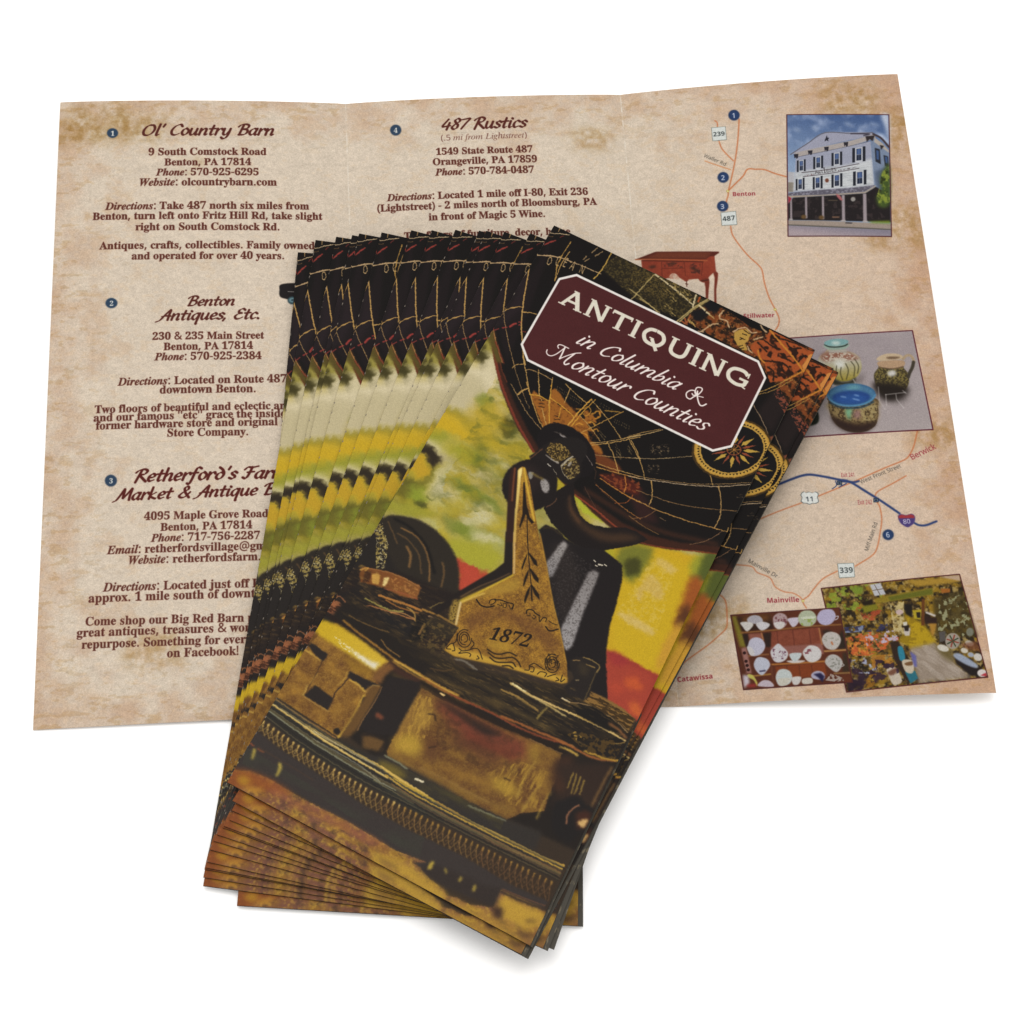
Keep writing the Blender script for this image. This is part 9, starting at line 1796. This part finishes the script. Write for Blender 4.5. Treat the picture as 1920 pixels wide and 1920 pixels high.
# printed fields that read as parts of the sheet: kind, panel, outline on the page, look
SPREAD_FIELDS = [
 ('heading', 0, [(1000, 289), (2789, 289), (2789, 610), (1000, 610)], "brush lettered heading Ol' Country Barn"),
 ('text_block', 0, [(421, 710), (3368, 710), (3368, 2447), (421, 2447)], 'brown address, directions and description of the first shop'),
 ('heading', 0, [(1221, 2857), (2589, 2857), (2589, 3368), (1221, 3368)], 'brush lettered heading Benton Antiques, Etc.'),
 ('text_block', 0, [(515, 3421), (3105, 3421), (3105, 4936), (515, 4936)], 'brown address and description of the second shop'),
 ('heading', 0, [(763, 5236), (3026, 5236), (3026, 5768), (763, 5768)], "brush lettered heading Retherford's Farm Market & Antique Barn"),
 ('text_block', 0, [(410, 5852), (3052, 5852), (3052, 7778), (410, 7778)], 'brown address and description of the third shop'),
 ('heading', 1, [(4868, 236), (6105, 236), (6105, 547), (4868, 547)], 'brush lettered heading 487 Rustics'),
 ('text_block', 1, [(3978, 557), (6921, 557), (6921, 2157), (3978, 2157)], 'brown address and directions of the fourth shop'),
 ('number_badge', 0, [(756, 499), (749, 465), (732, 435), (706, 416), (676, 408), (647, 414), (622, 433), (606, 462), (601, 496), (607, 530), (625, 559), (651, 579), (680, 586), (710, 580), (735, 562), (751, 533)], 'dark blue badge with the number 1 beside a heading'),
 ('number_badge', 0, [(802, 3005), (796, 2972), (778, 2944), (753, 2924), (723, 2916), (693, 2922), (669, 2940), (653, 2967), (648, 3000), (654, 3034), (672, 3062), (697, 3082), (727, 3089), (757, 3084), (781, 3066), (797, 3038)], 'dark blue badge with the number 2 beside a heading'),
 ('number_badge', 0, [(851, 5435), (844, 5404), (828, 5377), (803, 5359), (775, 5351), (746, 5356), (723, 5373), (707, 5398), (702, 5428), (709, 5459), (725, 5486), (750, 5504), (778, 5512), (807, 5507), (830, 5490), (846, 5465)], 'dark blue badge with the number 3 beside a heading'),
 ('number_badge', 1, [(4390, 469), (4385, 434), (4369, 403), (4344, 382), (4313, 373), (4282, 378), (4255, 396), (4237, 424), (4230, 459), (4234, 494), (4251, 525), (4276, 546), (4306, 555), (4337, 550), (4364, 532), (4383, 504)], 'dark blue badge with the number 4 beside a heading'),
 ('number_badge', 2, [(8853, 493), (8851, 460), (8837, 430), (8814, 409), (8786, 400), (8756, 404), (8730, 420), (8710, 446), (8701, 479), (8704, 512), (8717, 541), (8740, 562), (8768, 571), (8798, 568), (8825, 551), (8844, 525)], 'dark blue badge with the number 1 on the map'),
 ('number_badge', 2, [(8617, 1424), (8614, 1391), (8601, 1363), (8578, 1342), (8550, 1333), (8521, 1337), (8495, 1353), (8476, 1378), (8467, 1410), (8469, 1442), (8483, 1471), (8505, 1491), (8533, 1500), (8563, 1497), (8589, 1481), (8608, 1455)], 'dark blue badge with the number 2 on the map'),
 ('number_badge', 2, [(8566, 1852), (8564, 1820), (8550, 1791), (8528, 1771), (8500, 1762), (8471, 1766), (8445, 1782), (8426, 1807), (8418, 1838), (8420, 1870), (8434, 1899), (8456, 1919), (8484, 1927), (8513, 1924), (8539, 1908), (8557, 1883)], 'dark blue badge with the number 3 on the map'),
 ('number_badge', 2, [(10070, 6499), (10068, 6472), (10056, 6448), (10035, 6431), (10009, 6425), (9981, 6429), (9956, 6444), (9938, 6466), (9929, 6494), (9931, 6521), (9943, 6545), (9964, 6561), (9990, 6568), (10017, 6564), (10042, 6549), (10060, 6526)], 'dark blue badge with the number 6 on the map'),
 ('route_sign', 2, [(8464, 648), (8649, 647), (8644, 855), (8460, 856)], 'white square route sign 239'),
 ('route_sign', 2, [(8458, 1937), (8654, 1931), (8649, 2134), (8452, 2132)], 'white square route sign 487'),
 ('route_sign', 2, [(9348, 6837), (9543, 6837), (9537, 7018), (9347, 7023)], 'white square route sign 339'),
 ('route_sign', 2, [(9024, 5888), (9241, 5900), (9227, 6053), (9006, 6041)], 'white highway shield 11'),
 ('route_sign', 2, [(10157, 6245), (10352, 6252), (10331, 6403), (10137, 6396)], 'red and purple interstate shield 80'),
 ('printed_photo', 2, [(9459, 532), (10802, 617), (10590, 2438), (9267, 2358)], 'photo of a white three storey house under a blue sky'),
 ('printed_photo', 2, [(8667, 3814), (10672, 3774), (10739, 5140), (8759, 5173)], 'photo of a vase, a jug and a blue bowl'),
 ('printed_photo', 2, [(8028, 7417), (9305, 7394), (9344, 8321), (8081, 8348)], 'photo of shelves of china cups and plates'),
 ('printed_photo', 2, [(9336, 7127), (10786, 7023), (10932, 8315), (9257, 8438)], 'photo of a crowded antique shop'),
 ('printed_picture', 2, [(7328, 2391), (8391, 2500), (8316, 3258), (7262, 3163)], 'red lowboy table cut out on the parchment')]
TITLE_FIELD = [(557, 510), (1619, 513), (3100, 511), (3279, 695), (3276, 1817), (3090, 1993), (556, 1961), (385, 1786), (383, 681)]

# ---------------------------------------------------------------- materials
INK = .715                       # the studio light is a little stronger than 1: inks are kept at real reflectances
def make_image(name, pg):
    im = bpy.data.images.new(name, pg.w, pg.h, alpha=False)
    a = np.clip(pg.a, 0, 1)
    # faint grain of the offset screen
    r = np.random.RandomState(3); g = r.rand(pg.h, pg.w).astype(np.float32)-.5
    a = np.clip(a*(1+g[..., None]*.17)+(g[..., None]*.008), 0, 1)
    lin = np.where(a <= .04045, a/12.92, ((a+.055)/1.055)**2.4)*INK
    a = np.where(lin <= .0031308, lin*12.92, 1.055*np.maximum(lin, 0)**(1/2.4)-.055)
    px = np.ones((pg.h, pg.w, 4), np.float32); px[..., :3] = a[::-1]
    im.pixels.foreach_set(px.ravel()); im.update(); im.pack()
    return im

def mat(name, base=None, img=None, rough=.5, spec=.1, bump=0, build=None):
    m = bpy.data.materials.new(name); m.use_nodes = True; nt = m.node_tree; b = nt.nodes['Principled BSDF']
    b.inputs['Roughness'].default_value = rough; b.inputs['Specular IOR Level'].default_value = spec
    if base: b.inputs['Base Color'].default_value = (*base, 1)
    out = None
    if img:
        t = nt.nodes.new('ShaderNodeTexImage'); t.image = img; t.extension = 'EXTEND'; t.interpolation = 'Cubic'
        uv = nt.nodes.new('ShaderNodeUVMap'); uv.uv_map = 'page'; nt.links.new(uv.outputs[0], t.inputs[0]); out = t.outputs[0]
        nt.links.new(out, b.inputs['Base Color'])
    if build: build(nt, b, out)
    if bump:
        n = nt.nodes.new('ShaderNodeTexNoise'); n.inputs['Scale'].default_value = 2600; n.inputs['Detail'].default_value = 3
        tc = nt.nodes.new('ShaderNodeTexCoord'); nt.links.new(tc.outputs['Object'], n.inputs['Vector'])
        bp = nt.nodes.new('ShaderNodeBump'); bp.inputs['Strength'].default_value = bump; bp.inputs['Distance'].default_value = .0001
        nt.links.new(n.outputs['Fac'], bp.inputs['Height']); nt.links.new(bp.outputs[0], b.inputs['Normal'])
    return m

def worn(light, amount, sx, sy):
    # cracked ink along a fold or a cut edge: pale flecks over the printed colour
    def f(nt, b, out):
        uv = nt.nodes.new('ShaderNodeUVMap'); uv.uv_map = 'page'
        mp = nt.nodes.new('ShaderNodeMapping'); mp.inputs['Scale'].default_value = (sx, sy, 1); nt.links.new(uv.outputs[0], mp.inputs[0])
        oi = nt.nodes.new('ShaderNodeObjectInfo'); ad = nt.nodes.new('ShaderNodeVectorMath'); ad.operation = 'ADD'
        cb = nt.nodes.new('ShaderNodeCombineXYZ'); ml = nt.nodes.new('ShaderNodeMath'); ml.operation = 'MULTIPLY'; ml.inputs[1].default_value = 40
        nt.links.new(oi.outputs['Random'], ml.inputs[0]); nt.links.new(ml.outputs[0], cb.inputs[1])
        nt.links.new(mp.outputs[0], ad.inputs[0]); nt.links.new(cb.outputs[0], ad.inputs[1])
        n = nt.nodes.new('ShaderNodeTexNoise'); n.inputs['Scale'].default_value = 1; n.inputs['Detail'].default_value = 4; nt.links.new(ad.outputs[0], n.inputs['Vector'])
        cr = nt.nodes.new('ShaderNodeValToRGB'); cr.color_ramp.elements[0].position = amount; cr.color_ramp.elements[1].position = amount+.08
        nt.links.new(n.outputs['Fac'], cr.inputs[0])
        mx = nt.nodes.new('ShaderNodeMix'); mx.data_type = 'RGBA'; mx.inputs['B'].default_value = (*light, 1)
        nt.links.new(cr.outputs[0], mx.inputs['Factor'])
        if out: nt.links.new(out, mx.inputs['A'])
        else: mx.inputs['A'].default_value = b.inputs['Base Color'].default_value
        nt.links.new(mx.outputs['Result'], b.inputs['Base Color'])
    return f

IM_C = make_image('cover_print', C); IM_S = make_image('inside_print', S)
M_COVER = mat('printed_cover', img=IM_C, rough=.42, spec=.06, bump=.12)
M_FOLD = mat('worn_fold', img=IM_C, rough=.6, spec=.1, build=worn((.13, .11, .09), .57, 3, 120))
M_EDGE = mat('cut_edge', base=(.06, .054, .044), rough=.7, spec=.1, build=worn((.15, .13, .10), .62, 3, 320))
M_GAP_SHADE = mat('gap_shade_edge', base=(.016, .009, .006), rough=.8, spec=.05)  # top and bottom edges near black: shade of the gaps between leaflets, as colour
M_BACK = mat('dark_inside', base=(.046, .041, .032), rough=.55, spec=.12, build=worn((.12, .10, .065), .57, 60, 60))
M_INSIDE = mat('printed_inside', img=IM_S, rough=.5, spec=.05, bump=.15)
M_PEDGE = mat('parchment_edge', base=(.40, .30, .21), rough=.8, spec=.1)
def table_nodes(nt, b, out):
    n = nt.nodes.new('ShaderNodeTexNoise'); n.inputs['Scale'].default_value = 3
    cr = nt.nodes.new('ShaderNodeValToRGB'); cr.color_ramp.elements[0].color = (.905, .905, .905, 1); cr.color_ramp.elements[1].color = (.93, .93, .93, 1)
    nt.links.new(n.outputs['Fac'], cr.inputs[0]); nt.links.new(cr.outputs[0], b.inputs['Base Color'])
M_TABLE = mat('white_table', rough=.8, spec=.05, build=table_nodes)

# ---------------------------------------------------------------- mesh helpers
def thing(name, loc, label, cat, group=None):
    o = bpy.data.objects.new(name, None); o.empty_display_size = .02; COL.objects.link(o); o.location = loc
    o['label'] = label; o['category'] = cat
    if group: o['group'] = group
    return o
def build(name, verts, faces, uvs, mats, fmat, parent, smooth=True, label=None):
    me = bpy.data.meshes.new(name); off = np.array(parent_origin(parent))
    me.from_pydata([tuple(np.array(v)*IN-off) for v in verts], [], faces)
    ul = me.uv_layers.new(name='page')
    for p in me.polygons:
        p.material_index = fmat[p.index]; p.use_smooth = smooth
        for li in p.loop_indices: ul.data[li].uv = uvs[me.loops[li].vertex_index]
    for m in mats: me.materials.append(m)
    o = bpy.data.objects.new(name, me); COL.objects.link(o); o.parent = parent
    if label: o['label'] = label
    return o
def parent_origin(p):
    v = Vector((0, 0, 0))
    while p is not None: v += p.location; p = p.parent
    return v
def sheet(name, f, xs, ys, uvf, thick, mats, parent, rim=(1, 1, 1, 1), label=None):
    """solid sheet of paper: f(x, y) -> top surface in inches; rim = left, right, top, bottom walls"""
    nx, ny = len(xs), len(ys); X, Y = np.meshgrid(xs, ys)
    T = f(X, Y).reshape(-1, 3); B = T.copy(); B[:, 2] -= thick
    V = list(T)+list(B); n = nx*ny; uv = [uvf(x, y) for x, y in zip(X.ravel(), Y.ravel())]*2
    F = []; M = []
    q = lambda i, j: j*nx+i
    for j in range(ny-1):
        for i in range(nx-1):
            F.append((q(i, j), q(i, j+1), q(i+1, j+1), q(i+1, j))); M.append(0)
            F.append((n+q(i, j), n+q(i+1, j), n+q(i+1, j+1), n+q(i, j+1))); M.append(1)
    def wall(idx, mi=2):
        # own vertices, so the printed face keeps a crisp edge
        for a, b in zip(idx[:-1], idx[1:]):
            k = len(V); V.extend([T[a], T[b], B[b], B[a]]); uv.extend([uv[a], uv[b], uv[b], uv[a]]); F.append((k, k+1, k+2, k+3)); M.append(min(mi, len(mats)-1))
    if rim[0]: wall([q(0, j) for j in range(ny-1, -1, -1)])
    if rim[1]: wall([q(nx-1, j) for j in range(ny)][::-1])
    if rim[2]: wall([q(i, 0) for i in range(nx)], 3)
    if rim[3]: wall([q(i, ny-1) for i in range(nx)], 3)
    return build(name, V, F, uv, mats, M, parent, label=label)
def patch(name, f, quad, uvf, lift, m, parent, n=8, label=None):
    """thin printed field (photo, sign, line of type) lying on a sheet; quad = four page points"""
    quad = np.asarray(quad, float)
    if len(quad) == 4:
        t = np.linspace(0, 1, n+1); A, Bq = np.meshgrid(t, t); A = A[..., None]; Bq = Bq[..., None]
        p = ((quad[0]*(1-A)+quad[1]*A)*(1-Bq)+(quad[3]*(1-A)+quad[2]*A)*Bq).reshape(-1, 2)
        F = [(j*(n+1)+i, (j+1)*(n+1)+i, (j+1)*(n+1)+i+1, j*(n+1)+i+1) for j in range(n) for i in range(n)]
    else:
        c = quad.mean(0); ring = [quad*(k/n)+c*(1-k/n) for k in range(1, n+1)]
        m_ = len(quad); p = np.concatenate([[c]]+ring); F = [(0, 1+(i+1) % m_, 1+i) for i in range(m_)]
        for k in range(n-1):
            a = 1+k*m_; b = a+m_
            F += [(a+i, a+(i+1) % m_, b+(i+1) % m_, b+i) for i in range(m_)]
    V = f(p[:, 0], p[:, 1]); V[:, 2] += lift
    o = build(name, list(V), F, [uvf(x, y) for x, y in p], [m], [0]*len(F), parent, label=label)
    bm = bmesh.new(); bm.from_mesh(o.data); bmesh.ops.recalc_face_normals(bm, faces=bm.faces)
    if bm.faces and sum(fc.normal.z*fc.calc_area() for fc in bm.faces) < 0: bmesh.ops.reverse_faces(bm, faces=bm.faces)
    bm.to_mesh(o.data); bm.free()
    return o
def lerp4(c, u, v):
    u = u[..., None]; v = v[..., None]
    return (c[0]*(1-u)+c[1]*u)*(1-v)+(c[2]*(1-u)+c[3]*u)*v

# ---------------------------------------------------------------- table
me = bpy.data.meshes.new('tabletop'); bm = bmesh.new(); bmesh.ops.create_grid(bm, x_segments=1, y_segments=1, size=2.5); bm.to_mesh(me); bm.free()
me.materials.append(M_TABLE); table = bpy.data.objects.new('tabletop', me); COL.objects.link(table); table.location = (.14, .1, 0); table['kind'] = 'structure'

# ---------------------------------------------------------------- the unfolded brochure
PW, PH = 11/3., 8.5
NODES = np.array([[[0.044, 8.549, 0.1], [3.717, 8.558, 0.03], [7.351, 8.673, 0.05], [11.015, 8.697, 0.45]], [[-0.069, -0.077, 0.02], [3.687, 0.0, 0.012], [7.311, -0.021, 0.012], [11.034, -0.04, 0.2]]])
BOW = [[0.06, 0.035], [0.06, 0.02], [0.06, 0.06]]
def spread_f(i):
    A, B, Cc, D = NODES[0][i], NODES[0][i+1], NODES[1][i], NODES[1][i+1]
    def f(x, y):
        u = np.asarray(x)/PW-i; v = np.asarray(y)/PH; p = lerp4((A, B, Cc, D), u, v).copy()
        p[..., 2] += (BOW[i][0]*(1-v)+BOW[i][1]*v)*np.sin(np.pi*np.clip(u, 0, 1))**.7
        return p
    return f
uv_s = lambda x, y: (x/11., 1-y/PH)
sp = thing('unfolded_brochure', (.14, .11, 0), 'wide open parchment coloured brochure of three panels lying under the fanned stack', 'brochure')
us = (1-np.cos(np.pi*np.linspace(0, 1, 25)))/2
PANELS = []
for i, lb in enumerate(('left panel with three brown addresses and directions', 'middle panel half covered by the stack', 'right panel with a road map and four small photos')):
    PANELS.append(sheet('panel', spread_f(i), (us+i)*PW, np.linspace(0, PH, 25), uv_s, .005, [M_INSIDE, M_PEDGE, M_PEDGE], sp, rim=(i == 0, i == 2, 1, 1), label=lb))
for name, i, quad, lb in SPREAD_FIELDS:
    patch(name, spread_f(i), np.array(quad)/1000., uv_s, .0012 if name != 'printed_photo' else .0018, M_INSIDE, PANELS[i], n=6 if len(quad) == 4 else 2, label=lb)

# ---------------------------------------------------------------- the folded leaflets
LEAVES = [[[3.054, 6.19, 0.15], [6.636, 5.828, 0.15], [2.205, -2.227, 0.075], [5.926, -2.602, 0.075]],
 [[3.278, 6.352, 0.177], [6.826, 5.742, 0.177], [1.842, -1.998, 0.102], [5.488, -2.625, 0.102]],
 [[3.538, 6.38, 0.204], [7.065, 5.659, 0.204], [1.844, -1.909, 0.129], [5.491, -2.655, 0.129]],
 [[3.739, 6.383, 0.231], [7.248, 5.579, 0.231], [1.857, -1.827, 0.156], [5.451, -2.651, 0.156]],
 [[3.827, 6.389, 0.258], [7.329, 5.553, 0.258], [1.87, -1.818, 0.183], [5.479, -2.68, 0.183]],
 [[4.106, 6.384, 0.285], [7.58, 5.438, 0.285], [1.888, -1.761, 0.21], [5.434, -2.727, 0.21]],
 [[4.482, 6.394, 0.312], [7.91, 5.296, 0.312], [1.913, -1.63, 0.237], [5.436, -2.758, 0.237]],
 [[4.735, 6.375, 0.339], [8.133, 5.185, 0.339], [1.961, -1.543, 0.264], [5.475, -2.774, 0.264]],
 [[5.031, 6.36, 0.366], [8.388, 5.061, 0.366], [1.997, -1.48, 0.291], [5.436, -2.811, 0.291]],
 [[5.33, 6.325, 0.393], [8.647, 4.924, 0.393], [2.063, -1.412, 0.318], [5.481, -2.856, 0.318]],
 [[5.415, 6.304, 0.42], [8.718, 4.872, 0.42], [2.075, -1.403, 0.345], [5.447, -2.864, 0.345]],
 [[5.638, 6.267, 0.447], [8.909, 4.765, 0.447], [2.141, -1.347, 0.372], [5.502, -2.891, 0.372]],
 [[5.958, 6.224, 0.474], [9.168, 4.595, 0.474], [2.166, -1.246, 0.399], [5.485, -2.932, 0.399]],
 [[6.589, 5.974, 0.501], [9.624, 4.132, 0.501], [2.221, -1.168, 0.426], [5.281, -3.025, 0.426]],
 [[6.523, 6.003, 0.528], [9.563, 4.171, 0.528], [2.174, -1.154, 0.453], [5.24, -3.002, 0.453]],
 [[6.257, 6.281, 0.56], [9.354, 4.422, 0.56], [2.119, -0.953, 0.5], [5.339, -2.926, 0.5]]]
CW, CH = 11/3., 8.5
uv_c = lambda x, y: (x/CW, 1-y/CH)
GAP = .0085
def leaflet(corners, lift, label, group, overhang=.035):
    c = np.array(corners); mid = c.mean(0)
    root = thing('folded_brochure', tuple(np.array([mid[0], mid[1], c[:, 2].min()-.022])*IN), label, 'brochure', group)
    ew = (c[1]-c[0])/np.linalg.norm(c[1]-c[0])
    def surf(dz, grow=0, lf=lift):
        def f(x, y):
            v = np.asarray(y)/CH; u = np.asarray(x)/CW*(1+grow*(.12+.88*v*v)/CW); p = lerp4(c, u, v).copy()
            p[..., 2] += lf*u*(1-(2*v-1)**2)-dz
            return p
        return f
    xs = np.linspace(0, CW, 9); ys = np.linspace(0, CH, 25)
    cov = sheet('cover_panel', surf(0), xs, ys, uv_c, .0042, [M_COVER, M_BACK, M_EDGE, M_GAP_SHADE], root, rim=(0, 1, 1, 1))
    sheet('flap_panel', surf(GAP, lf=lift*.55), np.linspace(.12, CW-.02, 5), ys, uv_c, .0042, [M_BACK, M_BACK, M_EDGE, M_GAP_SHADE], root)
    sheet('back_panel', surf(2*GAP, overhang, lift*.2), np.linspace(0, CW, 5), ys, uv_c, .0042, [M_BACK, M_BACK, M_EDGE, M_GAP_SHADE], root, rim=(0, 1, 1, 1))
    # the left fold: half a tube from the cover round to the back
    V = []; U = []; F = []; na = 7; R = (2*GAP+.0042)/2
    wob = np.random.RandomState(int(abs(c[0][0])*1000) % 9999).rand(len(ys))*.004
    for j, y in enumerate(ys):
        p = surf(0)(np.array(0.), np.array(y))
        for k in range(na):
            a = np.pi*k/(na-1); V.append(p-ew*(R*.9+wob[j])*np.sin(a)+np.array([0, 0, -R+R*np.cos(a)])); U.append((.004+.003*k, 1-y/CH))
    for j in range(len(ys)-1):
        for k in range(na-1): F.append((j*na+k, j*na+k+1, (j+1)*na+k+1, (j+1)*na+k))
    build('fold', V, F, U, [M_FOLD], [0]*len(F), root)
    patch('title_panel', surf(0), np.array(TITLE_FIELD)/1000., uv_c, .0012, M_COVER, cov, n=5, label='dark red title panel lettered ANTIQUING in Columbia and Montour Counties')
    return root
G = 'folded brochures fanned out in a stack'
LABELS = ['lowest folded brochure, least turned of the fan, its ochre bottom edge sticking out below',
 'second brochure from the left along the fan, lower left corner reaching furthest left',
 'third brochure from the left by its top corner in the fan',
 'fourth brochure from the left, a thin strip close beside the fifth',
 'fifth brochure from the left, its corner almost touching the fourth',
 'sixth brochure from the left by its top corner in the fan',
 'seventh brochure from the left by its top corner in the fan',
 'eighth brochure from the left, the middle one of the fan',
 'ninth brochure from the left by its top corner in the fan',
 'tenth brochure from the left, a thin strip close beside the eleventh',
 'eleventh brochure from the left, its corner almost touching the tenth',
 'twelfth brochure from the left, third corner from the top brochure',
 'thirteenth brochure from the left, corner nearest to the top brochure',
 'hidden brochure two below the top one, a thin edge along its right side',
 'brochure just under the top one, its map corner poking out at the right',
 'top brochure of the fan with its whole globe and compass cover showing']
for k, (cn, lb) in enumerate(zip(LEAVES, LABELS)):
    leaflet(cn, 0.12 if k == len(LEAVES)-1 else (.05 if k >= 13 else 0), lb, G, (.045, .055, .03)[k-13] if k >= 13 else .06+.02*((k*5) % 4))
